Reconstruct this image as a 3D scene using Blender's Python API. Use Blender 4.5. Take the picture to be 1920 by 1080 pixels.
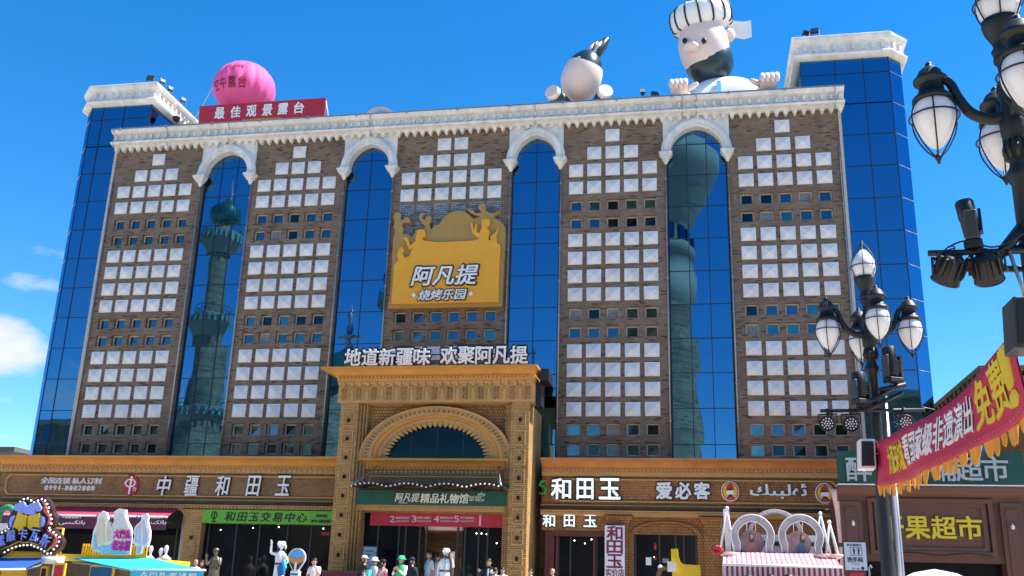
import bpy, bmesh, math, random
from mathutils import Vector, Matrix
from mathutils.geometry import tessellate_polygon
random.seed(7)
R = math.radians
SC = bpy.context.scene
COL = SC.collection
for o in list(bpy.data.objects):
    bpy.data.objects.remove(o)

# ------------------------------------------------------------------ camera
FPX = 1858.02
CAM = Vector((10.60483, -39.90173, 1.6))
YAW, PITCH, ROLL = -0.189851582, 0.302930746, 0.0306410503
cy_, sy_ = math.cos(YAW), math.sin(YAW)
cp_, sp_ = math.cos(PITCH), math.sin(PITCH)
FW = Vector((sy_*cp_, cy_*cp_, sp_))
r0 = Vector((cy_, -sy_, 0.0))
u0 = r0.cross(FW)
RT = math.cos(ROLL)*r0 + math.sin(ROLL)*u0
UP = -math.sin(ROLL)*r0 + math.cos(ROLL)*u0
cd = bpy.data.cameras.new('camera')
cam = bpy.data.objects.new('camera', cd)
COL.objects.link(cam)
m3 = Matrix((RT, UP, -FW)).transposed()
cam.matrix_world = Matrix.Translation(CAM) @ m3.to_4x4()
cd.sensor_fit = 'HORIZONTAL'
cd.sensor_width = 36.0
cd.lens = 36.0*FPX/1920.0
cd.clip_start = 0.1
cd.clip_end = 5000
SC.camera = cam

# ------------------------------------------------------------------ sky, sun, exposure
SUN_EL = R(57)
SUN_AZ = R(8.0)          # angle from +X towards +Y
sd = Vector((math.cos(SUN_EL)*math.cos(SUN_AZ), math.cos(SUN_EL)*math.sin(SUN_AZ), math.sin(SUN_EL)))
W = bpy.data.worlds.new('World')
SC.world = W
W.use_nodes = True
nt = W.node_tree
nt.nodes.clear()
wo = nt.nodes.new('ShaderNodeOutputWorld')
bg = nt.nodes.new('ShaderNodeBackground')
sky = nt.nodes.new('ShaderNodeTexSky')
sky.sky_type = 'NISHITA'
sky.sun_disc = False
sky.sun_elevation = SUN_EL
sky.sun_rotation = R(90) - SUN_AZ
sky.altitude = 900
sky.air_density = 1.0
sky.dust_density = 0.0
sky.ozone_density = 3.5
hs = nt.nodes.new('ShaderNodeHueSaturation')
hs.inputs['Saturation'].default_value = 1.36
hs.inputs['Value'].default_value = 1.0
nt.links.new(sky.outputs[0], hs.inputs['Color'])
# a few fair-weather clouds low in the sky
tc = nt.nodes.new('ShaderNodeTexCoord')
sep = nt.nodes.new('ShaderNodeSeparateXYZ')
nt.links.new(tc.outputs['Generated'], sep.inputs[0])
def wm(op, a, b=None, c=None, clamp=False):
    n = nt.nodes.new('ShaderNodeMath'); n.operation = op; n.use_clamp = clamp
    for i, v in enumerate((a, b, c)):
        if v is None: continue
        if hasattr(v, 'is_linked'): nt.links.new(v, n.inputs[i])
        else: n.inputs[i].default_value = v
    return n.outputs[0]
mp = nt.nodes.new('ShaderNodeMapping')
mp.inputs['Scale'].default_value = (1, 1, 2.1)
mp.inputs['Location'].default_value = (0.31, 0.07, 0.0)
nt.links.new(tc.outputs['Generated'], mp.inputs[0])
nz = nt.nodes.new('ShaderNodeTexNoise')
nz.inputs['Scale'].default_value = 5.2
nz.inputs['Detail'].default_value = 9
nz.inputs['Roughness'].default_value = 0.6
nt.links.new(mp.outputs[0], nz.inputs['Vector'])
def blob(az, el, wa, we, amt):
    # soft mask around a direction; azimuth measured from +Y towards +X
    d = Vector((math.sin(R(az))*math.cos(R(el)), math.cos(R(az))*math.cos(R(el)), math.sin(R(el))))
    s = Vector((math.cos(R(az)), -math.sin(R(az)), 0))
    def dot(v):
        n = nt.nodes.new('ShaderNodeVectorMath'); n.operation = 'DOT_PRODUCT'
        nt.links.new(tc.outputs['Generated'], n.inputs[0]); n.inputs[1].default_value = v
        return n.outputs['Value']
    a = wm('DIVIDE', dot(s), math.sin(R(wa)))
    b = wm('DIVIDE', wm('SUBTRACT', sep.outputs[2], math.sin(R(el))), math.sin(R(we)))
    rr = wm('ADD', wm('MULTIPLY', a, a), wm('MULTIPLY', b, b))
    front = wm('GREATER_THAN', dot(d), 0.0)
    return wm('MULTIPLY', wm('MULTIPLY', wm('SUBTRACT', 1.0, rr, clamp=True), amt), front)
CLOUDS = [(-38.6, 11.6, 4.8, 2.1, .29), (-37.6, 15.1, 2.6, .8, .24), (-37.4, 16.9, 2.6, .8, .24), (-37.5, 9.0, 4.0, .8, .15),
          (-39.5, 7.0, 6.0, 1.2, .16), (150, 12, 25, 5, .2), (-150, 10, 20, 4, .2), (60, 14, 16, 4, .2), (-80, 12, 22, 5, .25)]
acc = None
for c in CLOUDS:
    b = blob(*c)
    acc = b if acc is None else wm('MAXIMUM', acc, b)
cl = wm('ADD', nz.outputs['Fac'], acc)
cl = wm('MULTIPLY', wm('SUBTRACT', cl, 0.65), 5.5, clamp=True)
cl = wm('MULTIPLY', cl, wm('GREATER_THAN', acc, 0.001))
mxw = nt.nodes.new('ShaderNodeMix'); mxw.data_type = 'RGBA'
nt.links.new(cl, mxw.inputs[0])
nt.links.new(hs.outputs[0], mxw.inputs[6])
mxw.inputs[7].default_value = (3.6, 3.75, 4.2, 1)
nt.links.new(mxw.outputs[2], bg.inputs['Color'])
bg.inputs['Strength'].default_value = 0.12
nt.links.new(bg.outputs[0], wo.inputs[0])

sl = bpy.data.lights.new('sun', 'SUN')
sl.energy = 5.0
sl.angle = R(0.5)
sl.color = (1.0, 0.95, 0.87)
so = bpy.data.objects.new('sun', sl)
COL.objects.link(so)
so.rotation_euler = (-sd).to_track_quat('-Z', 'Y').to_euler()
SC.render.engine = 'CYCLES'
SC.cycles.max_bounces = 8
SC.view_settings.view_transform = 'Standard'
SC.view_settings.look = 'None'
SC.view_settings.exposure = 1.1
SC.view_settings.gamma = 1.0

# ------------------------------------------------------------------ helpers
def at(px, py, Y):
    """point on the vertical plane y = Y that the photograph shows at that pixel (used to measure)"""
    d = FW + RT*((px-960)/FPX) - UP*((py-540)/FPX)
    return CAM + d*((Y-CAM.y)/d.y)
def atx(px, py, X):
    d = FW + RT*((px-960)/FPX) - UP*((py-540)/FPX)
    return CAM + d*((X-CAM.x)/d.x)
WL = {}
def tag(o, label=None, cat=None, group=None, kind=None):
    if label: o['label'] = label
    if cat: o['category'] = cat
    if group: o['group'] = group
    if kind: o['kind'] = kind
    return o
def thing(name, label, cat, loc, group=None):
    o = bpy.data.objects.new(name, None)
    COL.objects.link(o)
    o.empty_display_size = .2
    o.location = loc
    WL[o.name] = Vector(loc)
    return tag(o, label, cat, group)
def link(name, me, parent=None, org=None):
    o = bpy.data.objects.new(name, me)
    COL.objects.link(o)
    if parent is not None:
        w = WL[parent.name]
        o.parent = parent
        WL[o.name] = w
    else:
        w = Vector(org) if org is not None else Vector((0, 0, 0))
        o.location = w
        WL[o.name] = w
    if w.length > 0:
        me.transform(Matrix.Translation(-w))
    return o
class MB:
    def __init__(s):
        s.bm = bmesh.new(); s.mi = 0
    def f(s, vs, smooth=False):
        try:
            fc = s.bm.faces.new(vs)
        except ValueError:
            return None
        fc.material_index = s.mi; fc.smooth = smooth
        return fc
    def v(s, *p):
        return s.bm.verts.new(p if len(p) == 3 else p[0])
    def box(s, x0, x1, y0, y1, z0, z1):
        v = [s.v(x, y, z) for x in (x0, x1) for y in (y0, y1) for z in (z0, z1)]
        for q in ((0,1,3,2), (4,6,7,5), (0,4,5,1), (2,3,7,6), (0,2,6,4), (1,5,7,3)):
            s.f([v[i] for i in q])
        return s
    def obox(s, c, ax, ay, az):
        c = Vector(c); ax, ay, az = Vector(ax), Vector(ay), Vector(az)
        v = [s.v(c+ax*i+ay*j+az*k) for i in (-1,1) for j in (-1,1) for k in (-1,1)]
        for q in ((0,1,3,2), (4,6,7,5), (0,4,5,1), (2,3,7,6), (0,2,6,4), (1,5,7,3)):
            s.f([v[i] for i in q])
        return s
    def quad(s, a, b, c, d):
        s.f([s.v(Vector(p)) for p in (a, b, c, d)]); return s
    def prism(s, poly, y0, y1, fn=None):
        """outline in (x,z), extruded from y0 to y1"""
        fn = fn or (lambda a, b, t: (a, t, b))
        tri = tessellate_polygon([[Vector((p[0], p[1], 0)) for p in poly]])
        A = [s.v(fn(p[0], p[1], y0)) for p in poly]
        B = [s.v(fn(p[0], p[1], y1)) for p in poly]
        for t in tri:
            s.f([A[i] for i in t]); s.f([B[i] for i in reversed(t)])
        n = len(poly)
        for i in range(n):
            j = (i+1) % n
            s.f([A[i], B[i], B[j], A[j]])
        return s
    def profx(s, prof, x0, x1, cap=True):
        """profile in (y,z) swept along x"""
        A = [s.v(x0, p[0], p[1]) for p in prof]; B = [s.v(x1, p[0], p[1]) for p in prof]
        n = len(prof)
        for i in range(n):
            j = (i+1) % n
            s.f([A[i], B[i], B[j], A[j]])
        if cap:
            tri = tessellate_polygon([[Vector((p[0], p[1], 0)) for p in prof]])
            for t in tri:
                s.f([A[i] for i in t]); s.f([B[i] for i in reversed(t)])
        return s
    def tube(s, pts, r, n=8, caps=True, smooth=True):
        pts = [Vector(p) for p in pts]
        rs = r if isinstance(r, (list, tuple)) else [r]*len(pts)
        rings = []
        prev = None
        for i, p in enumerate(pts):
            t = (pts[min(i+1, len(pts)-1)] - pts[max(i-1, 0)])
            t = t.normalized() if t.length > 1e-9 else Vector((0, 0, 1))
            if prev is None:
                a = Vector((0, 0, 1)) if abs(t.z) < .9 else Vector((1, 0, 0))
                u = t.cross(a).normalized()
            else:
                u = (prev - t*prev.dot(t)).normalized()
            prev = u
            w = t.cross(u)
            rings.append([s.v(p + (u*math.cos(2*math.pi*k/n) + w*math.sin(2*math.pi*k/n))*rs[i]) for k in range(n)])
        for a, b in zip(rings, rings[1:]):
            for k in range(n):
                s.f([a[k], a[(k+1) % n], b[(k+1) % n], b[k]], smooth)
        if caps:
            s.f(list(reversed(rings[0]))); s.f(rings[-1])
        return s
    def lathe(s, prof, c=(0, 0, 0), n=20, smooth=True, sx=1, sy=1, ax=None):
        """profile (r,h) turned round the axis (z by default, or a given vector)"""
        c = Vector(c)
        if ax is None: u, w, t = Vector((1,0,0)), Vector((0,1,0)), Vector((0,0,1))
        else:
            t = Vector(ax).normalized(); a = Vector((0,0,1)) if abs(t.z) < .9 else Vector((1,0,0))
            u = a.cross(t).normalized(); w = t.cross(u)
        rings = []
        for r, h in prof:
            if r < 1e-6: rings.append([s.v(c + t*h)])
            else: rings.append([s.v(c + u*(r*sx*math.cos(2*math.pi*k/n)) + w*(r*sy*math.sin(2*math.pi*k/n)) + t*h) for k in range(n)])
        for a, b in zip(rings, rings[1:]):
            for k in range(n):
                k2 = (k+1) % n
                if len(a) == 1 and len(b) == 1: continue
                if len(a) == 1: s.f([a[0], b[k2], b[k]], smooth)
                elif len(b) == 1: s.f([a[k], a[k2], b[0]], smooth)
                else: s.f([a[k], a[k2], b[k2], b[k]], smooth)
        return s
    def ell(s, c, rx, ry, rz, n=16, m=10, rot=None):
        c = Vector(c); rings = []
        for i in range(m+1):
            th = math.pi*i/m
            if i in (0, m):
                p = Vector((0, 0, rz*math.cos(th))); rings.append([s.v(c + (rot @ p if rot else p))])
            else:
                rg = []
                for k in range(n):
                    p = Vector((rx*math.sin(th)*math.cos(2*math.pi*k/n), ry*math.sin(th)*math.sin(2*math.pi*k/n), rz*math.cos(th)))
                    rg.append(s.v(c + (rot @ p if rot else p)))
                rings.append(rg)
        for a, b in zip(rings, rings[1:]):
            for k in range(n):
                k2 = (k+1) % n
                if len(a) == 1: s.f([a[0], b[k], b[k2]], True)
                elif len(b) == 1: s.f([a[k2], a[k], b[0]], True)
                else: s.f([a[k], b[k], b[k2], a[k2]], True)
        return s
    def build(s, name, mats, parent=None, org=None, bevel=0):
        if bevel:
            bmesh.ops.bevel(s.bm, geom=list(s.bm.edges), offset=bevel, segments=1, affect='EDGES', profile=.5)
        bmesh.ops.recalc_face_normals(s.bm, faces=s.bm.faces)
        me = bpy.data.meshes.new(name)
        s.bm.to_mesh(me); s.bm.free()
        for m in (mats if isinstance(mats, (list, tuple)) else [mats]):
            me.materials.append(m)
        return link(name, me, parent, org)

# ------------------------------------------------------------------ materials
MATS = {}
def mat(name, col, rough=.6, metal=0.0, var=.12, vscale=2.0, bump=0.0, bscale=20.0, spec=.5, emit=None, trans=0.0, streak=0.0):
    m = bpy.data.materials.new(name); m.use_nodes = True
    t = m.node_tree; b = t.nodes['Principled BSDF']
    b.inputs['Roughness'].default_value = rough
    b.inputs['Metallic'].default_value = metal
    b.inputs['Specular IOR Level'].default_value = spec
    co = t.nodes.new('ShaderNodeTexCoord')
    if var > 0:
        n = t.nodes.new('ShaderNodeTexNoise'); n.inputs['Scale'].default_value = vscale; n.inputs['Detail'].default_value = 6
        n.inputs['Roughness'].default_value = .65
        src = co.outputs['Object']
        if streak:
            mpg = t.nodes.new('ShaderNodeMapping'); mpg.inputs['Scale'].default_value = (1, 1, streak)
            t.links.new(src, mpg.inputs[0]); src = mpg.outputs[0]
        t.links.new(src, n.inputs['Vector'])
        rp = t.nodes.new('ShaderNodeValToRGB')
        rp.color_ramp.elements[0].position = .3; rp.color_ramp.elements[1].position = .7
        rp.color_ramp.elements[0].color = tuple(c*(1-var) for c in col)+(1,)
        rp.color_ramp.elements[1].color = tuple(min(1, c*(1+var*.7)) for c in col)+(1,)
        t.links.new(n.outputs['Fac'], rp.inputs[0]); t.links.new(rp.outputs[0], b.inputs['Base Color'])
    else:
        b.inputs['Base Color'].default_value = tuple(col)+(1,)
    if bump:
        n2 = t.nodes.new('ShaderNodeTexNoise'); n2.inputs['Scale'].default_value = bscale; n2.inputs['Detail'].default_value = 4
        t.links.new(co.outputs['Object'], n2.inputs['Vector'])
        bp = t.nodes.new('ShaderNodeBump'); bp.inputs['Strength'].default_value = bump; bp.inputs['Distance'].default_value = .02
        t.links.new(n2.outputs['Fac'], bp.inputs['Height']); t.links.new(bp.outputs[0], b.inputs['Normal'])
    if emit:
        b.inputs['Emission Color'].default_value = tuple(emit[:3])+(1,); b.inputs['Emission Strength'].default_value = emit[3]
    if trans: b.inputs['Transmission Weight'].default_value = trans
    MATS[name] = m
    return m
def brick_mat(name, c_dark, c_mid, c_light, mortar, bw, bh, msize=.012, bump=.5, rough=.85, p=(0.0, .25, .7)):
    m = bpy.data.materials.new(name); m.use_nodes = True
    t = m.node_tree; b = t.nodes['Principled BSDF']
    b.inputs['Roughness'].default_value = rough
    b.inputs['Specular IOR Level'].default_value = .25
    co = t.nodes.new('ShaderNodeTexCoord'); sp = t.nodes.new('ShaderNodeSeparateXYZ'); cb = t.nodes.new('ShaderNodeCombineXYZ')
    t.links.new(co.outputs['Object'], sp.inputs[0])
    ad = t.nodes.new('ShaderNodeMath'); ad.operation = 'ADD'
    t.links.new(sp.outputs[0], ad.inputs[0]); t.links.new(sp.outputs[1], ad.inputs[1])
    t.links.new(ad.outputs[0], cb.inputs[0]); t.links.new(sp.outputs[2], cb.inputs[1])
    k = t.nodes.new('ShaderNodeTexBrick')
    k.inputs['Scale'].default_value = 1.0
    k.inputs['Brick Width'].default_value = bw; k.inputs['Row Height'].default_value = bh
    k.inputs['Mortar Size'].default_value = msize; k.inputs['Mortar Smooth'].default_value = .3
    k.inputs['Color1'].default_value = (0, 0, 0, 1); k.inputs['Color2'].default_value = (1, 1, 1, 1); k.inputs['Mortar'].default_value = (.5, .5, .5, 1)
    k.offset = .5
    t.links.new(cb.outputs[0], k.inputs['Vector'])
    rp = t.nodes.new('ShaderNodeValToRGB'); e = rp.color_ramp.elements
    e[0].position = p[0]; e[0].color = tuple(c_dark)+(1,)
    e[1].position = 1; e[1].color = tuple(c_light)+(1,)
    x = e.new(p[1]); x.color = tuple(c_mid)+(1,)
    t.links.new(k.outputs['Color'], rp.inputs[0])
    mx = t.nodes.new('ShaderNodeMix'); mx.data_type = 'RGBA'
    t.links.new(k.outputs['Fac'], mx.inputs[0]); t.links.new(rp.outputs[0], mx.inputs[6]); mx.inputs[7].default_value = tuple(mortar)+(1,)
    n = t.nodes.new('ShaderNodeTexNoise'); n.inputs['Scale'].default_value = .9; n.inputs['Detail'].default_value = 7
    t.links.new(co.outputs['Object'], n.inputs['Vector'])
    mr = t.nodes.new('ShaderNodeMapRange'); mr.inputs[1].default_value = .3; mr.inputs[2].default_value = .7; mr.inputs[3].default_value = .78; mr.inputs[4].default_value = 1.18
    t.links.new(n.outputs['Fac'], mr.inputs[0])
    ml = t.nodes.new('ShaderNodeMix'); ml.data_type = 'RGBA'; ml.blend_type = 'MULTIPLY'; ml.inputs[0].default_value = 1
    t.links.new(mx.outputs[2], ml.inputs[6]); t.links.new(mr.outputs[0], ml.inputs[7])
    t.links.new(ml.outputs[2], b.inputs['Base Color'])
    bp = t.nodes.new('ShaderNodeBump'); bp.inputs['Strength'].default_value = bump; bp.inputs['Distance'].default_value = .015; bp.invert = True
    t.links.new(k.outputs['Fac'], bp.inputs['Height']); t.links.new(bp.outputs[0], b.inputs['Normal'])
    return m
M = {}
M['brick'] = brick_mat('brown_brick', (.07, .045, .032), (.185, .127, .085), (.25, .18, .128), (.15, .11, .08), .25, .07, .009, p=(0.0, .17, .7))
M['greybrick'] = brick_mat('grey_blue_brick', (.10, .12, .15), (.2, .23, .27), (.3, .33, .37), (.08, .08, .08), .3, .09, .014)
M['white'] = mat('white_paint', (.70, .68, .64), .55, var=.22, vscale=2.4, streak=.3)
M['panelw'] = mat('white_glazed_panel', (.69, .68, .67), .35, var=.17, vscale=1.9, streak=.35)
def glassm(name, col, rough=.012, wav=.0035):
    m = bpy.data.materials.new(name); m.use_nodes = True
    t = m.node_tree; b = t.nodes['Principled BSDF']
    b.inputs['Base Color'].default_value = tuple(col)+(1,)
    b.inputs['Metallic'].default_value = 1.0; b.inputs['Roughness'].default_value = rough
    b.inputs['Specular IOR Level'].default_value = .5
    b.inputs['Specular Tint'].default_value = (.25, .5, .8, 1)
    co = t.nodes.new('ShaderNodeTexCoord')
    n = t.nodes.new('ShaderNodeTexNoise'); n.inputs['Scale'].default_value = .55; n.inputs['Detail'].default_value = 1
    t.links.new(co.outputs['Object'], n.inputs['Vector'])
    bp = t.nodes.new('ShaderNodeBump'); bp.inputs['Strength'].default_value = 1.0; bp.inputs['Distance'].default_value = wav
    t.links.new(n.outputs['Fac'], bp.inputs['Height']); t.links.new(bp.outputs[0], b.inputs['Normal'])
    return m
M['blueglass'] = glassm('blue_mirror_glass', (.085, .22, .345))
M['winglass'] = glassm('window_glass', (.09, .15, .18), .04, .003)
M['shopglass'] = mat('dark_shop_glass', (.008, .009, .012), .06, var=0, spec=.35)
M['mullion'] = mat('dark_mullion', (.012, .018, .04), .4, var=0)
M['beige'] = mat('beige_window_frame', (.5, .44, .36), .6, var=.1)
M['alu'] = mat('grey_metal', (.35, .36, .37), .4, .6, var=.1)
M['dkmetal'] = mat('black_metal', (.007, .008, .010), .5, .0, var=.2, vscale=4)
M['lampgreen'] = mat('dark_green_cast_iron', (.006, .009, .010), .5, .0, var=.25, vscale=6, bump=.15, bscale=40)
M['globe'] = mat('white_globe', (.82, .80, .80), .35, var=.03)
M['ochre'] = mat('ochre_render', (.48, .28, .105), .8, var=.14, vscale=1.6, bump=.3, bscale=24)
M['orange'] = mat('orange_cove', (.55, .25, .05), .75, var=.16, vscale=1.3, bump=.15)
M['orange2'] = mat('terracotta_cove', (.47, .18, .05), .75, var=.2, vscale=1.3, bump=.15)
M['ochrebrick'] = brick_mat('ochre_brick', (.36, .205, .075), (.47, .275, .105), (.53, .32, .13), (.27, .15, .055), .16, .075, .012, bump=.6)
M['terrabrick'] = brick_mat('terracotta_brick', (.30, .132, .046), (.36, .165, .058), (.41, .195, .072), (.21, .092, .034), .11, .10, .016, bump=.7)
M['brownbrick'] = brick_mat('brown_sign_brick', (.24, .135, .06), (.29, .168, .078), (.33, .195, .095), (.19, .105, .048), .13, .085, .013, bump=.7)
M['lattice'] = brick_mat('lattice_render', (.26, .15, .06), (.36, .21, .085), (.42, .25, .10), (.18, .10, .04), .12, .12, .02, bump=1.0)
M['brownpanel'] = mat('red_brown_panel', (.115, .047, .03), .6, var=.14, vscale=1.5)
M['pink_trim'] = mat('pale_pink_trim', (.75, .5, .45), .5, var=.06)
M['green'] = mat('dark_green_sign', (.006, .085, .06), .45, var=.06)
M['marketgreen'] = mat('deep_green_sign', (.004, .06, .042), .5, var=.06)
M['lime'] = mat('lime_green_sign', (.13, .42, .03), .45, var=.05)
M['red'] = mat('red_sign', (.42, .018, .035), .5, var=.08)
M['crimson'] = mat('crimson_banner', (.52, .008, .06), .65, var=.10)
M['maroon'] = mat('maroon_fabric', (.09, .012, .045), .7, var=.12)
M['awnsunlit'] = mat('sunlit_awning_fabric', (.5, .035, .075), .75, var=.08)  # lit slope of the maroon awning, sunlight put into the colour
M['letter'] = mat('white_letter', (.82, .81, .78), .4, var=.05)
M['letterlit'] = mat('lit_white_letter', (.8, .82, .84), .4, var=0, emit=(.75, .92, 1, .3))
M['black'] = mat('black_plastic', (.012, .012, .014), .45, var=0)
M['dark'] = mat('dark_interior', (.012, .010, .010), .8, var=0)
M['yellow'] = mat('yellow_paint', (.75, .48, .015), .4, var=.06)
M['yellowletter'] = mat('yellow_letter', (.66, .48, .02), .5, var=.05)
M['fringe'] = mat('orange_fringe', (.70, .26, .012), .7, var=.12)
M['pinkband'] = mat('pink_pattern', (.55, .09, .1), .7, var=.1)
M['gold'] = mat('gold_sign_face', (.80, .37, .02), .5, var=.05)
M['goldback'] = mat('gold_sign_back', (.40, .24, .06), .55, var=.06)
M['pinkballoon'] = mat('pink_balloon_nylon', (.85, .12, .34), .65, var=.10, vscale=1.2, spec=.25)
M['darkred'] = mat('dark_red_letter', (.2, .01, .03), .6, var=0)
M['skin_doll'] = mat('pale_figure_skin', (.74, .58, .52), .5, var=.04)
M['dark_doll'] = mat('dark_slate_figure_paint', (.012, .035, .045), .3, var=.15)
M['white_doll'] = mat('white_figure_paint', (.8, .79, .77), .42, var=.05)
M['blue_doll'] = mat('light_blue_stripe', (.08, .4, .7), .5, var=0)
M['stone'] = mat('pale_stone_paving', (.50, .45, .38), .8, var=.16, vscale=.6, bump=.2)
M['minaret'] = brick_mat('tan_brick', (.11, .09, .06), (.20, .17, .12), (.27, .23, .165), (.12, .10, .075), .5, .16, .02)
M['copper'] = mat('copper_dome', (.05, .16, .15), .35, .5, var=.2)
M['copperrail'] = mat('pale_teal_tile', (.2, .34, .31), .4, var=.2)
M['plaster'] = mat('pale_plaster', (.20, .20, .17), .8, var=.1)
M['wood'] = mat('dark_red_wood', (.10, .02, .015), .5, var=.2)
M['cyanfab'] = mat('cyan_awning_fabric', (.02, .5, .72), .7, var=.05)
M['bluefab'] = mat('blue_awning_fabric', (.018, .09, .36), .7, var=.08)
M['bulb'] = mat('white_bulb', (.9, .9, .86), .3, var=0, emit=(1, .95, .85, .5))
M['periw'] = mat('periwinkle_letter', (.28, .36, .85), .4, var=0)
M['beer'] = mat('beer_yellow', (.75, .5, .03), .35, var=.1)
M['choc'] = mat('dark_maroon_sign', (.03, .01, .012), .5, var=0)
M['coral'] = mat('coral_trim', (.65, .14, .09), .5, var=0)
M['magenta'] = mat('magenta_letter', (.85, .02, .35), .5, var=0)
M['teal'] = mat('teal_print', (.25, .6, .68), .5, var=0)
M['cream'] = mat('cream_print', (.8, .62, .38), .5, var=.05)
M['lilac'] = mat('lilac_print', (.68, .5, .62), .5, var=.05)
M['bronze'] = mat('bronze', (.17, .145, .10), .4, .55, var=.25, vscale=5)
M['warmlamp'] = mat('warm_lamp', (1, .7, .3), .3, var=0, emit=(1, .6, .2, 3.0))
M['coollamp'] = mat('white_spot_lamp', (1, 1, 1), .3, var=0, emit=(1, .98, .95, 5.0))
M['leaf'] = mat('green_leaf', (.045, .085, .022), .7, var=.35, vscale=3)
M['bark'] = mat('bark', (.09, .06, .04), .9, var=.3)
M['asphalt'] = mat('plaza_paving', (.47, .42, .35), .85, var=.15, vscale=.3, bump=.15)
M['greymetalbox'] = mat('dark_grey_paint', (.03, .036, .038), .5, var=.06)
M['roof'] = mat('roof_felt', (.12, .11, .10), .9, var=.2)
M['skin'] = mat('skin', (.52, .30, .21), .55, var=.06)
M['hair'] = mat('black_hair', (.012, .010, .009), .5, var=0)
M['pants'] = mat('dark_trousers', (.02, .022, .03), .8, var=.1)
def cloth(n, c): M[n] = mat(n, c, .8, var=.08, vscale=6)
cloth('white_cotton', (.78, .78, .78)); cloth('green_vest', (.03, .48, .16)); cloth('green_hat', (.03, .5, .2)); cloth('pink_cotton', (.62, .25, .26))
cloth('navy_cotton', (.012, .016, .04)); cloth('turquoise_cloth', (.1, .65, .68)); cloth('maroon_cotton', (.12, .012, .02)); cloth('black_cotton', (.014, .014, .016))
cloth('pale_blue_cotton', (.6, .68, .8)); cloth('grey_bag', (.25, .25, .24)); cloth('blue_print', (.01, .13, .42)); cloth('brown_cloth', (.1, .075, .05))

# ------------------------------------------------------------------ lettering
DG = None
def text_mesh(body, bold=.0, spacing=1.0, shear=0.0, extr=.06, line=1.0):
    c = bpy.data.curves.new('lettering', 'FONT')
    dil = bold
    c.body = body; c.size = 1; c.offset = 0; c.extrude = extr; c.space_character = spacing
    c.shear = shear; c.resolution_u = 2; c.space_line = line
    o = bpy.data.objects.new('lettering', c); COL.objects.link(o)
    bpy.context.view_layer.update()
    dg = bpy.context.evaluated_depsgraph_get()
    me = bpy.data.meshes.new_from_object(o.evaluated_get(dg))
    bpy.data.objects.remove(o); bpy.data.curves.remove(c)
    bb = ([v.co.x for v in me.vertices], [v.co.y for v in me.vertices]); bb = (min(bb[0]), max(bb[0]), min(bb[1]), max(bb[1]))
    if dil > .006:                              # thicken with shifted copies, each a hair in front of the last
        bm = bmesh.new(); n = 8 if dil > .03 else 4
        for k in range(n+1):
            q = me.copy(); a = 2*math.pi*k/n+.3927*(n == 4)*2
            dx, dy = (0, 0) if k == n else (dil*math.cos(a), dil*math.sin(a))
            q.transform(Matrix.Translation((dx, dy, .004*(k-n)))); bm.from_mesh(q); bpy.data.meshes.remove(q)
        bm.to_mesh(me); bm.free()
    return me, bb
def letters(body, x0, x1, z0, z1, y, m, parent=None, name='lettering', depth=.05, bold=0.0, spacing=1.0, shear=0.0, line=1.0, fn=None, base=None, org=None):
    """text facing -Y fitted to the box x0..x1, z0..z1 with its back on y; fn may bend it onto another surface"""
    me, bb = text_mesh(body, bold, spacing, shear, .05, line)
    a0, a1, b0, b1 = base or bb
    for v in me.vertices:
        u = (v.co.x-a0)/(a1-a0); w = (v.co.y-b0)/(b1-b0); t = (v.co.z+.05)/.1
        X, Z, Yy = x0+u*(x1-x0), z0+w*(z1-z0), y-t*depth
        v.co = fn(X, Z, t*depth) if fn else (X, Yy, Z)
    me.materials.clear(); me.materials.append(m)
    me.name = name
    return link(name, me, parent, org)
def letters_px(body, p0, p1, Y, m, parent, **k):
    a = at(p0[0], p0[1], Y); b = at(p1[0], p1[1], Y)
    return letters(body, a.x, b.x, min(a.z, b.z), max(a.z, b.z), Y, m, parent, **k)
def ring(mb, c, r, w, y0, y1, n=28, sz=1.0):
    pts = [(c[0]+r*math.cos(2*math.pi*i/n), c[1]+r*sz*math.sin(2*math.pi*i/n)) for i in range(n)]
    ins = [(c[0]+(r-w)*math.cos(2*math.pi*i/n), c[1]+(r-w)*sz*math.sin(2*math.pi*i/n)) for i in range(n)]
    for i in range(n):
        j = (i+1) % n
        mb.prism([pts[i], pts[j], ins[j], ins[i]], y0, y1)
def disc(mb, c, r, y0, y1, n=28, sz=1.0):
    mb.prism([(c[0]+r*math.cos(2*math.pi*i/n), c[1]+r*sz*math.sin(2*math.pi*i/n)) for i in range(n)], y0, y1)

# ------------------------------------------------------------------ ground
TER = 1.0
mb = MB(); mb.box(-400, 400, -500, 600, -.5, 0)
tag(mb.build('ground', M['asphalt']), kind='structure')
mb = MB(); mb.box(-60, 60, -9.6, 40, 0.002, TER)
for i in range(5):
    mb.box(-60, 60, -9.6-.34*(i+1), -9.6-.34*i, 0.002, TER-.166*(i+1))
tag(mb.build('terrace', M['stone']), kind='structure')

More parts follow.
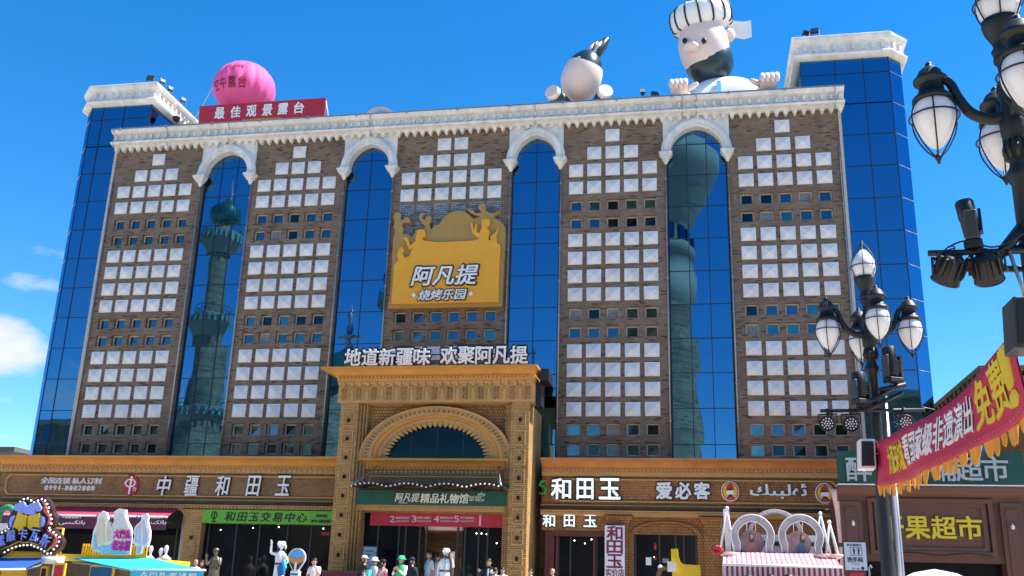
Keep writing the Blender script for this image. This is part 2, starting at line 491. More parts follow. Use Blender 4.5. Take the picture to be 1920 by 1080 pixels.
# ------------------------------------------------------------------ main building
ZR = lambda n: 7.392 + (18-n)*.8155
OFF = [-14.58, -7.385, 0.0, 7.26, 14.52]
BED = [(-16.87, -12.15), (-9.68, -5.02), (-2.77, 2.77), (4.94, 9.60), (12.15, 16.85)]
GW = [(-12.15, -9.68, 3), (-5.02, -2.77, 2), (2.77, 4.94, 2), (9.60, 12.15, 3)]
ZB, ZT = 5.6, 22.3
PW, PH = .615, .575
WW, WH = .54, .50
bld = thing('brick_building', 'wide brown brick block with white stud panels, blue mirror glass strips and a white cornice', 'building', (0, 0, TER))
panels = []; windows = []
for b in range(5):
    six = b == 2
    cols = [-2.5+i for i in range(6)] if six else [-2+i for i in range(5)]
    def pick(n):
        return cols[:n] if False else None
    for row in range(1, 19):
        if row == 1: cs = [-.5, .5] if six else [0]
        elif row == 2: cs = [-1.5, -.5, .5, 1.5] if six else [-1, 0, 1]
        else: cs = cols
        if row in (5, 6, 11, 12, 17, 18):
            if six and row not in (11, 12): continue
            for c in cs: windows.append((OFF[b]+c*.8, ZR(row), b))
        else:
            if six and row in (7, 8, 9, 10): continue
            if six and row > 14: continue
            for c in cs: panels.append((OFF[b]+c*.8, ZR(row), b))
# brick piers with real window openings
mb = MB()
for b, (x0, x1) in enumerate(BED):
    rows = sorted({round(z, 4) for (x, z, bb) in windows if bb == b})
    z = ZB
    for rz in rows:
        mb.box(x0, x1, 0, .32, z, rz-WH/2)
        xs = sorted(x for (x, zz, bb) in windows if bb == b and abs(zz-rz) < .01)
        a = x0
        for x in xs:
            mb.box(a, x-WW/2, 0, .32, rz-WH/2, rz+WH/2); a = x+WW/2
        mb.box(a, x1, 0, .32, rz-WH/2, rz+WH/2)
        z = rz+WH/2
    mb.box(x0, x1, 0, .32, z, ZT)
# side and back walls
mb.box(-16.8, -16.5, .33, 16, ZB, ZT); mb.box(16.5, 16.8, .33, 16, ZB, ZT); mb.box(-16.8, 16.8, 16, 16.3, TER, ZT)
mb.box(-16.8, 16.8, .1, .45, TER, ZB-.003)
bmesh.ops.remove_doubles(mb.bm, verts=mb.bm.verts, dist=.0004)
mb.build('brick_wall', M['brick'], bld)
mb = MB(); mb.box(-16.4, 16.4, .5, 15.9, 22.2, 22.5); mb.build('roof', M['roof'], bld)
mb = MB()                                     # bricked-up patch behind the gold sign
for row in (5, 6):
    for c in [-2.5+i for i in range(6)]:
        mb.box(c*.8-.34, c*.8+.34, -.012, .01, ZR(row)-.34, ZR(row)+.36)
mb.build('brick_infill', M['greybrick'], bld)
def panel_geo(mb, x, z, rnd):
    j = lambda: rnd.uniform(-.008, .008)
    x += j(); z += j()
    h, w = PH/2, PW/2
    a = [(x-w, -.05, z-h), (x+w, -.05, z-h), (x+w, -.05, z+h), (x-w, -.05, z+h)]
    b0 = [(x-w, .0, z-h), (x+w, .0, z-h), (x+w, .0, z+h), (x-w, .0, z+h)]
    e = .035
    ins = [(x-w+e, -.052, z-h+e), (x+w-e, -.052, z-h+e), (x+w-e, -.052, z+h-e), (x-w+e, -.052, z+h-e)]
    A = [mb.v(p) for p in a]; B = [mb.v(p) for p in b0]; I = [mb.v(p) for p in ins]
    ap = mb.v(x, -.16, z)
    for i in range(4):
        k = (i+1) % 4
        mb.f([A[i], A[k], B[k], B[i]]); mb.f([A[i], A[k], I[k], I[i]]); mb.f([I[i], I[k], ap])
def frame_geo(mb, x, z):
    w, h, t = WW/2, WH/2, .055
    y0, y1 = .17, .24
    mb.box(x-w, x-w+t, y0, y1, z-h, z+h); mb.box(x+w-t, x+w, y0, y1, z-h, z+h)
    mb.box(x-w+t, x+w-t, y0, y1, z-h, z-h+t); mb.box(x-w+t, x+w-t, y0, y1, z+h-t, z+h)
def pane_geo(mb, x, z, rnd):
    w, h = WW/2-.04, WH/2-.04
    t = [rnd.uniform(-.004, .004) for _ in range(4)]
    mb.quad((x-w, .215+t[0], z-h), (x+w, .215+t[1], z-h), (x+w, .215+t[2], z+h), (x-w, .215+t[3], z+h))
dist = lambda p: (Vector((p[0], 0, p[1]))-CAM).length
rnd = random.Random(3)
panels.sort(key=dist); windows.sort(key=dist)
for x, z, b in panels[:100]:
    mb = MB(); panel_geo(mb, x, z, rnd); mb.build('relief_panel', M['panelw'], bld)
mb = MB()
for x, z, b in panels[100:]: panel_geo(mb, x, z, rnd)
tag(mb.build('relief_panels', M['panelw'], bld), kind='stuff')
PANES = [M['winglass']]*6 + [glassm('window_glass_dim', (.03, .05, .055), .05, .003)]*3 + [glassm('window_glass_teal', (.10, .2, .2), .06, .003)]*3 + [mat('curtained_pane', (.22, .25, .25), .25, var=.3, vscale=6)]
for x, z, b in windows[:100]:
    mb = MB(); frame_geo(mb, x, z); w_ = mb.build('window', M['beige'], bld)
    mb = MB(); pane_geo(mb, x, z, rnd); mb.build('pane', rnd.choice(PANES), w_)
mb = MB(); mp_ = MB()
for x, z, b in windows[100:]: frame_geo(mb, x, z); pane_geo(mp_, x, z, rnd)
w_ = tag(mb.build('windows', M['beige'], bld), kind='stuff')
tag(mp_.build('panes', M['winglass'], w_), kind='stuff')
# blue mirror glass strips
LEV = [20.72-1.455*i for i in range(-1, 11)]
def curtain(name, x0, x1, n, zlist, y, xs=None, tilt=.0026):
    xs = xs or [x0+(x1-x0)*i/n for i in range(n+1)]
    mb = MB(); mm = MB()
    for a, b in zip(xs, xs[1:]):
        for hi, lo in zip(zlist, zlist[1:]):
            t = [rnd.uniform(-tilt, tilt) for _ in range(3)]
            mb.quad((a, y+t[0], lo), (b, y+t[1], lo), (b, y+t[1]+t[2], hi), (a, y+t[0]+t[2], hi))
    for x in xs: mm.box(x-.017, x+.017, y-.022, y+.03, zlist[-1], zlist[0])
    for z in zlist:
        for a, b in zip(xs, xs[1:]): mm.box(a+.0175, b-.0175, y-.02, y+.028, z-.016, z+.016)
    g = mb.build(name, M['blueglass'], bld); mm.build('mullions', M['mullion'], g)
    return g
for i, (x0, x1, n) in enumerate(GW):
    zl = [21.9] + [z for z in LEV if 6.9 < z < 21.4] + [5.9]
    if i == 2: zl.append(LEV[1]-1.455*2.5)
    zl = sorted(set(zl), reverse=True)
    curtain('mirror_glass', x0+.04, x1-.04, n, zl, .2)
mb = MB(); mb.box(-18.6, 19.0, .36, .44, 4.5, 21.9); mb.build('backing_wall', M['dark'], bld)
# thin downpipes beside the strips
mb = MB()
for (x0, x1) in BED:
    for x in (x0+.05, x1-.05):
        mb.tube([(x, -.05, 6.0), (x, -.05, 20.2)], .035, 6)
        for k in range(9): mb.box(x-.05, x+.05, -.09, .0, 7+k*1.5, 7.06+k*1.5)
mb.build('downpipes', M['alu'], bld)
# arch surrounds
def arch_z(u, rise): return rise*(.88*math.sqrt(max(0, 1-u*u)) + .12*(1-abs(u)))
for i, (x0, x1, n) in enumerate(GW):
    c = (x0+x1)/2; w = (x1-x0)/2; wi = w-.17
    zs = 20.30; rise = 1.08*(1 if n == 2 else 1.02)
    N = 28
    us = [-1+2*k/N for k in range(N+1)]
    us = [math.sin(u*math.pi/2) for u in us]
    inn = [(c+wi*u, zs+arch_z(u, rise)) for u in us]
    mb = MB()
    ztop = 22.3; xa, xb = x0-.14, x1+.14
    # spandrel panel above the arch
    for (a, b), u0_, u1_ in zip(zip(inn, inn[1:]), us, us[1:]):
        mb.prism([a, b, (b[0], ztop), (a[0], ztop)], -.06, .3)
    mb.box(xa, inn[0][0], -.06, .3, zs, ztop); mb.box(inn[-1][0], xb, -.06, .3, zs, ztop)
    # moulded archivolt in two steps
    for (wo_, ro, y0, y1) in ((.10, .1, -.20, -.055), (.30, .30, -.30, -.06), (.40, .40, -.19, -.06)):
        w_in = {.10: 0.0, .30: .10, .40: .30}[wo_]
        o1 = [(c+(wi+wo_)*u, zs+arch_z(u, rise+ro)) for u in us]
        o0 = [(c+(wi+w_in)*u, zs+arch_z(u, rise+w_in)) for u in us]
        for k in range(N):
            mb.prism([o0[k], o0[k+1], o1[k+1], o1[k]], y0, y1)
    # straight legs
    for s in (-1, 1):
        xx = c+s*(wi+.2)
        mb.box(xx-.2, xx+.2, -.3, -.05, zs-.12, zs+.01)
    a_ = mb.build('arch_surround', M['white'], bld)
    for s in (-1, 1):
        xx = c+s*(wi+.2)
        mb = MB()
        mb.box(xx-.29, xx+.29, -.42, .0, zs-.2, zs-.12)
        mb.box(xx-.24, xx+.24, -.38, .0, zs-.30, zs-.2)
        mb.box(xx-.17, xx+.17, -.30, .0, zs-.40, zs-.30)
        mb.lathe([(.001, -.22), (.06, -.2), (.10, -.12), (.13, 0)], (xx, -.13, zs-.40), 10)
        mb.build('capital', M['white'], a_)
# cornice with dentils and drop teeth
def cornice(x0, x1, yb, z0, teeth=True, dstep=.375, name='cornice', ends=True):
    """yb = wall plane; z0 = underside of the lower ledge"""
    mb = MB()
    prof = [(yb+.3, z0), (yb-.18, z0), (yb-.28, z0+.04), (yb-.50, z0+.07), (yb-.54, z0+.14), (yb-.52, z0+.18), (yb-.28, z0+.21),
            (yb-.28, z0+.54), (yb-.34, z0+.58), (yb-.48, z0+.61), (yb-.56, z0+.67), (yb-.60, z0+.77), (yb-.57, z0+.79), (yb+.3, z0+.79)]
    mb.profx(prof, x0, x1)
    n = int((x1-x0-.3)/dstep)
    st = (x1-x0-.3)/n
    for i in range(n+1):
        x = x0+.15+i*st
        mb.box(x-.055, x+.055, yb-.40, yb-.281, z0+.29, z0+.53)
    if teeth:
        for i in range(n+1):
            x = x0+.15+i*st
            if x-.11 < x0 or x+.11 > x1: continue
            mb.prism([(x-.11, z0+.002), (x+.11, z0+.002), (x+.085, z0-.10), (x+.045, z0-.20), (x, z0-.23), (x-.045, z0-.20), (x-.085, z0-.10)], yb-.2, yb-.02)
    return mb
mb = cornice(-16.98, 17.1, 0, 21.93)
mb.build('cornice', M['white'], bld)
mb = MB()                                      # gutter and cables on the cornice
mb.box(-16.98, 17.1, -.63, -.48, 22.722, 22.755)
for x in (-16.9, -14.1, -10.9, -3.9, 3.8, 10.9, 10.3, 16.7):
    mb.tube([(x, -.62, 22.74), (x+.05, -.63, 22.6), (x, -.32, 22.4), (x+.04, -.56, 22.07), (x, -.24, 21.85)], .018, 5)
for k in range(14):
    x = -16.5+k*2.4
    mb.box(x-.03, x+.03, -.66, -.61, 22.63, 22.77)
mb.build('gutter', M['alu'], bld)
# glass corner towers
for s in (-1, 1):
    xo = 19.1 if s > 0 else 18.68; xe = xo+.62
    mk = lambda x: s*x
    zl = [24.35] + [z for z in [20.72+1.455*k for k in (2, 1)] if z < 24.2] + [z for z in LEV if z > 6.5] + [5.6]
    zl = sorted({round(z, 3) for z in zl}, reverse=True)
    zl[-1] = 1.2
    curtain('mirror_glass', 0, 0, 0, [z for z in zl if z > 22.1], .06, xs=sorted([s*15.45, s*16.88, s*18.05, s*xo]), tilt=.0012)
    curtain('mirror_glass', 0, 0, 0, [z for z in zl if z < 22.3], .06, xs=sorted([s*16.98, s*18.05, s*xo]), tilt=.0012)
    # chamfer and outer side
    g = MB(); mm = MB()
    for (a, b) in (((xo, .06), (xe, .68)), ((xe, .68), (xe, 8.0))):
        for hi, lo in zip(zl, zl[1:]):
            g.quad((s*a[0], a[1], lo), (s*b[0], b[1], lo), (s*b[0], b[1], hi), (s*a[0], a[1], hi))
            mm.tube([(s*a[0], a[1]-.01, lo), (s*b[0], b[1]-.01, lo)], .018, 4)
    for hi, lo in zip(zl, zl[1:]):              # inner side above the roof
        if hi > 22: g.quad((s*15.45, .06, lo), (s*15.45, 8, lo), (s*15.45, 8, hi), (s*15.45, .06, hi))
    gg = g.build('side_glass', M['blueglass'], bld); mm.build('side_mullions', M['alu'], gg)
    g = MB(); g.box(min(s*15.5, s*(xe-.1)), max(s*15.5, s*(xe-.1)), .9, 7.9, 5.6, 24.9); g.box(min(s*15.6, s*(xo-.1)), max(s*15.6, s*(xo-.1)), .12, .9, 22.6, 24.3); g.box(min(s*17.0, s*(xo-.1)), max(s*17.0, s*(xo-.1)), .12, .899, TER, 22.59); g.build('tower_core', M['dark'], bld)
    # tower cornice all round: front, chamfer, inner and outer sides
    prof = [(0, 0), (.12, .02), (.26, .08), (.31, .18), (.28, .24), (.12, .30), (.12, .68), (.16, .74), (.26, .80), (.32, .92), (.34, 1.04), (.31, 1.07), (-.4, 1.07), (-.4, 0)]
    path = [(15.45, 8.0), (15.45, .06), (xo, .06), (xe, .68), (xe, 8.0)]
    mb = MB()
    P = [Vector((s*p[0], p[1], 0)) for p in path]
    if s < 0: pass
    nr = []
    for i in range(len(P)):
        def nrm(a, b):
            d = (b-a).normalized(); n_ = Vector((d.y, -d.x, 0))
            return n_ if s > 0 else -n_
        if i == 0: n_ = nrm(P[0], P[1])
        elif i == len(P)-1: n_ = nrm(P[-2], P[-1])
        else:
            n1, n2 = nrm(P[i-1], P[i]), nrm(P[i], P[i+1])
            n_ = (n1+n2); n_ = n_/(n_.dot(n1))
        nr.append(n_)
    if True:
        rings = [[mb.v(P[i]+nr[i]*q[0]+Vector((0, 0, 24.33+q[1]))) for q in prof] for i in range(len(P))]
        for a, b in zip(rings, rings[1:]):
            for k in range(len(prof)):
                k2 = (k+1) % len(prof)
                mb.f([a[k], b[k], b[k2], a[k2]])
    for i in range(len(P)-1):
        d = P[i+1]-P[i]; L = d.length; d.normalize()
        n_ = Vector((d.y, -d.x, 0)) * (1 if s > 0 else -1)
        cnt = max(2, int(L/.4))
        for k in range(cnt):
            p = P[i]+d*(L*(k+.5)/cnt)+n_*.17+Vector((0, 0, 24.33+.53))
            mb.obox(p, d*.06, n_*.051, Vector((0, 0, .14)))
    mb.build('tower_cornice', M['white'], bld)
    mb = MB(); mb.box(min(s*15.3, s*(xe-.1)), max(s*15.3, s*(xe-.1)), .3, 8, 25.2, 25.36); mb.build('tower_roof', M['roof'], bld)
    # slim pale trim between brick and glass
    mb = MB(); mb.box(s*16.85 if s > 0 else -16.97, 16.97 if s > 0 else -16.85, -.06, .06, 6, 22.0); mb.build('edge_trim', M['beige'], bld)

# ------------------------------------------------------------------ shop podium left of the portal
YP = -1.5
zp = lambda py, px=500: at(px, py, YP).z
Z_TOP, Z_COVE, Z_FR, Z_PT, Z_PB, Z_PIPE, Z_D0, Z_D1 = 6.80, 6.35, 6.22, 6.10, 5.18, 4.98, 4.86, 4.66
def cove(mb, x0, x1, y, ztop, zbot, d=.42):
    n = 8
    prof = [(y+.5, ztop), (y-d, ztop), (y-d, ztop-.07)]
    for i in range(n+1):
        a = math.pi/2*i/n
        prof.append((y-d+d*math.sin(a)*.96, ztop-.09-(ztop-.09-zbot-.08)*(1-math.cos(a))))
    prof += [(y-.03, zbot+.06), (y-.03, zbot), (y+.5, zbot)]
    mb.profx(prof, x0, x1)
def podium(tname, label, x0, x1, mb_brick, m_cove, m_ochre):
    t = thing(tname, label, 'shopfront', ((x0+x1)/2, YP, TER))
    mb = MB(); mb.box(x0+.02, x1-.02, YP+.1, .32, Z_D1+.003, Z_TOP-.1); mb.box(x0+.1, x1-.1, YP+.06, YP+.1, Z_PB, Z_PT); mb.build('sign_wall', mb_brick, t)
    mb = MB(); cove(mb, x0, x1, YP, Z_TOP, Z_COVE); mb.build('top_cove', m_cove, t)
    mb = MB()
    n = int((x1-x0)/.16)
    for i in range(n):
        x = x0+.08+i*(x1-x0-.1)/n
        mb.box(x, x+.075, YP-.075, YP-.031, Z_COVE+.0, Z_COVE+.07)
    mb.build('dentils', m_ochre, t)
    mb = MB()                                   # carved frieze under the cove
    mb.box(x0, x1, YP+.02, YP+.099, Z_PT+.06, Z_COVE-.003)
    n = int((x1-x0)/.22)
    for i in range(n):
        x = x0+(i+.5)*(x1-x0)/n; zc = (Z_PT+.06+Z_COVE)/2
        mb.prism([(x-.09, zc), (x, zc+.075), (x+.09, zc), (x, zc-.075)], YP-.012, YP+.0199)
    mb.build('carved_frieze', m_ochre, t)
    mb = MB()                                   # moulded frame of the sign field, cut corners
    X0, X1, Z0, Z1, c = x0+.4, x1-.3, Z_PB, Z_PT-.05, .16
    out = [(X0+c, Z0), (X1-c, Z0), (X1, Z0+c), (X1, Z1-c), (X1-c, Z1), (X0+c, Z1), (X0, Z1-c), (X0, Z0+c)]
    ins = [(p[0]+(.05 if p[0] < (X0+X1)/2 else -.05), p[1]+(.05 if p[1] < (Z0+Z1)/2 else -.05)) for p in out]
    for i in range(8):
        j = (i+1) % 8
        mb.prism([out[i], out[j], ins[j], ins[i]], YP-.02, YP+.0599)
    mb.box(x0, x1, YP-.02, YP+.0995, Z_PIPE+.02, Z_PIPE+.10)
    mb.build('sign_frame', m_ochre, t)
    mb = MB(); mb.tube([(x0, YP-.10, Z_PIPE), (x1, YP-.10, Z_PIPE)], .035, 8)
    mb.build('cable_pipe', M['greymetalbox'], t)
    mb = MB()
    mb.profx([(YP+.2, Z_D1), (YP-.02, Z_D1), (YP-.02, Z_D1+.03), (YP-.10, Z_D1+.06), (YP-.10, Z_D0-.05), (YP-.16, Z_D0-.03), (YP-.16, Z_D0), (YP+.2, Z_D0)], x0, x1)
    n = int((x1-x0)/.15)
    for i in range(n):
        x = x0+.05+i*(x1-x0-.1)/n
        mb.box(x, x+.07, YP-.145, YP-.101, Z_D1+.05, Z_D0-.06)
    mb.build('dentil_band', m_ochre, t)
    return t
pl = podium('shopfront', 'long low ochre brick shopfront with the lime green fascia sign left of the arched portal', -19.0, -2.95, M['brownbrick'], M['orange'], M['ochre'])
pr_ = podium('shopfront', 'terracotta brick shopfront right of the arched portal with glowing white shop lettering', 4.62, 15.9, M['terrabrick'], M['orange2'], M['ochre'])
def column(t, x0, x1, m, ztop=Z_D1, flare=.18):
    mb = MB()
    mb.box(x0, x1, YP-.05, YP+.3, TER, ztop-.45)
    mb.box(x0-.04, x1+.04, YP-.10, YP+.3, TER, TER+.35)
    c = (x0+x1)/2; w = (x1-x0)/2
    n = 6
    pr0 = [(w, ztop-.45)]+[(w+flare*(i/n)**1.8, ztop-.42+.38*i/n) for i in range(n+1)]+[(w+flare, ztop-.002)]
    for (a, b) in zip(pr0, pr0[1:]):
        for yy in (0,):
            A = [mb.v(c-a[0], YP-.05-(a[0]-w), a[1]), mb.v(c+a[0], YP-.05-(a[0]-w), a[1]), mb.v(c+a[0], YP+.3, a[1]), mb.v(c-a[0], YP+.3, a[1])]
            B = [mb.v(c-b[0], YP-.05-(b[0]-w), b[1]), mb.v(c+b[0], YP-.05-(b[0]-w), b[1]), mb.v(c+b[0], YP+.3, b[1]), mb.v(c-b[0], YP+.3, b[1])]
            for k in range(4): mb.f([A[k], A[(k+1) % 4], B[(k+1) % 4], B[k]])
    mb.box(x0+.16, x1-.16, YP-.075, YP-.051, TER+.5, ztop-.7)
    col = mb.build('column', m, t)
    mb = MB(); mb.lathe([(.0, -.1), (.05, -.09), (.08, -.04), (.05, 0)], (c, YP-.075, 3.55), 10, ax=(0, 1, 0)); mb.build('spot_light', M['dkmetal'], col)
    return col
column(pl, -10.05, -9.3, M['ochrebrick'])
column(pl, -18.9, -18.1, M['ochrebrick'])
column(pr_, 7.25, 7.95, M['terrabrick'])
column(pr_, 10.75, 11.45, M['terrabrick'])
column(pr_, 14.6, 15.3, M['terrabrick'])
def glazing(t, x0, x1, z0, z1, y, xs, name='shop_glass'):
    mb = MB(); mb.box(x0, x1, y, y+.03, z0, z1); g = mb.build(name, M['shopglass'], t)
    mb = MB()
    for x in xs: mb.box(x-.03, x+.03, y-.03, y-.001, z0, z1)
    mb.build('glazing_bars', M['greymetalbox'], g)
    return g
glazing(pl, -9.28, -3.3, TER, Z_D1-.01, YP+.28, [-9.1, -7.9, -6.9, -5.7, -4.7, -3.6])
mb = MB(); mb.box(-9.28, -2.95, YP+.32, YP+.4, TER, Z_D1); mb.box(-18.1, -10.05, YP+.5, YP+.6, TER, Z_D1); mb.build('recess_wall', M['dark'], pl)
# bank window behind the maroon awning
glazing(pl, -17.9, -10.3, TER+.5, 3.9, YP+.46, [-16, -14.2, -12.3, -10.6], 'bank_glass')
mb = MB(); mb.box(-10.3, -10.06, YP+.2, YP+.44, TER, Z_D1); mb.build('grey_post', M['alu'], pl)
for x, z in ((-7.2, 4.0), (-6.1, 4.05), (-4.2, 4.02), (-8.6, 3.9)):
    mb = MB(); mb.lathe([(0, -.012), (.018, -.01), (.022, 0)], (x, YP+.25, z), 8, ax=(0, 1, 0)); mb.build('ceiling_spot', M['coollamp'], pl)
# right podium: lettered lintel, door, window with relief arch
mb = MB(); mb.box(4.65, 7.25, YP+.06, YP+.3, 4.1, Z_D1-.002); mb.box(7.95, 10.75, YP+.1, YP+.3, 4.02, Z_D1-.002); mb.box(7.95, 8.15, YP+.1, YP+.3, TER, 4.018); mb.box(10.5, 10.75, YP+.1, YP+.3, TER, 4.018)
mb.box(11.45, 14.6, YP+.1, YP+.3, 3.9, Z_D1-.002)
mb.build('lintel_wall', M['terrabrick'], pr_)
mb = MB()
for k in range(14):
    a0, a1 = math.pi*k/14, math.pi*(k+1)/14
    cx, zc, rx, rz = 9.35, 4.03, 1.28, .48
    f_ = lambda a, q: (cx-rx*q*math.cos(a), zc+rz*q*math.sin(a))
    mb.prism([f_(a0, .82), f_(a1, .82), f_(a1, 1.0), f_(a0, 1.0)], YP+.0, YP+.0995)
    mb.prism([f_(a0, .70), f_(a1, .70), f_(a1, .80), f_(a0, .80)], YP+.05, YP+.0995)
mb.build('relief_arch', M['terrabrick'], pr_)
glazing(pr_, 8.15, 10.5, TER, 4.015, YP+.22, [8.2, 9.1, 9.7, 10.0, 10.45])
glazing(pr_, 11.45, 14.6, TER, 3.89, YP+.22, [11.6, 12.6, 13.6, 14.5])
mb = MB(); mb.box(4.8, 5.15, YP+.05, YP+.3, TER, 4.098); mb.box(5.15, 7.2, YP+.03, YP+.2, 3.9, 4.097); mb.build('door_surround', M['wood'], pr_)
g = glazing(pr_, 5.15, 7.25, TER, 3.89, YP+.25, [5.3, 5.75, 6.75, 7.1])
mb = MB(); mb.box(6.62, 6.72, YP+.12, YP+.2, TER, 3.89); mb.box(5.2, 5.3, YP+.12, YP+.2, TER, 3.89); mb.build('door_frame', M['wood'], pr_)
for x, z in ((5.9, 3.75), (6.3, 3.65), (6.55, 3.8), (8.9, 3.2)):
    mb = MB(); mb.lathe([(0, -.012), (.016, -.01), (.02, 0)], (x, YP+.21, z), 8, ax=(0, 1, 0)); mb.build('ceiling_spot', M['coollamp'], pr_)
for z0, z1 in ((3.45, 3.75), (3.08, 3.26)):
    mb = MB(); mb.lathe([(.0, z0), (.04, z0+.03), (.055, (z0+z1)/2), (.04, z1-.03), (0, z1)], (8.95, YP+.12, 0), 10); mb.build('hanging_lantern', M['red'], pr_)

# ------------------------------------------------------------------ portal
YF = -3.0
F = lambda px, py: at(px, py, YF)
po = thing('entrance_portal', 'tall ochre entrance portal with a scalloped arch window and flared cornice', 'portal', (.6, YF, TER))
xl0, xl1 = F(640, 757).x, F(673, 757).x
xr0, xr1 = F(960, 755).x, F(993, 755).x
zfr0, zfr1 = 8.76, 9.56
zc0, zc1 = 9.56, 10.06
for a, b in ((xl0, xl1), (xr0, xr1)):
    mb = MB(); mb.box(a, b, YF, .1, TER, zfr0); mb.build('pillar', M['ochrebrick'], po)
for a, b, tr in ((xl0, xl1, 'ochre'), (xr0, xr1, 'ochre')):
    for k in range(11):
        z0 = 8.42-.73*k-.0
        z1, zb = z0, z0-.58
        if zb < TER+.2: break
        x0, x1 = a+.12, b-.12
        mb = MB(); t = .04
        mb.box(x0, x0+t, YF-.03, YF-.001, zb, z1); mb.box(x1-t, x1, YF-.06, YF-.001, zb, z1)
        mb.box(x0+t, x1-t, YF-.03, YF-.001, zb, zb+t); mb.box(x0+t, x1-t, YF-.03, YF-.001, z1-t, z1)
        xc = (x0+x1)/2
        N = 8                                   # little niche
        for i in range(N):
            a0, a1 = math.pi*i/N, math.pi*(i+1)/N
            q = lambda an, r: (xc-r*math.cos(an), zb+.33+r*1.15*math.sin(an))
            mb.prism([q(a0, .11), q(a1, .11), q(a1, .135), q(a0, .135)], YF-.02, YF-.001)
        mb.box(xc-.135, xc-.11, YF-.02, YF-.001, zb+.08, zb+.33); mb.box(xc+.11, xc+.135, YF-.02, YF-.001, zb+.08, zb+.33)
        fr = mb.build('niche_frame', M['ochre'], po)
        mb = MB(); mb.box(xc-.05, xc+.05, YF-.05, YF-.001, zb+.16, zb+.30); mb.lathe([(.035, -.10), (.05, -.06), (.05, -.05)], (xc, YF, zb+.23), 8, ax=(0, 1, 0)); l_ = mb.build('niche_lamp', M['dkmetal'], fr)
# inner jamb mouldings
for a, s in ((xl1, 1), (xr0, -1)):
    mb = MB()
    for k in range(3):
        x = a+s*(.02+k*.10)
        mb.box(min(x, x+s*.07), max(x, x+s*.07), YF+.12+k*.10, YF+.9, TER, zfr0-.02)
    mb.build('jamb_moulding', M['ochrebrick'], po)
# back plane of the portal with the arch opening
AL, AR, AT, AB = F(672, 855).x, F(955, 857).x, F(815, 762).z, F(815, 858).z
cx, hw, hh = (AL+AR)/2, (AR-AL)/2, AT-AB
N = 36
ang = [math.pi*i/N for i in range(N+1)]
ell = lambda a, q, qz=None: (cx-hw*q*math.cos(a), AB+hh*(qz or q)*math.sin(a))
mb = MB()
yb = YF+.55
for i in range(N):
    p, q = ell(ang[i], .985), ell(ang[i+1], .985)
    mb.prism([p, q, (q[0], zfr0), (p[0], zfr0)], yb, yb+.25)
mb.box(xl1, cx-hw*.985, yb, yb+.25, AB, zfr0); mb.box(cx+hw*.985, xr0, yb, yb+.25, AB, zfr0)
mb.build('lattice_wall', M['lattice'], po)
def arc_band(name, q0, q1, y0, y1, m, parent):
    mb = MB()
    for i in range(N):
        mb.prism([ell(ang[i], q0), ell(ang[i+1], q0), ell(ang[i+1], q1), ell(ang[i], q1)], y0, y1)
    return mb.build(name, m, parent)
arc_band('arch_band', .86, 1.0, yb-.35, yb+.1, M['ochre'], po)
arc_band('arch_rim', .98, 1.02, yb-.40, yb-.351, M['ochre'], po)
arc_band('arch_moulding', .80, .859, yb-.28, yb+.1, M['orange'], po)
arc_band('arch_moulding', .74, .799, yb-.18, yb+.1, M['ochre'], po)
mb = MB()                                       # carved diamonds on the arch band
for i in range(44):
    a = math.pi*(i+.5)/44; c0 = ell(a, .93); da = .02
    mb.prism([ell(a-da, .93), ell(a, .965), ell(a+da, .93), ell(a, .895)], yb-.385, yb-.3505)
mb.build('arch_carving', M['lattice'], po)
mb = MB()                                       # scalloped inner edge
ns = 30
for i in range(ns):
    a0, a1 = math.pi*i/ns, math.pi*(i+1)/ns; am = (a0+a1)/2
    pts = [ell(a0, .745), ell(a1, .745), ell(a0+(a1-a0)*.86, .67), ell(am, .63), ell(a0+(a1-a0)*.14, .67)]
    mb.prism(pts, yb-.10, yb+.02)
mb.build('scalloped_edge', M['ochre'], po)
mb = MB(); mb.prism([ell(a, .77) for a in ang], yb+.06, yb+.10); g = mb.build('arch_window', glassm('dark_arch_glass', (.012, .022, .024), .05, .03), po)
mb = MB()
for x in (cx-hw*.35, cx, cx+hw*.35): mb.box(x-.02, x+.02, yb+.03, yb+.058, AB, AB+hh*.68)
mb.build('glazing_bars', M['mullion'], g)
# frieze and cornice
fx0, fx1 = F(635, 755).x, F(1003, 755).x
mb = MB()
mb.box(fx0, fx1, YF-.12, YF+.9, zfr0, zfr1)
mb.build('frieze', M['ochre'], po)
n = 25
mb = MB(); ml_ = MB()
fz0, fz1 = zfr0+.07, zfr0+.58
for i in range(n):
    x0 = fx0+.1+i*(fx1-fx0-.2)/n; x1 = x0+(fx1-fx0-.2)/n; xc = (x0+x1)/2
    if i % 2:
        mb.box(x0+.02, x0+.05, YF-.16, YF-.121, fz0, fz1); mb.box(x1-.05, x1-.02, YF-.16, YF-.121, fz0, fz1)
        mb.box(x0+.05, x1-.05, YF-.16, YF-.121, fz1-.03, fz1)
        mb.prism([(xc-.075, fz0+.08), (xc+.075, fz0+.08), (xc+.075, fz0+.36), (xc, fz0+.48), (xc-.075, fz0+.36)], YF-.145, YF-.121)
    else:
        for r in range(5):
            for c in range(2):
                xx, zz = x0+.085+c*.12, fz0+.05+r*.105
                ml_.prism([(xx-.055, zz), (xx, zz+.055), (xx+.055, zz), (xx, zz-.055)], YF-.15, YF-.121)
mb.build('frieze_niches', M['ochre'], po); ml_.build('frieze_lattice', M['lattice'], po)
mb = MB()                                       # drop scallops under the cornice
n = 24
for i in range(n):
    x0 = fx0+i*(fx1-fx0)/n; w = (fx1-fx0)/n
    mb.prism([(x0, zfr1), (x0+w*.92, zfr1), (x0+w*.92, zfr1-.16), (x0+w*.62, zfr1-.20), (x0+w*.42, zfr1-.11), (x0, zfr1-.10)], YF-.24, YF-.121)
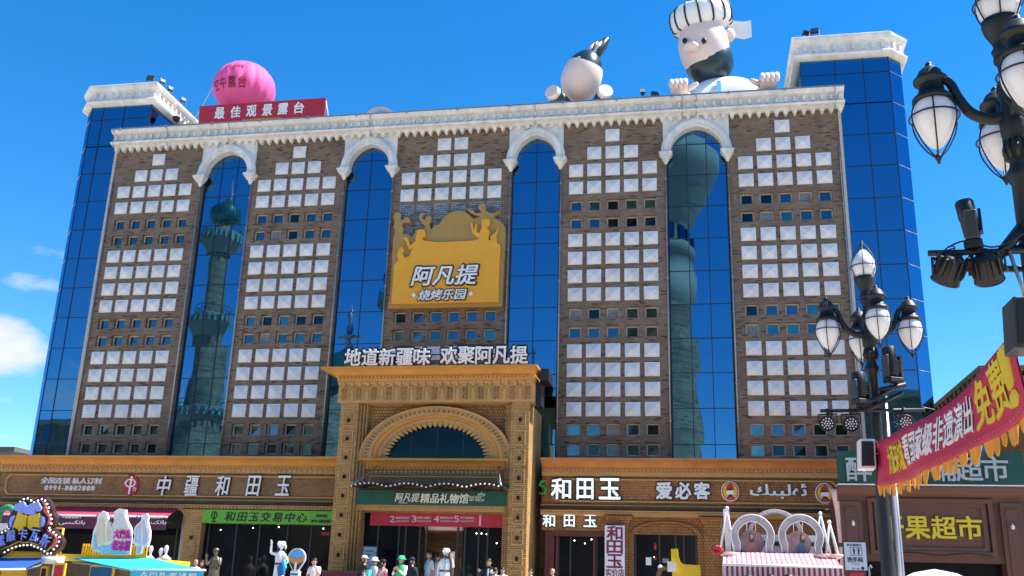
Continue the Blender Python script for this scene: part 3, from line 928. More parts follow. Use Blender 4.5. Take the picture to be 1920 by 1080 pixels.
mb.build('cornice_scallops', M['ochre'], po)
mb = MB(); cw0, cw1 = F(616, 688).x, F(1016, 685).x
n = 8; d = .5
prof = [(YF+.9, zc1), (YF-.26-d, zc1), (YF-.26-d, zc1-.06)]
for i in range(n+1):
    a = math.pi/2*i/n
    prof.append((-0.0+YF-.26-d+d*math.sin(a), zc1-.08-(zc1-.08-zc0-.02)*(1-math.cos(a))))
prof += [(YF-.2, zc0), (YF+.9, zc0)]
# mitred: sides flare too, built as rings
rings = []
for (y, z) in prof[1:-1]:
    e = (YF-.26)-y
    xa, xb2 = fx0-.02-e*(abs(cw0-fx0)/d), fx1+.02+e*.3
    rings.append([mb.v(xa, YF+.9, z), mb.v(xa, y, z), mb.v(xb2, y, z), mb.v(xb2, YF+.9, z)])
for a, b in zip(rings, rings[1:]):
    for k in range(3): mb.f([a[k], a[k+1], b[k+1], b[k]])
mb.f(rings[0]); mb.f(list(reversed(rings[-1])))
mb.build('cornice', M['orange'], po)
mb = MB(); k_ = 52
for i in range(k_):
    x = fx0+.05+i*(fx1-fx0-.1)/k_
    mb.box(x, x+.075, YF-.40, YF-.2, zc0+.10, zc0+.17)
mb.build('dentils', M['ochre'], po)
mb = MB(); mb.box(cw1-.02, cw1+.30, YF-.2, YF+.9, 9.54, zc1-.05); mb.box(fx1+.0, fx1+.22, YF+.15, YF+.9, zfr0-.1, 9.537); mb.build('dark_side_frame', M['dkmetal'], po)
# lower storey of the portal
ybl = YF+.45
zb1, zb0 = F(800, 858).z, F(800, 878).z
mb = MB(); cove(mb, xl1+.02, xr0-.02, ybl, zb1, zb0, .3); mb.build('arch_ledge', M['orange'], po)
mb = MB()
for i in range(42):
    x = xl1+.1+i*(xr0-xl1-.2)/42
    mb.box(x, x+.07, ybl-.09, ybl-.031, zb0+.02, zb0+.10)
mb.build('ledge_dentils', M['ochre'], po)
mb = MB(); mb.box(xl1+.02, xr0-.02, ybl, ybl+.3, F(800, 960).z, zb0-.002); mb.build('name_wall', M['brownbrick'], po)
mb = MB()
a, b = xl1+.5, xr0-.5; z1, z0 = F(800, 890).z, F(800, 912).z
mb.box(a, b, ybl-.03, ybl-.001, z1-.05, z1); mb.box(a, a+.05, ybl-.03, ybl-.001, z0-.4, z1-.0501); mb.box(b-.05, b, ybl-.03, ybl-.001, z0-.4, z1-.0501)
for i in range(30):
    x = a+(i+.5)*(b-a)/30; zc = z1+.16
    mb.prism([(x-.07, zc), (x, zc+.06), (x+.07, zc), (x, zc-.06)], ybl-.025, ybl-.001)
mb.build('panel_frame', M['ochre'], po)
zd1, zd0 = F(800, 946).z, F(800, 957).z
mb = MB(); mb.box(xl1+.02, xr0-.02, ybl-.22, ybl-.001, zd0, zd1-.01)
for i in range(40):
    x = xl1+.1+i*(xr0-xl1-.2)/40
    mb.box(x, x+.07, ybl-.26, ybl-.2205, zd0+.04, zd1-.08)
mb.build('lower_dentil_band', M['ochre'], po)
# doorway: deep dark vestibule, glass door leaves, goods glowing inside
dz = F(800, 957).z
yd = ybl+.5
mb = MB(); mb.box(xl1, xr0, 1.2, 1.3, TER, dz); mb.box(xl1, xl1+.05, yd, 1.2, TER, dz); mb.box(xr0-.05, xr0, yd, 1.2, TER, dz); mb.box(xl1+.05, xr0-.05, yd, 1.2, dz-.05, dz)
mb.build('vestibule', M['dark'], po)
dx = [F(p, 1000).x for p in (695, 735, 748, 775, 788, 848, 862, 888, 905, 940)]
mb = MB()
for a, b in ((xl1+.05, dx[3]), (dx[6]-.1, xr0-.05)): mb.box(a, b, yd, yd+.03, TER, dz-.06)
mb.build('door_glass', M['shopglass'], po)
mb = MB()
for x in dx: mb.box(x-.035, x+.035, yd-.05, yd-.001, TER, dz-.06)
mb.build('door_frames', M['greymetalbox'], po)
mb = MB(); mb.box(dx[3]+.1, dx[6]-.15, yd+.3, yd+.36, 3.95, 4.25); mb.build('price_board', M['letter'], po)
mb = MB(); mb.box(dx[3]+.1, dx[6]-.15, yd+.28, yd+.299, 3.95, 4.0); mb.build('price_board_edge', M['red'], po)
mb = MB()
for k in range(5): mb.box(dx[3]+.05, dx[6]-.1, .6, 1.1, TER+.3+k*.42, TER+.34+k*.42)
mb.build('shelves', M['wood'], po)
goods = MB()
for k in range(5):
    for i in range(9): 
        x = dx[3]+.12+i*.155; goods.box(x, x+.1, .65, .85, TER+.341+k*.42, TER+.50+k*.42+rnd.uniform(0, .12))
goods.build('shelf_goods', M['yellow'], po)
for x, y, z in ((dx[3]+.25, -.3, 3.15), (dx[3]+.2, -.2, 2.7), (dx[5]-.1, 0, 2.85), (dx[5]+.0, -.1, 3.3), (dx[4]+.2, -.2, 2.45), (dx[6]-.2, -.3, 2.7)):
    mb = MB(); mb.lathe([(0, -.07), (.06, -.05), (.075, 0), (.05, .06), (0, .08)], (x, y, z), 10); mb.build('warm_lamp', M['warmlamp'], po)
for x, z in ((dx[7]+.1, 3.9), (dx[7]+.3, 3.88), (dx[7]-.1, 3.9), (dx[9]-.35, 3.55)):
    mb = MB(); mb.lathe([(0, -.015), (.02, -.01), (.025, 0)], (x, yd-.01, z), 8, ax=(0, 1, 0)); mb.build('spot_lamp', M['coollamp'], po)
mb = MB()                                       # glass canopy on rods with scalloped edge
cz = at(800, 912, -4.1)
c0, c1 = at(656, 908, -4.1).x, at(945, 915, -4.1).x
zc = cz.z
ns = 4
for i in range(ns):
    a0 = c0+(c1-c0)*i/ns; a1 = c0+(c1-c0)*(i+1)/ns
    M8 = 8
    for k in range(M8):
        t0, t1 = k/M8, (k+1)/M8
        h0, h1 = .13*math.sin(math.pi*t0), .13*math.sin(math.pi*t1)
        xa, xb = a0+(a1-a0)*t0, a0+(a1-a0)*t1
        A = [mb.v(xa, -4.1, zc+h0), mb.v(xb, -4.1, zc+h1), mb.v(xb, ybl-.02, zc+.12+h1), mb.v(xa, ybl-.02, zc+.12+h0)]
        B = [mb.v(p.co.x, p.co.y, p.co.z-.05) for p in A]
        mb.f(A); mb.f(list(reversed(B)))
        mb.f([A[0], A[1], B[1], B[0]]); mb.f([A[2], A[3], B[3], B[2]]); mb.f([A[1], A[2], B[2], B[1]]); mb.f([A[3], A[0], B[0], B[3]])
cp_o = thing('canopy', 'dark scalloped glass canopy with white dots hung on two rods over the green sign', 'canopy', ((c0+c1)/2, ybl, zc))
mb.build('canopy_roof', M['dkmetal'], cp_o)
mb = MB()
for i in range(34):
    x = c0+.06+i*(c1-c0-.1)/34
    t = ((x-c0)/(c1-c0)*ns) % 1
    mb.lathe([(0, -.02), (.035, -.01), (.035, 0)], (x, -4.105, zc-.02+.13*math.sin(math.pi*t)), 8, ax=(0, 1, 0))
mb.build('canopy_dots', M['letter'], cp_o)
for xx, s in ((c0+.12, 1), (c1-.12, -1)):
    mb = MB(); mb.tube([(xx, -4.05, zc+.03), (xx+s*.42, ybl-.02, zc+.95)], .02, 6); mb.tube([(xx, -4.05, zc+.03), (xx+s*.12, -3.75, zc+.29)], .045, 6); mb.build('rod', M['alu'], cp_o)
# green name board under the canopy
gb = thing('shop_sign', 'dark green signboard with white lettering under the scalloped canopy', 'sign', (.6, ybl-.25, F(800, 946).z))
gx0, gx1 = F(677, 920).x, F(947, 920).x
mb = MB(); mb.box(xl1-.02, xr0+.02, ybl-.28, ybl-.001, F(800, 946).z, F(800, 919).z); mb.build('board', M['green'], gb)
yl = ybl-.281
letters_px('阿凡提', (742, 924), (786, 941), yl, M['letter'], gb, bold=.012, shear=.2)
letters_px('AFANTI', (748, 941.5), (764, 944.3), yl, M['letter'], gb, bold=.01)
letters_px('精品礼物馆', (789, 925), (879, 944), yl, M['letter'], gb, bold=.02, shear=.15)
letters_px('BOUTIQUE\nGIFT MUSEUM', (881, 930), (908, 940), yl, M['letter'], gb, bold=.01, line=.85)
mb = MB(); c = at(903, 928, yl)
for dx_, dz_, r_ in ((-.10, 0, .05), (0, .03, .06), (.1, 0, .045), (.03, -.02, .05)): disc(mb, (c.x+dx_, c.z+dz_), r_, yl-.03, yl)
mb.build('cloud_mark', M['teal'], gb)
# red floor guide over the doors
rb = thing('banner', 'dark red floor guide banner numbered 2 3 4 5 above the portal doors', 'banner', (.6, yd-.3, F(800, 985).z))
yr = ybl+.16
ra, rb_ = at(695, 962, yr), at(945, 987, yr)
mb = MB(); mb.box(ra.x, rb_.x, yr, yr+.05, at(800, 987, yr).z, at(800, 961, yr).z); mb.build('board', M['red'], rb)
for k, (nx, dgt) in enumerate(((731, '2'), (772, '3'), (814, '4'), (852, '5'))):
    letters_px(dgt, (nx, 967), (nx+9, 979), yr, M['lilac'], rb, depth=.01)
    letters_px(['超级烤肉餐厅', '超级大盘餐厅', '歌舞宴会大厅', '空中观景露台'][k], (nx+11, 968.5), (nx+37, 973), yr, M['lilac'], rb, depth=.01, bold=.02)
    letters_px('欢迎品尝地道风味', (nx+11, 975), (nx+36, 979), yr, M['lilac'], rb, depth=.01)
mb = MB(); mb.box(at(899, 970, yr).x, at(902, 970, yr).x, yr-.01, yr, at(900, 986, yr).z, at(900, 966, yr).z); mb.build('divider', M['lilac'], rb)

# ------------------------------------------------------------------ lettering on the facades
def sign_group(name, label, px, py, Y):
    p = at(px, py, Y)
    return thing(name, label, 'sign', (p.x, Y, p.z))
yb_l = YP+.0
s = sign_group('channel_letters', 'small white letters and phone number at the left end of the brown fascia', 135, 915, YP)
letters_px('全国连锁 私人订制', (78, 906.5), (193, 896.5), YP+.06, M['letter'], s, bold=.02, depth=.08, shear=.12)
letters_px('0991-8882888', (85, 919), (179, 911), YP+.06, M['letter'], s, bold=.02, depth=.08, shear=.1, spacing=1.25)
s = sign_group('emblem', 'dark red rounded emblem with a white ring and stroke on the brown fascia', 246, 910, YP)
c = at(246, 909.5, YP)
mb = MB()
mb.prism([(c.x+.33*math.cos(a)*(1-.08*math.sin(a)), c.z+.44*math.sin(a)+.02*math.cos(3*a)) for a in [2*math.pi*i/24 for i in range(24)]], YP-.02, YP+.06)
mb.build('plaque', M['red'], s)
mb = MB(); ring(mb, (c.x-.03, c.z+.08), .25, .065, YP-.05, YP-.021, sz=.72); mb.prism([(c.x-.06, c.z-.38), (c.x+.0, c.z-.40), (c.x+.05, c.z+.36), (c.x-.03, c.z+.38)], YP-.06, YP-.021)
ring(mb, (c.x+.20, c.z-.17), .07, .025, YP-.05, YP-.021)
mb.build('emblem_strokes', M['letter'], s)
s = sign_group('channel_letters', 'five large white characters spaced along the brown fascia left of the portal', 420, 912, YP)
for ch, x in zip('中疆和田玉', (308, 360, 418, 476, 531)):
    w = 15
    letters_px(ch, (x-w+1, 930), (x+w+1, 892), YP+.03, M['dkmetal'], s, name='letter_backing', bold=.05, depth=.04, shear=.12)
    letters_px(ch, (x-w, 929), (x+w, 892.5), YP-.011, M['letter'], s, name='letter', bold=.014, depth=.05, shear=.12)
s = sign_group('fascia_sign', 'bright lime green sign with dark characters over the glass shop', 500, 970, YP)
a, b = at(378, 980, YP-.2), at(625, 957, YP-.2)
mb = MB(); mb.box(a.x, min(b.x, xl0-.02), YP-.2, YP+.25, a.z, at(500, 957, YP-.2).z); mb.build('board', M['lime'], s)
letters_px('和田玉交易中心', (421, 977), (576, 961.5), YP-.2, M['black'], s, bold=.015, depth=.02, shear=.12, spacing=1.2)
letters_px('咨询电话', (592, 970), (614, 964.5), YP-.2, M['black'], s, bold=.01, depth=.02)
letters_px('0991-6882888', (583, 980), (620, 974.5), YP-.2, M['black'], s, bold=.015, depth=.02)
c = at(402, 966, YP-.2); mb = MB(); ring(mb, (c.x, c.z), .13, .03, YP-.22, YP-.2, sz=1.2); mb.box(c.x-.02, c.x+.02, YP-.225, YP-.2, c.z-.2, c.z+.14); mb.box(c.x-.1, c.x+.1, YP-.22, YP-.2, c.z-.27, c.z-.22); mb.build('emblem', M['black'], s)
# right podium
s = sign_group('channel_letters', 'three large glowing white characters beside a green mark right of the portal', 1098, 916, YP)
for ch, x0, x1 in (('和', 1033, 1071), ('田', 1081, 1113), ('玉', 1123, 1163)):
    letters_px(ch, (x0, 936), (x1, 897), YP+.0, M['dkmetal'], s, name='letter_backing', bold=.06, depth=.03)
    letters_px(ch, (x0+.6, 935.4), (x1-.6, 897.6), YP-.031, M['letterlit'], s, name='letter', bold=.02, depth=.05)
mb = MB(); c = at(1018, 916, YP)
pts = [(c.x+.11, c.z+.30), (c.x-.05, c.z+.28), (c.x-.12, c.z+.12), (c.x+.02, c.z+.08), (c.x+.12, c.z-.03), (c.x+.08, c.z-.16), (c.x-.06, c.z-.2), (c.x-.16, c.z-.12)]
mb.tube([(p[0], YP-.03, p[1]) for p in pts], [.03, .06, .07, .06, .07, .06, .05, .02], 8); mb.box(c.x-.02, c.x+.02, YP-.03, YP+.06, c.z-.1, c.z+.1)
mb.build('green_mark', mat('leaf_green_paint', (.02, .28, .05), .5), s)
s = sign_group('channel_letters', 'three plump cream characters in the middle of the terracotta fascia', 1280, 920, YP)
for ch, x0 in (('爱', 1230), ('必', 1266), ('客', 1301)):
    letters_px(ch, (x0, 936), (x0+30, 904), YP+.02, M['dkmetal'], s, name='letter_backing', bold=.07, depth=.03)
    letters_px(ch, (x0+1, 935), (x0+29, 905), YP-.011, M['letter'], s, name='letter', bold=.036, depth=.06)
def badge(px, py, label):
    c = at(px, py, YP)
    s = thing('badge', label, 'sign', (c.x, YP, c.z))
    mb = MB(); disc(mb, (c.x, c.z), .33, YP-.05, YP+.06, sz=1.12); mb.build('rim', M['letter'], s)
    mb = MB(); disc(mb, (c.x, c.z), .30, YP-.07, YP-.0505, sz=1.12); mb.build('ground_ring', M['red'], s)
    mb = MB(); disc(mb, (c.x, c.z), .265, YP-.085, YP-.0705, sz=1.12); mb.build('face', M['yellow'], s)
    mb = MB(); mb.prism([(c.x-.16, c.z+.02), (c.x+.14, c.z+.04), (c.x+.12, c.z+.2), (c.x+.02, c.z+.30), (c.x-.12, c.z+.2)], YP-.1, YP-.0855); mb.prism([(c.x-.15, c.z-.28), (c.x+.15, c.z-.28), (c.x+.06, c.z-.12), (c.x-.06, c.z-.12)], YP-.1, YP-.0855); mb.build('red_shape', M['red'], s)
    mb = MB(); disc(mb, (c.x, c.z-.04), .14, YP-.1, YP-.0855, n=18, sz=.9); mb.build('pale_shape', M['letter'], s)
badge(1369, 921.5, 'round yellow and dark red badge between the cream characters and the flowing script')
badge(1546, 925, 'round yellow and dark red badge beside the corner of the red brown shop')
s = sign_group('channel_letters', 'flowing white script lettering at the right end of the terracotta fascia', 1458, 920, YP)
letters_px('\ufeda\ufbe9\ufe92\ufedf\ufee9\ufe8b', (1407, 934), (1511, 908), YP-.0, M['letter'], s, bold=.02, depth=.07)
s = sign_group('channel_letters', 'three small glowing white characters over the shop doorway right of the portal', 1068, 976, YP)
for ch, x0, x1 in (('和', 1017, 1041), ('田', 1057, 1078), ('玉', 1094, 1119)):
    letters_px(ch, (x0, 988), (x1, 964.5), YP+.04, M['dkmetal'], s, name='letter_backing', bold=.06, depth=.02)
    letters_px(ch, (x0+.5, 987.5), (x1-.5, 965), YP+.019, M['letterlit'], s, name='letter', bold=.02, depth=.04)
s = sign_group('vertical_sign', 'tall white lightbox with dark red vertical characters on the column', 1153, 1030, YP-.3)
a, b = at(1134, 985, YP-.35), at(1171, 985, YP-.35)
mb = MB(); mb.box(a.x, b.x, YP-.35, YP-.12, 2.05, a.z); mb.build('lightbox', mat('sign_white', (.72, .73, .82), .4, var=0), s)
for ch, y0, y1 in (('和', 1012, 987), ('田', 1037, 1014), ('玉', 1064, 1040)):
    letters_px(ch, (1138, y0), (1167, y1), YP-.351, M['darkred'], s, name='letter', bold=.03, depth=.015)
letters_px('实价店', (1136, 1080), (1170, 1067), YP-.351, M['darkred'], s, bold=.02, depth=.015)

# rooftop lettering on the portal
yt = YF-.3
s = thing('channel_letters', 'two groups of white rooftop characters with dark outlines above the portal', 'sign', (.8, yt, zc1))
for body, x0, x1, y0, y1 in (('地道新疆味', 646, 808, 686, 655), ('欢聚阿凡提', 826, 990, 683.5, 651)):
    n = len(body); w = (x1-x0)/n
    for i, ch in enumerate(body):
        yy = (y1-y0)
        a, b = x0+w*i, x0+w*(i+1)-1
        dy = -(i*.35)
        letters_px(ch, (a-1.5, y0+1.5+dy), (b+2, y1-2+dy), yt+.06, M['dkmetal'], s, name='letter_backing', bold=.075, depth=.05)
        letters_px(ch, (a, y0+dy), (b, y1+dy), yt+.0, M['letter'], s, name='letter', bold=.028, depth=.07)
mb = MB(); p0, p1 = at(640, 688, yt+.15), at(1005, 684, yt+.15)
for z in (zc1+.03, zc1+.55): mb.box(p0.x, p1.x, yt+.12, yt+.17, z, z+.04)
for i in range(14): 
    x = p0.x+.1+i*(p1.x-p0.x-.2)/13; mb.box(x-.02, x+.02, yt+.171, yt+.2, zc1, zc1+.8)
mb.build('support_frame', M['dkmetal'], s)

# gold sign between the two middle glass strips
yg = -.3
gs = thing('billboard', 'large gold billboard with cut-out dancing figures along its top edge', 'billboard', (0.2, yg, 13.4))
Q = lambda zx, zy, Y: at(640+zx/4.8, 360+zy/4.8, Y)
back = [(415,1050),(440,900),(455,640),(465,440),(485,350),(470,310),(480,270),(468,215),(490,185),(525,185),(540,205),(530,240),(545,255),(580,225),(610,230),(625,270),(560,275),(545,290),(558,340),(550,380),(610,385),(630,410),(660,370),(690,340),(740,330),(760,310),(735,290),(700,240),(705,200),(735,180),(745,200),(725,230),(750,250),(770,215),(805,220),(812,250),(790,290),(805,340),(840,300),(880,290),(920,230),(980,185),(1050,165),(1120,180),(1160,215),(1190,240),(1250,222),(1200,205),(1165,190),(1120,145),(1180,158),(1205,190),(1260,185),(1230,140),(1250,105),(1290,100),(1302,130),(1290,160),(1330,187),(1370,190),(1430,175),(1380,208),(1370,235),(1430,260),(1470,310),(1475,400),(1460,700),(1445,1030)]
front = [(450,1008),(475,655),(505,625),(510,590),(498,580),(520,500),(545,490),(565,510),(560,540),(550,550),(572,590),(615,575),(640,500),(610,515),(580,440),(545,412),(580,405),(600,420),(620,480),(670,440),(665,410),(680,375),(675,350),(700,335),(745,340),(755,370),(750,400),(720,420),(760,440),(860,452),(1180,438),(1240,420),(1180,370),(1160,280),(1180,280),(1192,340),(1210,280),(1225,290),(1212,350),(1240,370),(1265,320),(1260,250),(1300,235),(1335,250),(1335,290),(1305,315),(1335,360),(1322,428),(1345,438),(1340,400),(1380,370),(1415,320),(1392,390),(1400,460),(1430,475),(1410,990)]
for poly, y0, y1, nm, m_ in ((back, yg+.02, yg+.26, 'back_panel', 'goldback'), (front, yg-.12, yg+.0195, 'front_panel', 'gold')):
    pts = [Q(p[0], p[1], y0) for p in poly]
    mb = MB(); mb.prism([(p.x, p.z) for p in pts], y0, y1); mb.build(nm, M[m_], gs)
yf_ = yg-.121
for body, a, b, bo, sh in (('阿凡提', (630, 845), (1232, 655), .02, .22), ('烧烤乐园', (690, 978), (1130, 872), .02, .22)):
    A, B = (640+a[0]/4.8, 360+a[1]/4.8), (640+b[0]/4.8, 360+b[1]/4.8)
    letters_px(body, (A[0]-1, A[1]+1), (B[0]+1.4, B[1]-1), yf_, M['black'], gs, name='letter_backing', bold=bo+.045, shear=sh, depth=.05)
    letters_px(body, A, B, yf_-.051, M['letter'], gs, bold=bo, shear=sh, depth=.07)
for zx, zy in ((655, 930), (1168, 920)):
    mb = MB(); c = Q(zx, zy, yf_); disc(mb, (c.x, c.z), .085, yf_-.08, yf_, n=16); mb.build('dot', M['letter'], gs)

# roof banner, balloon, roof floodlights
yrb = 0.9
rbn = thing('roof_banner', 'long red banner board with white characters on the roof edge beside the pink balloon', 'banner', (-10, yrb, 22.9))
a, b, c, d = at(373, 235, yrb), at(608, 219, yrb), at(611, 183, yrb), at(374, 199, yrb)
mb = MB(); mb.prism([(a.x, a.z-.35), (b.x, b.z-.35), (c.x, c.z), (d.x, d.z)], yrb, yrb+.08); mb.build('board', M['red'], rbn)
tops = []
for i, ch in enumerate('最佳观景露台'):
    x = 402+i*29.7; yv = 200-(x-402)*.068
    letters_px(ch, (x, yv+23), (x+20.5, yv+1.5), yrb, M['letter'], rbn, name='letter', bold=.025, depth=.03)
letters_px('阿凡提烧烤乐园欢迎您', (455, 226.5), (527, 220), yrb, M['yellowletter'], rbn, depth=.02, bold=.02)
mb = MB()
for x, y in ((375, 199), (490, 192), (609, 184)):
    p = at(x, y, yrb); mb.tube([(p.x, yrb+.1, p.z), (p.x, yrb+1.6, 22.6)], .03, 6); mb.tube([(p.x, yrb+.1, 22.6), (p.x, yrb+.1, p.z)], .03, 6)
mb.build('struts', M['letter'], rbn)
bc = at(458, 168, 3.2)
br = (at(511, 162, 3.2).x-at(405, 162, 3.2).x)/2
bal = thing('balloon', 'big pink striped balloon with dark characters tethered on the roof', 'balloon', (bc.x, 3.2, 22.7))
mb = MB()
gores = 16; nseg = 96
def ball_r(th): return math.sin(th)*(1.0 if th < 1.7 else 1.0-.06*(th-1.7))
rings = []
for i in range(25):
    th = math.pi*i/24*.97
    rg = []
    for k in range(nseg):
        ph = 2*math.pi*k/nseg
        pinch = 1-.05*abs(math.cos(gores*ph/2))**6*math.sin(th)
        rr = br*ball_r(th)*pinch
        rg.append(mb.v(bc.x+rr*math.cos(ph), 3.2+rr*math.sin(ph), bc.z+br*.90*math.cos(th)))
    rings.append(rg)
for p, q in zip(rings, rings[1:]):
    for k in range(nseg): mb.f([p[k], p[(k+1) % nseg], q[(k+1) % nseg], q[k]], True)
mb.build('envelope', M['pinkballoon'], bal)
mb = MB(); mb.lathe([(.15, bc.z-br*.89), (.5, bc.z-br*.92), (.5, 22.6)], (bc.x, 3.2, 0), 14); mb.build('blower_base', M['pinkballoon'], bal)
def on_ball(X, Z, t):
    a = (X-bc.x)/br; e = (Z-bc.z)/(br*.90)
    r = br*math.sqrt(max(.02, 1-e*e))*.995+t
    ph = a*1.0+.10
    return (bc.x+r*math.sin(ph), 3.2-r*math.cos(ph), Z)
letters('空中露台', bc.x-.86*br, bc.x+.42*br, bc.z-.40*br, bc.z-.04*br, 0, M['darkred'], bal, depth=.02, spacing=1.25, fn=on_ball)
letters('阿凡提烧烤', bc.x-.40*br, bc.x+.30*br, bc.z+.30*br, bc.z+.44*br, 0, mat('faded_pink_letter', (.55, .05, .2), .6, var=0), bal, depth=.02, spacing=1.1, fn=on_ball)
mb = MB(); mb.tube([(bc.x-br*.9, 3.0, bc.z+.4*br), (bc.x-br*1.75, 2.2, 22.8)], .025, 5); mb.build('tether', M['letter'], bal)
mb = MB(); p = at(712, 213, 4.0); r_ = (at(737, 213, 4).x-at(687, 213, 4).x)/2
pz = p.z-.1
for k in range(16):
    a0, a1 = math.pi*k/16, math.pi*(k+1)/16
    g_ = lambda a_, q: (p.x-r_*q*math.cos(a_), pz+r_*.62*q*math.sin(a_))
    mb.prism([g_(a0, .72), g_(a1, .72), g_(a1, 1), g_(a0, 1)], 3.9, 4.1)
ra_ = mb.build('roof_arch', M['skin_doll'], None, (p.x, 4, 22.6)); tag(ra_, 'small pale pink arch peeping over the middle of the roof edge', 'arch')
mb = MB(); mb.box(p.x-r_, p.x+r_, 3.9, 4.1, 22.6, pz); mb.build('base', M['skin_doll'], ra_)
def floodlight(px, py, Y, label, zbase, yaw=0.0, tilt=-.5, sc=1.0):
    p = at(px, py, Y)
    t = thing('floodlight', label, 'floodlight', (p.x, Y, zbase), 'floodlights on the roof edges')
    rot = Matrix.Rotation(yaw, 3, 'Z') @ Matrix.Rotation(tilt, 3, 'X')
    mb = MB(); mb.obox((p.x, Y, p.z), rot @ Vector((.17*sc, 0, 0)), rot @ Vector((0, .06*sc, 0)), rot @ Vector((0, 0, .14*sc)))
    for k in range(5): mb.obox(Vector((p.x, Y, p.z))+rot @ Vector((-.12*sc+.06*sc*k, .09*sc, 0)), rot @ Vector((.008, 0, 0)), rot @ Vector((0, .03*sc, 0)), rot @ Vector((0, 0, .12*sc)))
    mb.build('lamp_head', M['dkmetal'], t)
    mb = MB(); mb.tube([(p.x-.19*sc, Y, p.z), (p.x-.19*sc, Y, zbase+.06), (p.x+.19*sc, Y, zbase+.06), (p.x+.19*sc, Y, p.z)], .018, 5); mb.tube([(p.x, Y, zbase-.05), (p.x, Y, zbase+.07)], .03, 6); mb.build('bracket', M['dkmetal'], t)
floodlight(282, 146, .3, 'black floodlight at the front corner of the left glass tower', 25.4, .3)
floodlight(305, 152, 1.2, 'first small floodlight behind the corner on the left tower cornice', 25.4, 1.0, -.4, .8)
floodlight(320, 166, 2.8, 'middle small floodlight on the sloping edge of the left tower cornice', 25.4, 1.0, -.4, .8)
floodlight(344, 187, 5.2, 'last small floodlight on the left tower cornice nearest the red banner', 25.4, 1.0, -.4, .8)
floodlight(1527, 58, 1.0, 'black floodlight tilted up on the right glass tower', 25.4, -.2, -.4)
floodlight(1511, 62, 1.2, 'low black floodlight lying beside the taller one on the right tower', 25.4, .6, .6, .8)
floodlight(1228, 176, .2, 'tilted black floodlight on the parapet between the two rooftop figures', 23.05, .4, -.6, .9)
p = at(1205, 172, .2); t = thing('camera_dome', 'little white dome camera on a mast on the parapet', 'camera', (p.x, .2, 23.0))
mb = MB(); mb.lathe([(.12, .0), (.13, .1), (.08, .18), (.03, .2), (.03, .3), (0, .32)], (p.x, .2, p.z-.05), 12); mb.build('hood', M['white'], t)
mb = MB(); mb.lathe([(.0, -.14), (.08, -.1), (.1, 0)], (p.x, .2, p.z-.05), 12); mb.tube([(p.x, .26, 23.0), (p.x, .26, p.z)], .02, 5); mb.build('lens_dome', M['dkmetal'], t)
p = at(331, 222, 1.3); t = thing('camera_dome', 'dark dome camera under the left tower cornice', 'camera', (p.x, 1.3, 22.8))
mb = MB(); mb.lathe([(.0, -.2), (.14, -.14), (.18, 0), (.2, .05), (.1, .12), (0, .14)], (p.x, 1.3, p.z), 12); mb.tube([(p.x, 1.35, 22.8), (p.x, 1.35, p.z)], .02, 5); mb.build('dome', M['dkmetal'], t)

# ------------------------------------------------------------------ figures on the parapet (plain inflatable stand-ins)
def egg(mb, c, ax, rx, L, split, m0, m1, n=28, m=22, fat=.12):
    ax = Vector(ax).normalized(); a = Vector((0, 0, 1)) if abs(ax.z) < .9 else Vector((0, 1, 0))
    u = a.cross(ax).normalized(); w = ax.cross(u); c = Vector(c); rings = []
    for i in range(m+1):
        th = math.pi*i/m; h = -math.cos(th)
        r = rx*math.sin(th)*(1-fat*h)
        p = c+ax*(L*h)
        if i in (0, m): rings.append([mb.v(p)])
        else: rings.append([mb.v(p+(u*math.cos(2*math.pi*k/n)+w*math.sin(2*math.pi*k/n))*r) for k in range(n)])
    for i, (p, q) in enumerate(zip(rings, rings[1:])):
        mb.mi = m1 if (i+.5)/m > split else m0
        for k in range(n):
            k2 = (k+1) % n
            if len(p) == 1: mb.f([p[0], q[k], q[k2]], True)
            elif len(q) == 1: mb.f([p[k2], p[k], q[0]], True)
            else: mb.f([p[k], q[k], q[k2], p[k2]], True)
    mb.mi = 0
    return u, w, ax
YI = 1.7
dk = at(1092, 142, YI)
t = thing('inflatable_donkey', 'grey and white inflatable donkey looking over the parapet with raised ears', 'inflatable figure', (dk.x, YI, 23.0))
mb = MB(); egg(mb, (dk.x, YI, dk.z), (.34, -.16, .9), .95, 1.28, .62, 0, 1, fat=.10); mb.build('head', [M['skin_doll'], M['dark_doll']], t)
for (x0, y0, x1, y1, w, yy) in ((1102, 108, 1121, 76, .22, .3), (1111, 110, 1142, 68, .29, .55)):
    p, q = at(x0, y0, YI+.3), at(x1, y1, YI+yy+.2)
    mb = MB(); mb.tube([p, p.lerp(q, .25), p.lerp(q, .6), p.lerp(q, .88), q], [w*.55, w, w*.9, w*.45, .02], 12); e = mb.build('ear', M['dark_doll'], t)
    off = Vector((-.05, -w*.75, 0)); mb = MB(); mb.tube([p.lerp(q, .1)+off, p.lerp(q, .5)+off, p.lerp(q, .85)+off*.6], [w*.3, w*.42, .02], 8); mb.build('ear_lining', M['skin_doll'], e)
for px_, py_, dx_ in ((1038, 174, .9), (1133, 173, -.75)):
    p = at(px_, py_, YI-1.3)
    mb = MB(); mb.tube([p+Vector((0, .12, 0)), p+Vector((dx_*.5, .9, -.25)), p+Vector((dx_, 1.6, -.5))], [.36, .36, .34], 18); lg_ = mb.build('leg', M['dark_doll'], t)
    mb = MB(); mb.tube([p+Vector((-dx_*.12, -.10, .05)), p+Vector((0, .13, 0))], [.33, .375], 18); mb.build('hoof', M['skin_doll'], lg_)
for px_, r_ in ((1086, .14),):
    p = at(px_, 113, YI-.86)
    mb = MB(); mb.tube([p+Vector((r_*math.cos(a), .02, r_*1.2*math.sin(a))) for a in [math.pi*k/10 for k in range(11)]], .035, 6); mb.build('eyelid', M['white_doll'], t)
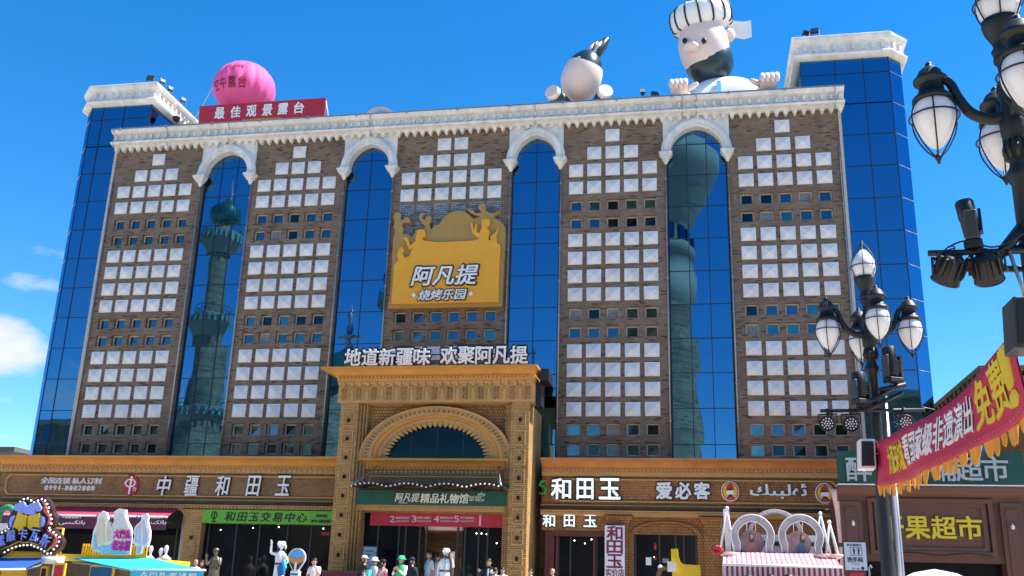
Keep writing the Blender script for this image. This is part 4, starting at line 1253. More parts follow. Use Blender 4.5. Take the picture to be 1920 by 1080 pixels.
# seated figure with a banded cap: plain stand-in, no portrait
hc = at(1318, 92, YI)
t = thing('inflatable_figure', 'large inflatable bearded figure in a white banded cap leaning on the parapet', 'inflatable figure', (hc.x, YI, 23.0))
tilt_ax = Vector((-.12, -.1, 1)).normalized()
mb = MB(); egg(mb, (hc.x+.05, YI, hc.z), tilt_ax, 1.16, 1.65, .30, 1, 0, n=32, m=26, fat=-.06); head = mb.build('head', [M['skin_doll'], M['dark_doll']], t)
mb = MB(); c = at(1330, 118, YI+.15); mb.ell((c.x, c.y, c.z), 1.12, 1.05, 1.15, 24, 14); mb.build('beard', M['dark_doll'], head)
p = at(1296, 88, YI-1.12); mb = MB(); mb.ell((p.x, p.y, p.z), .36, .34, .22, 14, 10); mb.build('nose', M['skin_doll'], head)
for px_ in (1284, 1320):
    p = at(px_, 76, YI-(1.02 if px_ < 1300 else 1.17)); mb = MB(); mb.ell((p.x, p.y+.02, p.z), .12, .06, .16, 12, 8); mb.build('eye', M['black'], head)
p = at(1368, 66, YI+.1); mb = MB(); mb.ell((p.x, p.y, p.z), .26, .2, .36, 14, 10); mb.ell((p.x+.02, p.y-.14, p.z), .14, .1, .2, 10, 8); mb.build('ear', M['skin_doll'], head)
hat_c = at(1314, 34, YI); hat_ax = Vector((-.17, -.28, 1)).normalized()
hp = [(.0, -.55), (1.25, -.55), (1.38, -.46), (1.45, -.2), (1.45, .12), (1.36, .42), (1.15, .58), (.7, .66), (0, .68)]
mb = MB(); mb.lathe(hp, hat_c, 36, ax=hat_ax); hat = mb.build('cap', M['white_doll'], t)
a_ = Vector((0, 1, 0)); u_ = a_.cross(hat_ax).normalized(); w_2 = hat_ax.cross(u_)
for k in range(14):
    an = 2*math.pi*k/14+.1
    dr = u_*math.cos(an)+w_2*math.sin(an)
    mb = MB(); mb.tube([hat_c+dr*(r*1.005)+hat_ax*h for r, h in hp[1:8]], .05, 6); mb.build('band', M['black'], hat)
p = at(1366, 48, YI+.6)
mb = MB()
pts = [(0, .35, .05), (.25, .42, -.2), (.7, .45, -.28), (1.05, .42, -.18)]
for (a, b) in zip(pts, pts[1:]):
    A = [mb.v(p.x+a[0], p.y+s*.05+a[0]*.1, p.z+zz) for s in (-1, 1) for zz in (a[2]+a[1], a[2]-a[1])]
    B = [mb.v(p.x+b[0], p.y+s*.05+b[0]*.1, p.z+zz) for s in (-1, 1) for zz in (b[2]+b[1], b[2]-b[1])]
    for q in ((0, 1), (1, 3), (3, 2), (2, 0)): mb.f([A[q[0]], A[q[1]], B[q[1]], B[q[0]]])
    mb.f([A[0], A[1], A[3], A[2]]); mb.f([B[0], B[1], B[3], B[2]])
mb.build('cap_tail', M['white_doll'], hat)
mb = MB(); c = at(1348, 160, YI+.5); mb.tube([c+Vector((0, .1, -.6)), c+Vector((-.2, .0, .9))], [.62, .5], 18); mb.build('neck', M['skin_doll'], t)
mb = MB()
l_, r_ = at(1278, 175, YI), at(1432, 172, YI)
rings = []
for k in range(17):
    f_ = k/16; x = l_.x+(r_.x-l_.x)*f_
    hgt = (at(1400, 141, YI).z-23.0)*math.sqrt(max(.0, 1-abs(2*f_-1.06)**2.6 if abs(2*f_-1.06) < 1 else 0))+.02
    rings.append([mb.v(x, YI+.1-1.0*math.cos(a), 22.95+hgt*max(0, math.sin(a))) for a in [math.pi*j/12 for j in range(13)]]+[mb.v(x, YI+.1, 22.6), ])
for p_, q_ in zip(rings, rings[1:]):
    for k in range(len(p_)-1): mb.f([p_[k], p_[k+1], q_[k+1], q_[k]], True)
mb.f(rings[0]); mb.f(rings[-1])
mb.build('robe', M['white_doll'], t)
c = at(1348, 164, YI-.95); mb = MB(); mb.obox((c.x, YI-.92, c.z), (.09, 0, 0), (0, .06, .03), (0, .16, .45)); mb.build('stripe', M['blue_doll'], t)
for px_, py_, s in ((1275, 167, 1), (1440, 156, -1)):
    p = at(px_, py_, -.1)
    mb = MB(); mb.ell((p.x, p.y+.1, p.z-.02), .42, .38, .24, 14, 10)
    for k in range(4):
        x = p.x+s*(-.36+.2*k)
        mb.tube([(x, p.y-.05, p.z+.16), (x, p.y-.36, p.z+.2), (x, p.y-.46, p.z+.0), (x, p.y-.40, p.z-.17)], [.10, .12, .115, .08], 10)
    mb.tube([(p.x+s*.3, p.y+.05, p.z-.02), (p.x+s*.6, p.y-.1, p.z+.06), (p.x+s*.78, p.y-.2, p.z+.12)], [.14, .13, .08], 10)
    mb.build('hand', M['skin_doll'], t)
    mb = MB(); q = Vector((p.x+s*.5, YI+.6, p.z+.1)); mb.tube([(p.x+s*.02, p.y+.3, p.z-.02), q], [.3, .5], 14); mb.build('sleeve', M['white_doll'], t)

# ------------------------------------------------------------------ red brown dried fruit shop on the right
YM = -6.0
mk = lambda px, py: at(px, py, YM)
xa, xb = mk(1570, 915).x, 21.6
mt = thing('market_shop', 'red brown panelled shop with dark green and yellow lettering at the right', 'shop', (18, YM, TER))
mb = MB(); ztp = mk(1570, 915).z
mb.box(xa+.25, xb, YM+.02, -1.62, mk(1650, 1052).z, ztp-.02); mb.box(xa+.25, mk(1620, 1050).x, YM+.02, -1.62, TER, mk(1650, 1052).z); mb.box(mk(1885, 1050).x, xb, YM+.02, -1.62, TER, mk(1650, 1052).z)
mb.build('wall', M['brownpanel'], mt)
mb = MB()
mb.profx([(YM+.3, ztp+.06), (YM-.38, ztp+.06), (YM-.38, ztp-.02), (YM-.2, ztp-.2), (YM-.05, ztp-.3), (YM-.05, ztp-.42), (YM+.3, ztp-.42)], xa-.02, xb); mb.build('cornice', M['brownpanel'], mt)
mb = MB(); mb.box(xa-.02, xb, YM-.40, YM+.3, ztp+.0605, ztp+.1); mb.build('sunlit_edge_strip', M['white'], mt)  # white strip paints the sunlit top edge of the cornice
for p0, p1 in ((1584, 1610), (1885, 1912)):
    mb = MB(); x0, x1 = mk(p0, 1000).x, mk(p1, 1000).x
    mb.box(x0-.1, x1+.12, YM-.12, YM+.019, TER, ztp-.43); mb.box(x0+.04, x1-.04, YM-.16, YM-.1201, TER+.4, ztp-.62)
    mb.build('pilaster', M['brownpanel'], mt)
x0, x1, z0, z1 = mk(1628, 980).x, mk(1862, 980).x, mk(1740, 1042).z, mk(1740, 936).z
mb = MB(); fw_ = .13
for k, (g_, d_) in enumerate(((0, .14), (.2, .09))):
    a, b, c_, d2 = x0+g_, x1-g_, z0+g_*.6, z1-g_*.6
    mb.box(a, b, YM-d_, YM+.019, d2-fw_, d2); mb.box(a, b, YM-d_, YM+.019, c_, c_+fw_); mb.box(a, a+fw_, YM-d_, YM+.019, c_+fw_, d2-fw_); mb.box(b-fw_, b, YM-d_, YM+.019, c_+fw_, d2-fw_)
mb.build('panel_moulding', M['brownpanel'], mt)
mb = MB(); mb.box(mk(1640, 980).x, mk(1850, 980).x, YM-.01, YM+.0195, mk(1740, 1032).z, mk(1740, 948).z); mb.build('painted_panel_shadow', M['black'], mt)  # black plate paints the recess shade round the panel field
mb = MB(); mb.box(mk(1643, 980).x, mk(1847, 980).x, YM-.03, YM-.0105, mk(1740, 1030).z, mk(1740, 951).z); mb.build('panel_field', M['brownpanel'], mt)
mb = MB(); mb.box(mk(1620, 1050).x, mk(1885, 1050).x, YM+.5, YM+.6, TER, mk(1650, 1050).z); mb.build('dark_opening', M['shopglass'], mt)
mb = MB(); mb.lathe([(.14, TER), (.14, 3.6), (.19, 4.6), (.26, ztp-.2), (.3, ztp-.03), (0, ztp-.02)], (xa+.1, YM+.25, 0), 16); mb.build('corner_strip', M['pink_trim'], mt)  # pale pink column stands in for an unexplained bright strip
for px_, py_ in ((1598, 982), (1895, 989)):
    p = mk(px_, py_); mb = MB(); mb.box(p.x-.035, p.x+.035, YM-.3, YM-.161, p.z-.07, p.z+.04); mb.lathe([(.02, .04), (.02, .1), (0, .11)], (p.x, YM-.23, p.z), 8); mb.build('socket', M['letter'], mt)
mb = MB(); mb.tube([(mk(1680, 1038).x+i*.35, YM-.16, mk(1680, 1038).z+.04*math.sin(i*1.3)) for i in range(9)], .015, 5); mb.build('cable', M['black'], mt)
gsn = thing('fascia_sign', 'deep green rooftop signboard with grey characters on the red brown shop', 'sign', (18, YM-.2, ztp+.1))
mb = MB(); mb.box(mk(1567, 850).x, mk(1912, 850).x, YM-.2, YM-.05, mk(1740, 909).z, mk(1740, 847.5).z); mb.build('board', M['marketgreen'], gsn)
mb = MB()
for k in range(6): mb.box(15.4+k, 15.46+k, YM-.049, YM+.9, ztp+.101, 6.3-.1*(k % 2))
mb.build('frame', M['dkmetal'], gsn)
ml2 = mat('grey_letter', (.42, .44, .46), .4, .2, var=.1)
for ch, a, b in (('醉', 1588, 1631), ('铺', 1745, 1788), ('超', 1794, 1838), ('市', 1843, 1887)):
    letters_px(ch, (a, 901.5), (b, 857), YM-.2, ml2, gsn, name='letter', bold=.022, depth=.06)
ysn = thing('channel_letters', 'bold yellow characters on the red brown panel of the right shop', 'sign', (18, YM-.03, 4.2))
for ch, a, b in (('干', 1650, 1691), ('果', 1699, 1740), ('超', 1748, 1789), ('市', 1796, 1838)):
    letters_px(ch, (a, 1010), (b, 969), YM-.0305, M['yellowletter'], ysn, name='letter', bold=.03, depth=.07)
tl = thing('toilet_sign', 'pale blue toilet sign with two figures on the left pilaster of the right shop', 'sign', (15.4, YM-.17, 3.2))
p0, p1 = mk(1584, 1069), mk(1621, 1018)
mb = MB(); mb.prism([(p0.x, p0.z), (p1.x, p0.z), (p1.x, p1.z), (p0.x, p1.z)], YM-.2, YM-.165); mb.build('plate', mat('pale_blue_plate', (.5, .55, .66), .4, var=.03), tl)
letters_px('醉无疆超市', (1588, 1024), (1615, 1020), YM-.2, M['navy_cotton'], tl, depth=.006, bold=.02)
letters_px('洗手间', (1589, 1054), (1617, 1045), YM-.2, M['navy_cotton'], tl, depth=.008, bold=.035)
letters_px('Toilet', (1597, 1059.5), (1612, 1055), YM-.2, M['grey_bag'], tl, depth=.006)
mb = MB()
pa, pb = mk(1593, 1042), mk(1614, 1027)
for a in ((pa.x, pb.x, pb.z-.012, pb.z), (pa.x, pb.x, pa.z, pa.z+.012), (pa.x, pa.x+.012, pa.z, pb.z), (pb.x-.012, pb.x, pa.z, pb.z)): mb.box(a[0], a[1], YM-.207, YM-.2, a[2], a[3])
for xx in (mk(1599.5, 1034).x, mk(1608, 1034).x):
    disc(mb, (xx, pb.z-.045), .022, YM-.207, YM-.2, n=12); mb.prism([(xx-.035, pb.z-.07), (xx+.035, pb.z-.07), (xx+.022, pa.z+.09), (xx+.022, pa.z+.03), (xx-.022, pa.z+.03), (xx-.022, pa.z+.09)], YM-.207, YM-.2)
disc(mb, (mk(1616, 1066).x, mk(1616, 1066).z), .05, YM-.207, YM-.2, n=14)
mb.build('pictogram', M['navy_cotton'], tl)
letters_px('扫一扫', (1598, 1068), (1611, 1064.5), YM-.2, M['navy_cotton'], tl, depth=.006, bold=.02)
p0 = mk(1592, 1073); mb = MB(); mb.box(p0.x, p0.x+.42, YM-.2, YM-.165, p0.z-.35, p0.z); o = mb.build('notice', M['red'], None, (p0.x, YM-.18, p0.z)); tag(o, 'small red notice under the pale blue toilet sign', 'notice')
# brick block behind on the right
pA, pB = atx(1745, 765, 22), atx(1835, 683, 22)
bb = thing('brick_block', 'plain brick block with a corbelled eave behind the red festival banner', 'building', (27, 10, 0))
zt = (pA.z+pB.z)/2
yb0 = pB.y
mb = MB(); mb.box(22.35, 36, yb0+.35, 34, 0, zt-.5); mb.build('wall', M['terrabrick'], bb)
mb = MB()
for k, (d_, h0, h1) in enumerate(((.28, .9, .72), (.16, .72, .52), (.0, .22, .0), (.1, .52, .40))):
    mb.box(22+d_, 36, yb0+d_, 34, zt-h0, zt-h1-.002)
for i in range(40):
    y = yb0+.3+i*.8
    mb.box(22.02, 22.3, y, y+.4, zt-.40, zt-.222)
for i in range(16):
    x = 22.4+i*.8
    mb.box(x, x+.4, yb0+.02, yb0+.3, zt-.40, zt-.222)
mb.build('eave', M['terrabrick'], bb)
mb = MB(); mb.box(22.5, 35.5, yb0+.5, 33.5, zt-.21, zt-.05); mb.build('roof', M['roof'], bb)
for k in range(5):
    mb = MB(); y = yb0+1.5+k*3; mb.box(22.3, 22.349, y, y+1.4, zt-4.2, zt-2.0); mb.build('window', M['winglass'], bb)
mb = MB(); mb.box(21.7, 30, -5.6, yb0-.5, TER, 6.2); o = mb.build('annex', M['brownpanel'], None, (25, -5, TER)); tag(o, 'low dark annex between the red brown shop and the brick block', 'building')
mb = MB(); mb.box(21.6, 30.1, -5.8, yb0-.4, 6.2, 6.4); mb.build('roof', M['roof'], o)

# ------------------------------------------------------------------ what stands across the square (seen in the mirror glass)
def minaret(x, y, s, label):
    t = thing('minaret', label, 'minaret', (x, y, 0), 'minarets mirrored in the glass')
    def part(nm, prof, m, n=28):
        mb = MB(); mb.lathe([(r*s, z*s) for r, z in prof], (x, y, 0), n); return mb.build(nm, m, t)
    part('shaft', [(3.3, 0), (3.1, 14), (2.6, 15.5), (2.3, 18.4), (2.0, 21), (1.75, 25), (1.6, 29), (1.5, 31), (1.35, 36), (1.3, 41), (1.2, 42.4), (0, 42.5)], M['minaret'])
    for z, r in ((20.5, 2.9), (31.2, 2.5), (40.9, 2.35)):
        b_ = part('balcony', [(r*.62, z-2.6), (r*.72, z-1.9), (r*.86, z-1.3), (r*.98, z-.5), (r, z-.1), (r, z), (r*.5, z)], M['plaster'])
        mb = MB()
        for k in range(24):
            a = 2*math.pi*k/24; mb.obox((x+r*s*1.01*math.cos(a), y+r*s*1.01*math.sin(a), (z-.65)*s), Vector((math.cos(a), math.sin(a), 0))*.08*s, Vector((-math.sin(a), math.cos(a), 0))*.12*s, (0, 0, .45*s))
        mb.build('corbels', M['copperrail'], b_)
        mb = MB()
        for zz in (.5, 1.0): mb.tube([(x+r*s*.95*math.cos(2*math.pi*k/24), y+r*s*.95*math.sin(2*math.pi*k/24), (z+zz)*s) for k in range(25)], .04*s, 5)
        for k in range(24): mb.tube([(x+r*s*.95*math.cos(2*math.pi*k/24), y+r*s*.95*math.sin(2*math.pi*k/24), z*s) , (x+r*s*.95*math.cos(2*math.pi*k/24), y+r*s*.95*math.sin(2*math.pi*k/24), (z+1.0)*s)], .03*s, 4)
        mb.build('railing', M['copper'], b_)
    part('dome', [(1.25, 42.3), (1.75, 42.6), (1.8, 43.3), (1.7, 44.1), (1.3, 44.7), (.6, 45.2), (.3, 45.6), (0, 45.7)], M['copper'])
    part('finial', [(.3, 45.4), (.14, 45.9), (.24, 46.2), (.09, 46.5), (.2, 46.8), (.07, 47.1), (.13, 47.4), (.03, 47.8), (0, 48.4)], M['alu'], 12)
minaret(-43.2, -60, 1.0, 'tall grey green minaret with three balconies mirrored in the leftmost glass strip')
minaret(-21.6, -60, .80, 'slimmer minaret mirrored at the edge of the second glass strip beside the gold billboard')
t = thing('domed_pavilion', 'green domed pavilion with a tall finial mirrored over the portal lettering', 'pavilion', (-26.5, -60, 0))
mb = MB(); mb.lathe([(6, 0), (6, 17), (4.5, 17.3), (4.3, 22), (0, 22.2)], (-26.5, -60, 0), 24); mb.build('drum', M['minaret'], t)
mb = MB(); mb.lathe([(4.4, 21.9), (4.7, 22.8), (4.2, 24.2), (2.8, 25.6), (1.0, 26.6), (.3, 27.2), (.3, 27.8)], (-26.5, -60, 0), 24); mb.build('dome', M['copper'], t)
mb = MB(); mb.lathe([(.5, 27), (.3, 28), (1.2, 28.2), (.3, 28.5), (.45, 29.2), (.2, 30), (.4, 30.8), (.1, 31.3), (0, 32.2)], (-26.5, -60, 0), 12); mb.build('finial', M['alu'], t)
tx, ty = 7.0, -52
t = thing('round_tower', 'stout round brick tower with a flared gallery mirrored in the right glass strip', 'tower', (tx, ty, 0))
mb = MB(); mb.lathe([(4.9, 0), (4.5, 10), (4.1, 15), (3.7, 20), (3.4, 25), (3.3, 27.5), (3.5, 28), (3.5, 28.6)], (tx, ty, 0), 40); mb.build('shaft', M['minaret'], t)
mb = MB(); mb.lathe([(3.5, 28.55), (3.75, 29.2), (3.8, 31.2), (3.6, 31.3), (3.6, 33), (3.85, 33.2), (3.85, 34.2), (3.6, 34.4)], (tx, ty, 0), 40); mb.build('gallery', M['plaster'], t)
mb = MB(); mb.lathe([(3.6, 34.3), (3.6, 36.2), (3.9, 36.8), (4.4, 37.6), (4.5, 38.2), (5.2, 39.2), (5.3, 39.8), (6.0, 40.8), (6.2, 41.6), (6.5, 42.2), (6.5, 43.8), (5.8, 43.9), (0, 44)], (tx, ty, 0), 40); mb.build('flared_top', M['plaster'], t)
for k in range(14):
    a = 2*math.pi*k/14+.15
    mb = MB(); mb.obox((tx+3.7*math.cos(a), ty+3.7*math.sin(a), 35.3), Vector((-math.sin(a), math.cos(a), 0))*.5, Vector((math.cos(a), math.sin(a), 0))*.12, (0, 0, .8)); mb.build('window', M['winglass'], t)
def block(name, label, x0, x1, y0, y1, z, m):
    mb = MB(); mb.box(x0, x1, y0, y1, 0, z); o = mb.build(name, m, None, ((x0+x1)/2, (y0+y1)/2, 0)); tag(o, label, 'building')
    mb = MB(); mb.box(x0-.4, x1+.4, y0-.4, y1+.4, z, z+.7); mb.build('parapet', M['plaster'], o)
    mb = MB()
    n = int((x1-x0)/5)
    for i in range(n):
        for r in range(int(z/4.2)):
            xx = x0+2+i*(x1-x0-2)/n; mb.box(xx, xx+1.8, y1+.01, y1+.06, 2+r*4.2, 4.4+r*4.2)
    mb.build('window_rows', M['winglass'], o)
block('market_hall', 'long market hall across the square mirrored low in the left corner tower', -110, -48, -96, -74, 21, M['minaret'])
block('office_block', 'dark office block across the square mirrored low in the right corner tower', 24, 70, -92, -70, 23, M['minaret'])
block('arcade', 'low arcade across the square mirrored behind the portal', -47, 0, -92, -76, 13, M['minaret'])

# ------------------------------------------------------------------ street lamps
def curve(pts, n=6):
    P_ = [Vector(p) for p in pts]; out = []
    for i in range(len(P_)-1):
        p0, p1, p2, p3 = P_[max(i-1, 0)], P_[i], P_[i+1], P_[min(i+2, len(P_)-1)]
        for k in range(n):
            s = k/n
            out.append(.5*((2*p1)+(p2-p0)*s+(2*p0-5*p1+4*p2-p3)*s*s+(3*p1-p0-3*p2+p3)*s**3))
    out.append(P_[-1]); return out
def street_lamp(label, x, y, turn=.06):
    t = thing('street_lamp', label, 'street lamp', (x, y, 0), 'five-globe cast iron street lamps')
    mb = MB()
    mb.lathe([(.30, 0), (.30, .25), (.22, .35), (.20, .8), (.24, .9), (.15, 1.05), (.115, 1.4), (.095, 3.0), (.088, 4.6), (.084, 5.2), (.115, 5.25), (.12, 5.30), (.088, 5.36), (.075, 5.42), (.10, 5.50), (.108, 5.56), (.085, 5.62), (.115, 5.68),
              (.12, 5.80), (.10, 5.92), (.09, 6.02), (.11, 6.12), (.105, 6.18), (.075, 6.24), (.07, 6.38), (.10, 6.42), (.10, 6.46), (.06, 6.5)], (x, y, 0), 18)
    for k in range(10):
        a = 2*math.pi*k/10; mb.tube([(x+.08*math.cos(a), y+.08*math.sin(a), 5.44), (x+.108*math.cos(a), y+.108*math.sin(a), 5.52), (x+.085*math.cos(a), y+.085*math.sin(a), 5.62)], .022, 5)
    mb.build('pole', M['lampgreen'], t)
    def lantern(cx_, cy2, cz_, up):
        s = 1 if up else -1
        mb = MB()
        if up: mb.lathe([(.06, -.62), (.09, -.56), (.11, -.50), (.085, -.46), (.10, -.40), (.15, -.30), (.165, -.24), (.165, -.19), (.13, -.185)], (cx_, cy2, cz_), 20)
        else: mb.lathe([(.135, .165), (.175, .16), (.178, .2), (.135, .245), (.12, .25), (.105, .34), (.108, .36), (.15, .37), (.152, .40), (.12, .43), (.10, .48), (.06, .52), (.03, .53), (.035, .555), (.022, .58), (0, .585)], (cx_, cy2, cz_), 20)
        cap = mb.build('lantern_cap', M['lampgreen'], t)
        mb = MB()
        gp = [(.12, .185), (.155, .15), (.182, .08), (.19, .0), (.182, -.06), (.155, -.13), (.11, -.21), (.055, -.28), (0, -.315)]
        mb.lathe([(r, -h if up else h) for r, h in gp], (cx_, cy2, cz_), 24); mb.build('globe', M['globe'], cap)
        mb = MB()
        rp_ = [(.155, .19), (.195, .10), (.218, .01), (.208, -.08), (.165, -.19), (.10, -.30), (.035, -.375), (.012, -.42)]
        for k in range(6):
            a = 2*math.pi*k/6+.3
            mb.tube(curve([(cx_+r*math.cos(a), cy2+r*math.sin(a), cz_+(-h if up else h)) for r, h in rp_], 2), .0075, 6)
        mb.tube([(cx_+.218*math.cos(2*math.pi*k/28), cy2+.218*math.sin(2*math.pi*k/28), cz_+(-.01 if up else .01)) for k in range(29)], .0085, 6, caps=False)
        mb.lathe([(0, -.46), (.012, -.45), (.02, -.41), (.03, -.385), (.02, -.36), (0, -.35)] if not up else [(0, .35), (.02, .36), (.03, .385), (.02, .41), (.012, .45), (0, .46)], (cx_, cy2, cz_), 8)
        mb.build('cage', M['lampgreen'], cap)
    lantern(x, y, 7.03, True)
    for k in range(4):
        a = math.pi/2*k+turn
        d_ = Vector((math.cos(a), math.sin(a), 0))
        pts = [(.09, 5.86), (.20, 5.86), (.34, 5.94), (.43, 6.10), (.48, 6.25), (.55, 6.31), (.63, 6.29)]
        mb = MB(); mb.tube(curve([(x+d_.x*r, y+d_.y*r, z) for r, z in pts], 5), [.058-.026*i/30 for i in range(31)], 10); mb.build('arm', M['lampgreen'], t)
        lantern(x+d_.x*.65, y+d_.y*.65, 5.92, False)
    return t
street_lamp('far street lamp with all five globes in view beside the striped stall', 13.4, -23.5)
street_lamp('near street lamp cut by the right edge of the photo', 13.47, -31.2, -.12)
mb = MB(); mb.tube([(13.56, -23.45, 0), (13.56, -23.45, 5.0)], .045, 8); mb.tube([(13.62, -23.4, 0), (13.62, -23.4, 4.2)], .03, 8)
o = mb.build('cable_conduit', M['alu'], None, (13.56, -23.45, 0)); tag(o, 'pale grey conduit running up the far street lamp pole', 'conduit')

# ------------------------------------------------------------------ stage lights on the lamps
def par_light(x, y, z, aim, label, ztop, m_front):
    t = thing('par_light', label, 'stage light', (x, y, ztop), 'round stage lights on the lamp bars')
    aim = Vector(aim).normalized()
    mb = MB(); mb.lathe([(.0, -.17), (.07, -.17), (.10, -.14), (.115, -.04), (.12, .05), (.125, .07), (.11, .075), (.105, .055), (0, .055)], (x, y, z), 18, ax=aim)
    for k in range(12):
        a = 2*math.pi*k/12
        uu = Vector((0, 0, 1)).cross(aim).normalized(); ww = aim.cross(uu)
        dd = uu*math.cos(a)+ww*math.sin(a)
        mb.obox(Vector((x, y, z))+dd*.118-aim*.08, dd*.012, dd.cross(aim)*.008, aim*.08)
    mb.build('housing', M['dkmetal'], t)
    mb = MB()
    uu = Vector((0, 0, 1)).cross(aim).normalized(); ww = aim.cross(uu)
    for r, n in ((0, 1), (.04, 6), (.08, 11)):
        for k in range(n):
            a = 2*math.pi*k/n; c = Vector((x, y, z))+(uu*math.cos(a)+ww*math.sin(a))*r+aim*.057
            mb.lathe([(.0125, 0), (.011, .006), (0, .008)], c, 8, ax=aim)
    mb.build('lenses', M['letter'], t)
    mb = MB(); mb.tube([Vector((x, y, z))+uu*.14, Vector((x, y, ztop-.06))+uu*.14, Vector((x, y, ztop-.06))-uu*.14, Vector((x, y, z))-uu*.14], .014, 6); mb.tube([(x, y, ztop-.06), (x, y, ztop+.03)], .022, 6); mb.build('yoke', M['dkmetal'], t)
def moving_head(x, y, z, yaw, label, h=.5, w=.85):
    t = thing('moving_head', label, 'stage light', (x, y, z), 'moving head stage lights on the lamp brackets')
    rot = Matrix.Rotation(yaw, 3, 'Z'); X, Y_, Z_ = rot @ Vector((1, 0, 0)), rot @ Vector((0, 1, 0)), Vector((0, 0, 1))
    c = Vector((x, y, z))
    mb = MB(); mb.obox(c+Z_*.04, X*.15*w, Y_*.12*w, Z_*.04); mb.build('base', M['dkmetal'], t, bevel=.012)
    for s in (-1, 1):
        mb = MB(); mb.obox(c+X*(s*.15*w)+Z_*(.08+h*.36), X*.028*w, Y_*.085*w, Z_*(h*.36)); mb.build('yoke_arm', M['greymetalbox'], t, bevel=.01)
    mb = MB(); mb.lathe([(0, -.02), (.09*w, -.02), (.11*w, .02), (.115*w, h*.45), (.125*w, h*.5), (.125*w, h*.9), (.11*w, h*.95), (.1*w, h*.9), (0, h*.88)], c+Z_*.12, 18, ax=Z_+Y_*.12)
    for k in range(9): mb.obox(c+Z_*(.16+k*.024)-Y_*.115*w, X*.09*w, Y_*.012, Z_*.006)
    mb.build('head', M['dkmetal'], t)
def bar(label, pts, extra, r=.028):
    mb = MB(); mb.tube(pts, r, 8)
    for a, b, rr in extra: mb.tube([a, b], rr, 6)
    o = mb.build('light_bar', M['dkmetal'], None, pts[0]); tag(o, label, 'bar')
yb1 = -23.72
bar('black light bar clamped across the far street lamp', [(12.53, yb1, 4.57), (14.10, yb1, 4.58)], [((13.1, yb1, 4.6), (13.4, -23.5, 4.75), .04), ((13.15, yb1-.1, 4.62), (13.75, yb1+.15, 5.0), .045), ((13.2, yb1-.1, 4.55), (13.8, yb1+.05, 4.86), .04), ((13.45, yb1, 4.9), (13.85, yb1, 4.98), .04), ((13.1, yb1, 4.68), (13.4, -23.5, 4.68), .05)])
par_light(12.63, yb1-.02, 4.37, (-.25, -1, -.25), 'leftmost round LED stage light under the far light bar', 4.57, 0)
par_light(12.98, yb1-.02, 4.36, (-.1, -1, -.2), 'second round LED stage light under the far bar close to the pole', 4.57, 0)
par_light(13.78, yb1-.02, 4.38, (.1, -1, -.2), 'round LED stage light right of the far pole above the red banner', 4.58, 0)
moving_head(13.16, yb1-.05, 4.66, .5, 'lower moving head light on the left of the far lamp pole', .42)
moving_head(13.68, yb1+.05, 5.02, .5, 'higher moving head light on the right of the far lamp pole', .5)
yb2 = -31.35
bar('black light bar reaching left from the near street lamp', [(12.60, yb2, 4.535), (13.5, yb2, 4.53)], [((13.02, yb2-.1, 4.42), (13.4, -31.2, 4.62), .035), ((12.9, yb2+.1, 4.42), (13.4, -31.1, 4.45), .03), ((13.2, yb2, 4.53), (13.42, -31.2, 4.8), .05), ((13.1, yb2-.1, 4.40), (13.25, yb2+.15, 4.42), .03)])
par_light(12.74, yb2, 4.34, (-.3, .7, -.8), 'left round stage light hung under the near light bar', 4.53, 0)
par_light(13.06, yb2, 4.34, (.3, .7, -.8), 'right round stage light hung under the near light bar', 4.53, 0)
moving_head(12.98, yb2+.02, 4.555, 1.25, 'moving head light standing on the near light bar', .36, .62)
mb = MB(); mb.tube([(13.24, yb2-.03, 4.52), (13.39, -31.3, 3.9)], .016, 6); o = mb.build('strut', M['alu'], None, (13.39, -31.3, 3.9)); tag(o, 'thin grey strut bracing the near light bar', 'strut')
mb = MB()
for (cx_, cy2, cz_) in ((12.72, yb2, 4.53), (12.95, yb2, 4.5), (13.15, yb2, 4.5)):
    mb.tube([Vector((cx_+.09*math.cos(.55*i), cy2-.04+.05*math.sin(.8*i), cz_-.03+.07*math.sin(.55*i+1))) for i in range(22)], .006, 4)
mb.tube(curve([(12.75, yb2-.03, 4.57), (12.9, yb2-.05, 4.62), (13.1, yb2-.04, 4.56), (13.25, yb2-.05, 4.6), (13.4, yb2, 4.7)], 5), .008, 4)
o = mb.build('cables', M['black'], None, (12.9, yb2, 4.5)); tag(o, 'tangled black cables around the near light bar', 'cables')
def speaker(label, x, y, z0, z1, w, m):
    t = thing('speaker', label, 'speaker', (x, y, z0))
    mb = MB(); mb.prism([(x-w, z0), (x+w, z0), (x+w*1.1, z1), (x-w*.8, z1)], y-.16, y+.16); mb.build('cabinet', m, t, bevel=.01)
    mb = MB(); mb.prism([(x-w*.8, z0+.04), (x+w*.8, z0+.04), (x+w*.85, z1-.04), (x-w*.6, z1-.04)], y-.175, y-.165); mb.build('grille', M['black'], t)
    mb = MB(); mb.tube([(x, y, (z0+z1)/2), (x+.25, y+.05, (z0+z1)/2)], .03, 6); mb.build('bracket', M['dkmetal'], t)
speaker('black and white wall speaker on the far lamp pole left of the banner', 13.18, -23.62, 3.66, 4.12, .12, M['letter'])
speaker('dark grey speaker box on the near lamp above the exclamation mark', 13.30, -31.3, 3.66, 4.10, .13, M['greymetalbox'])

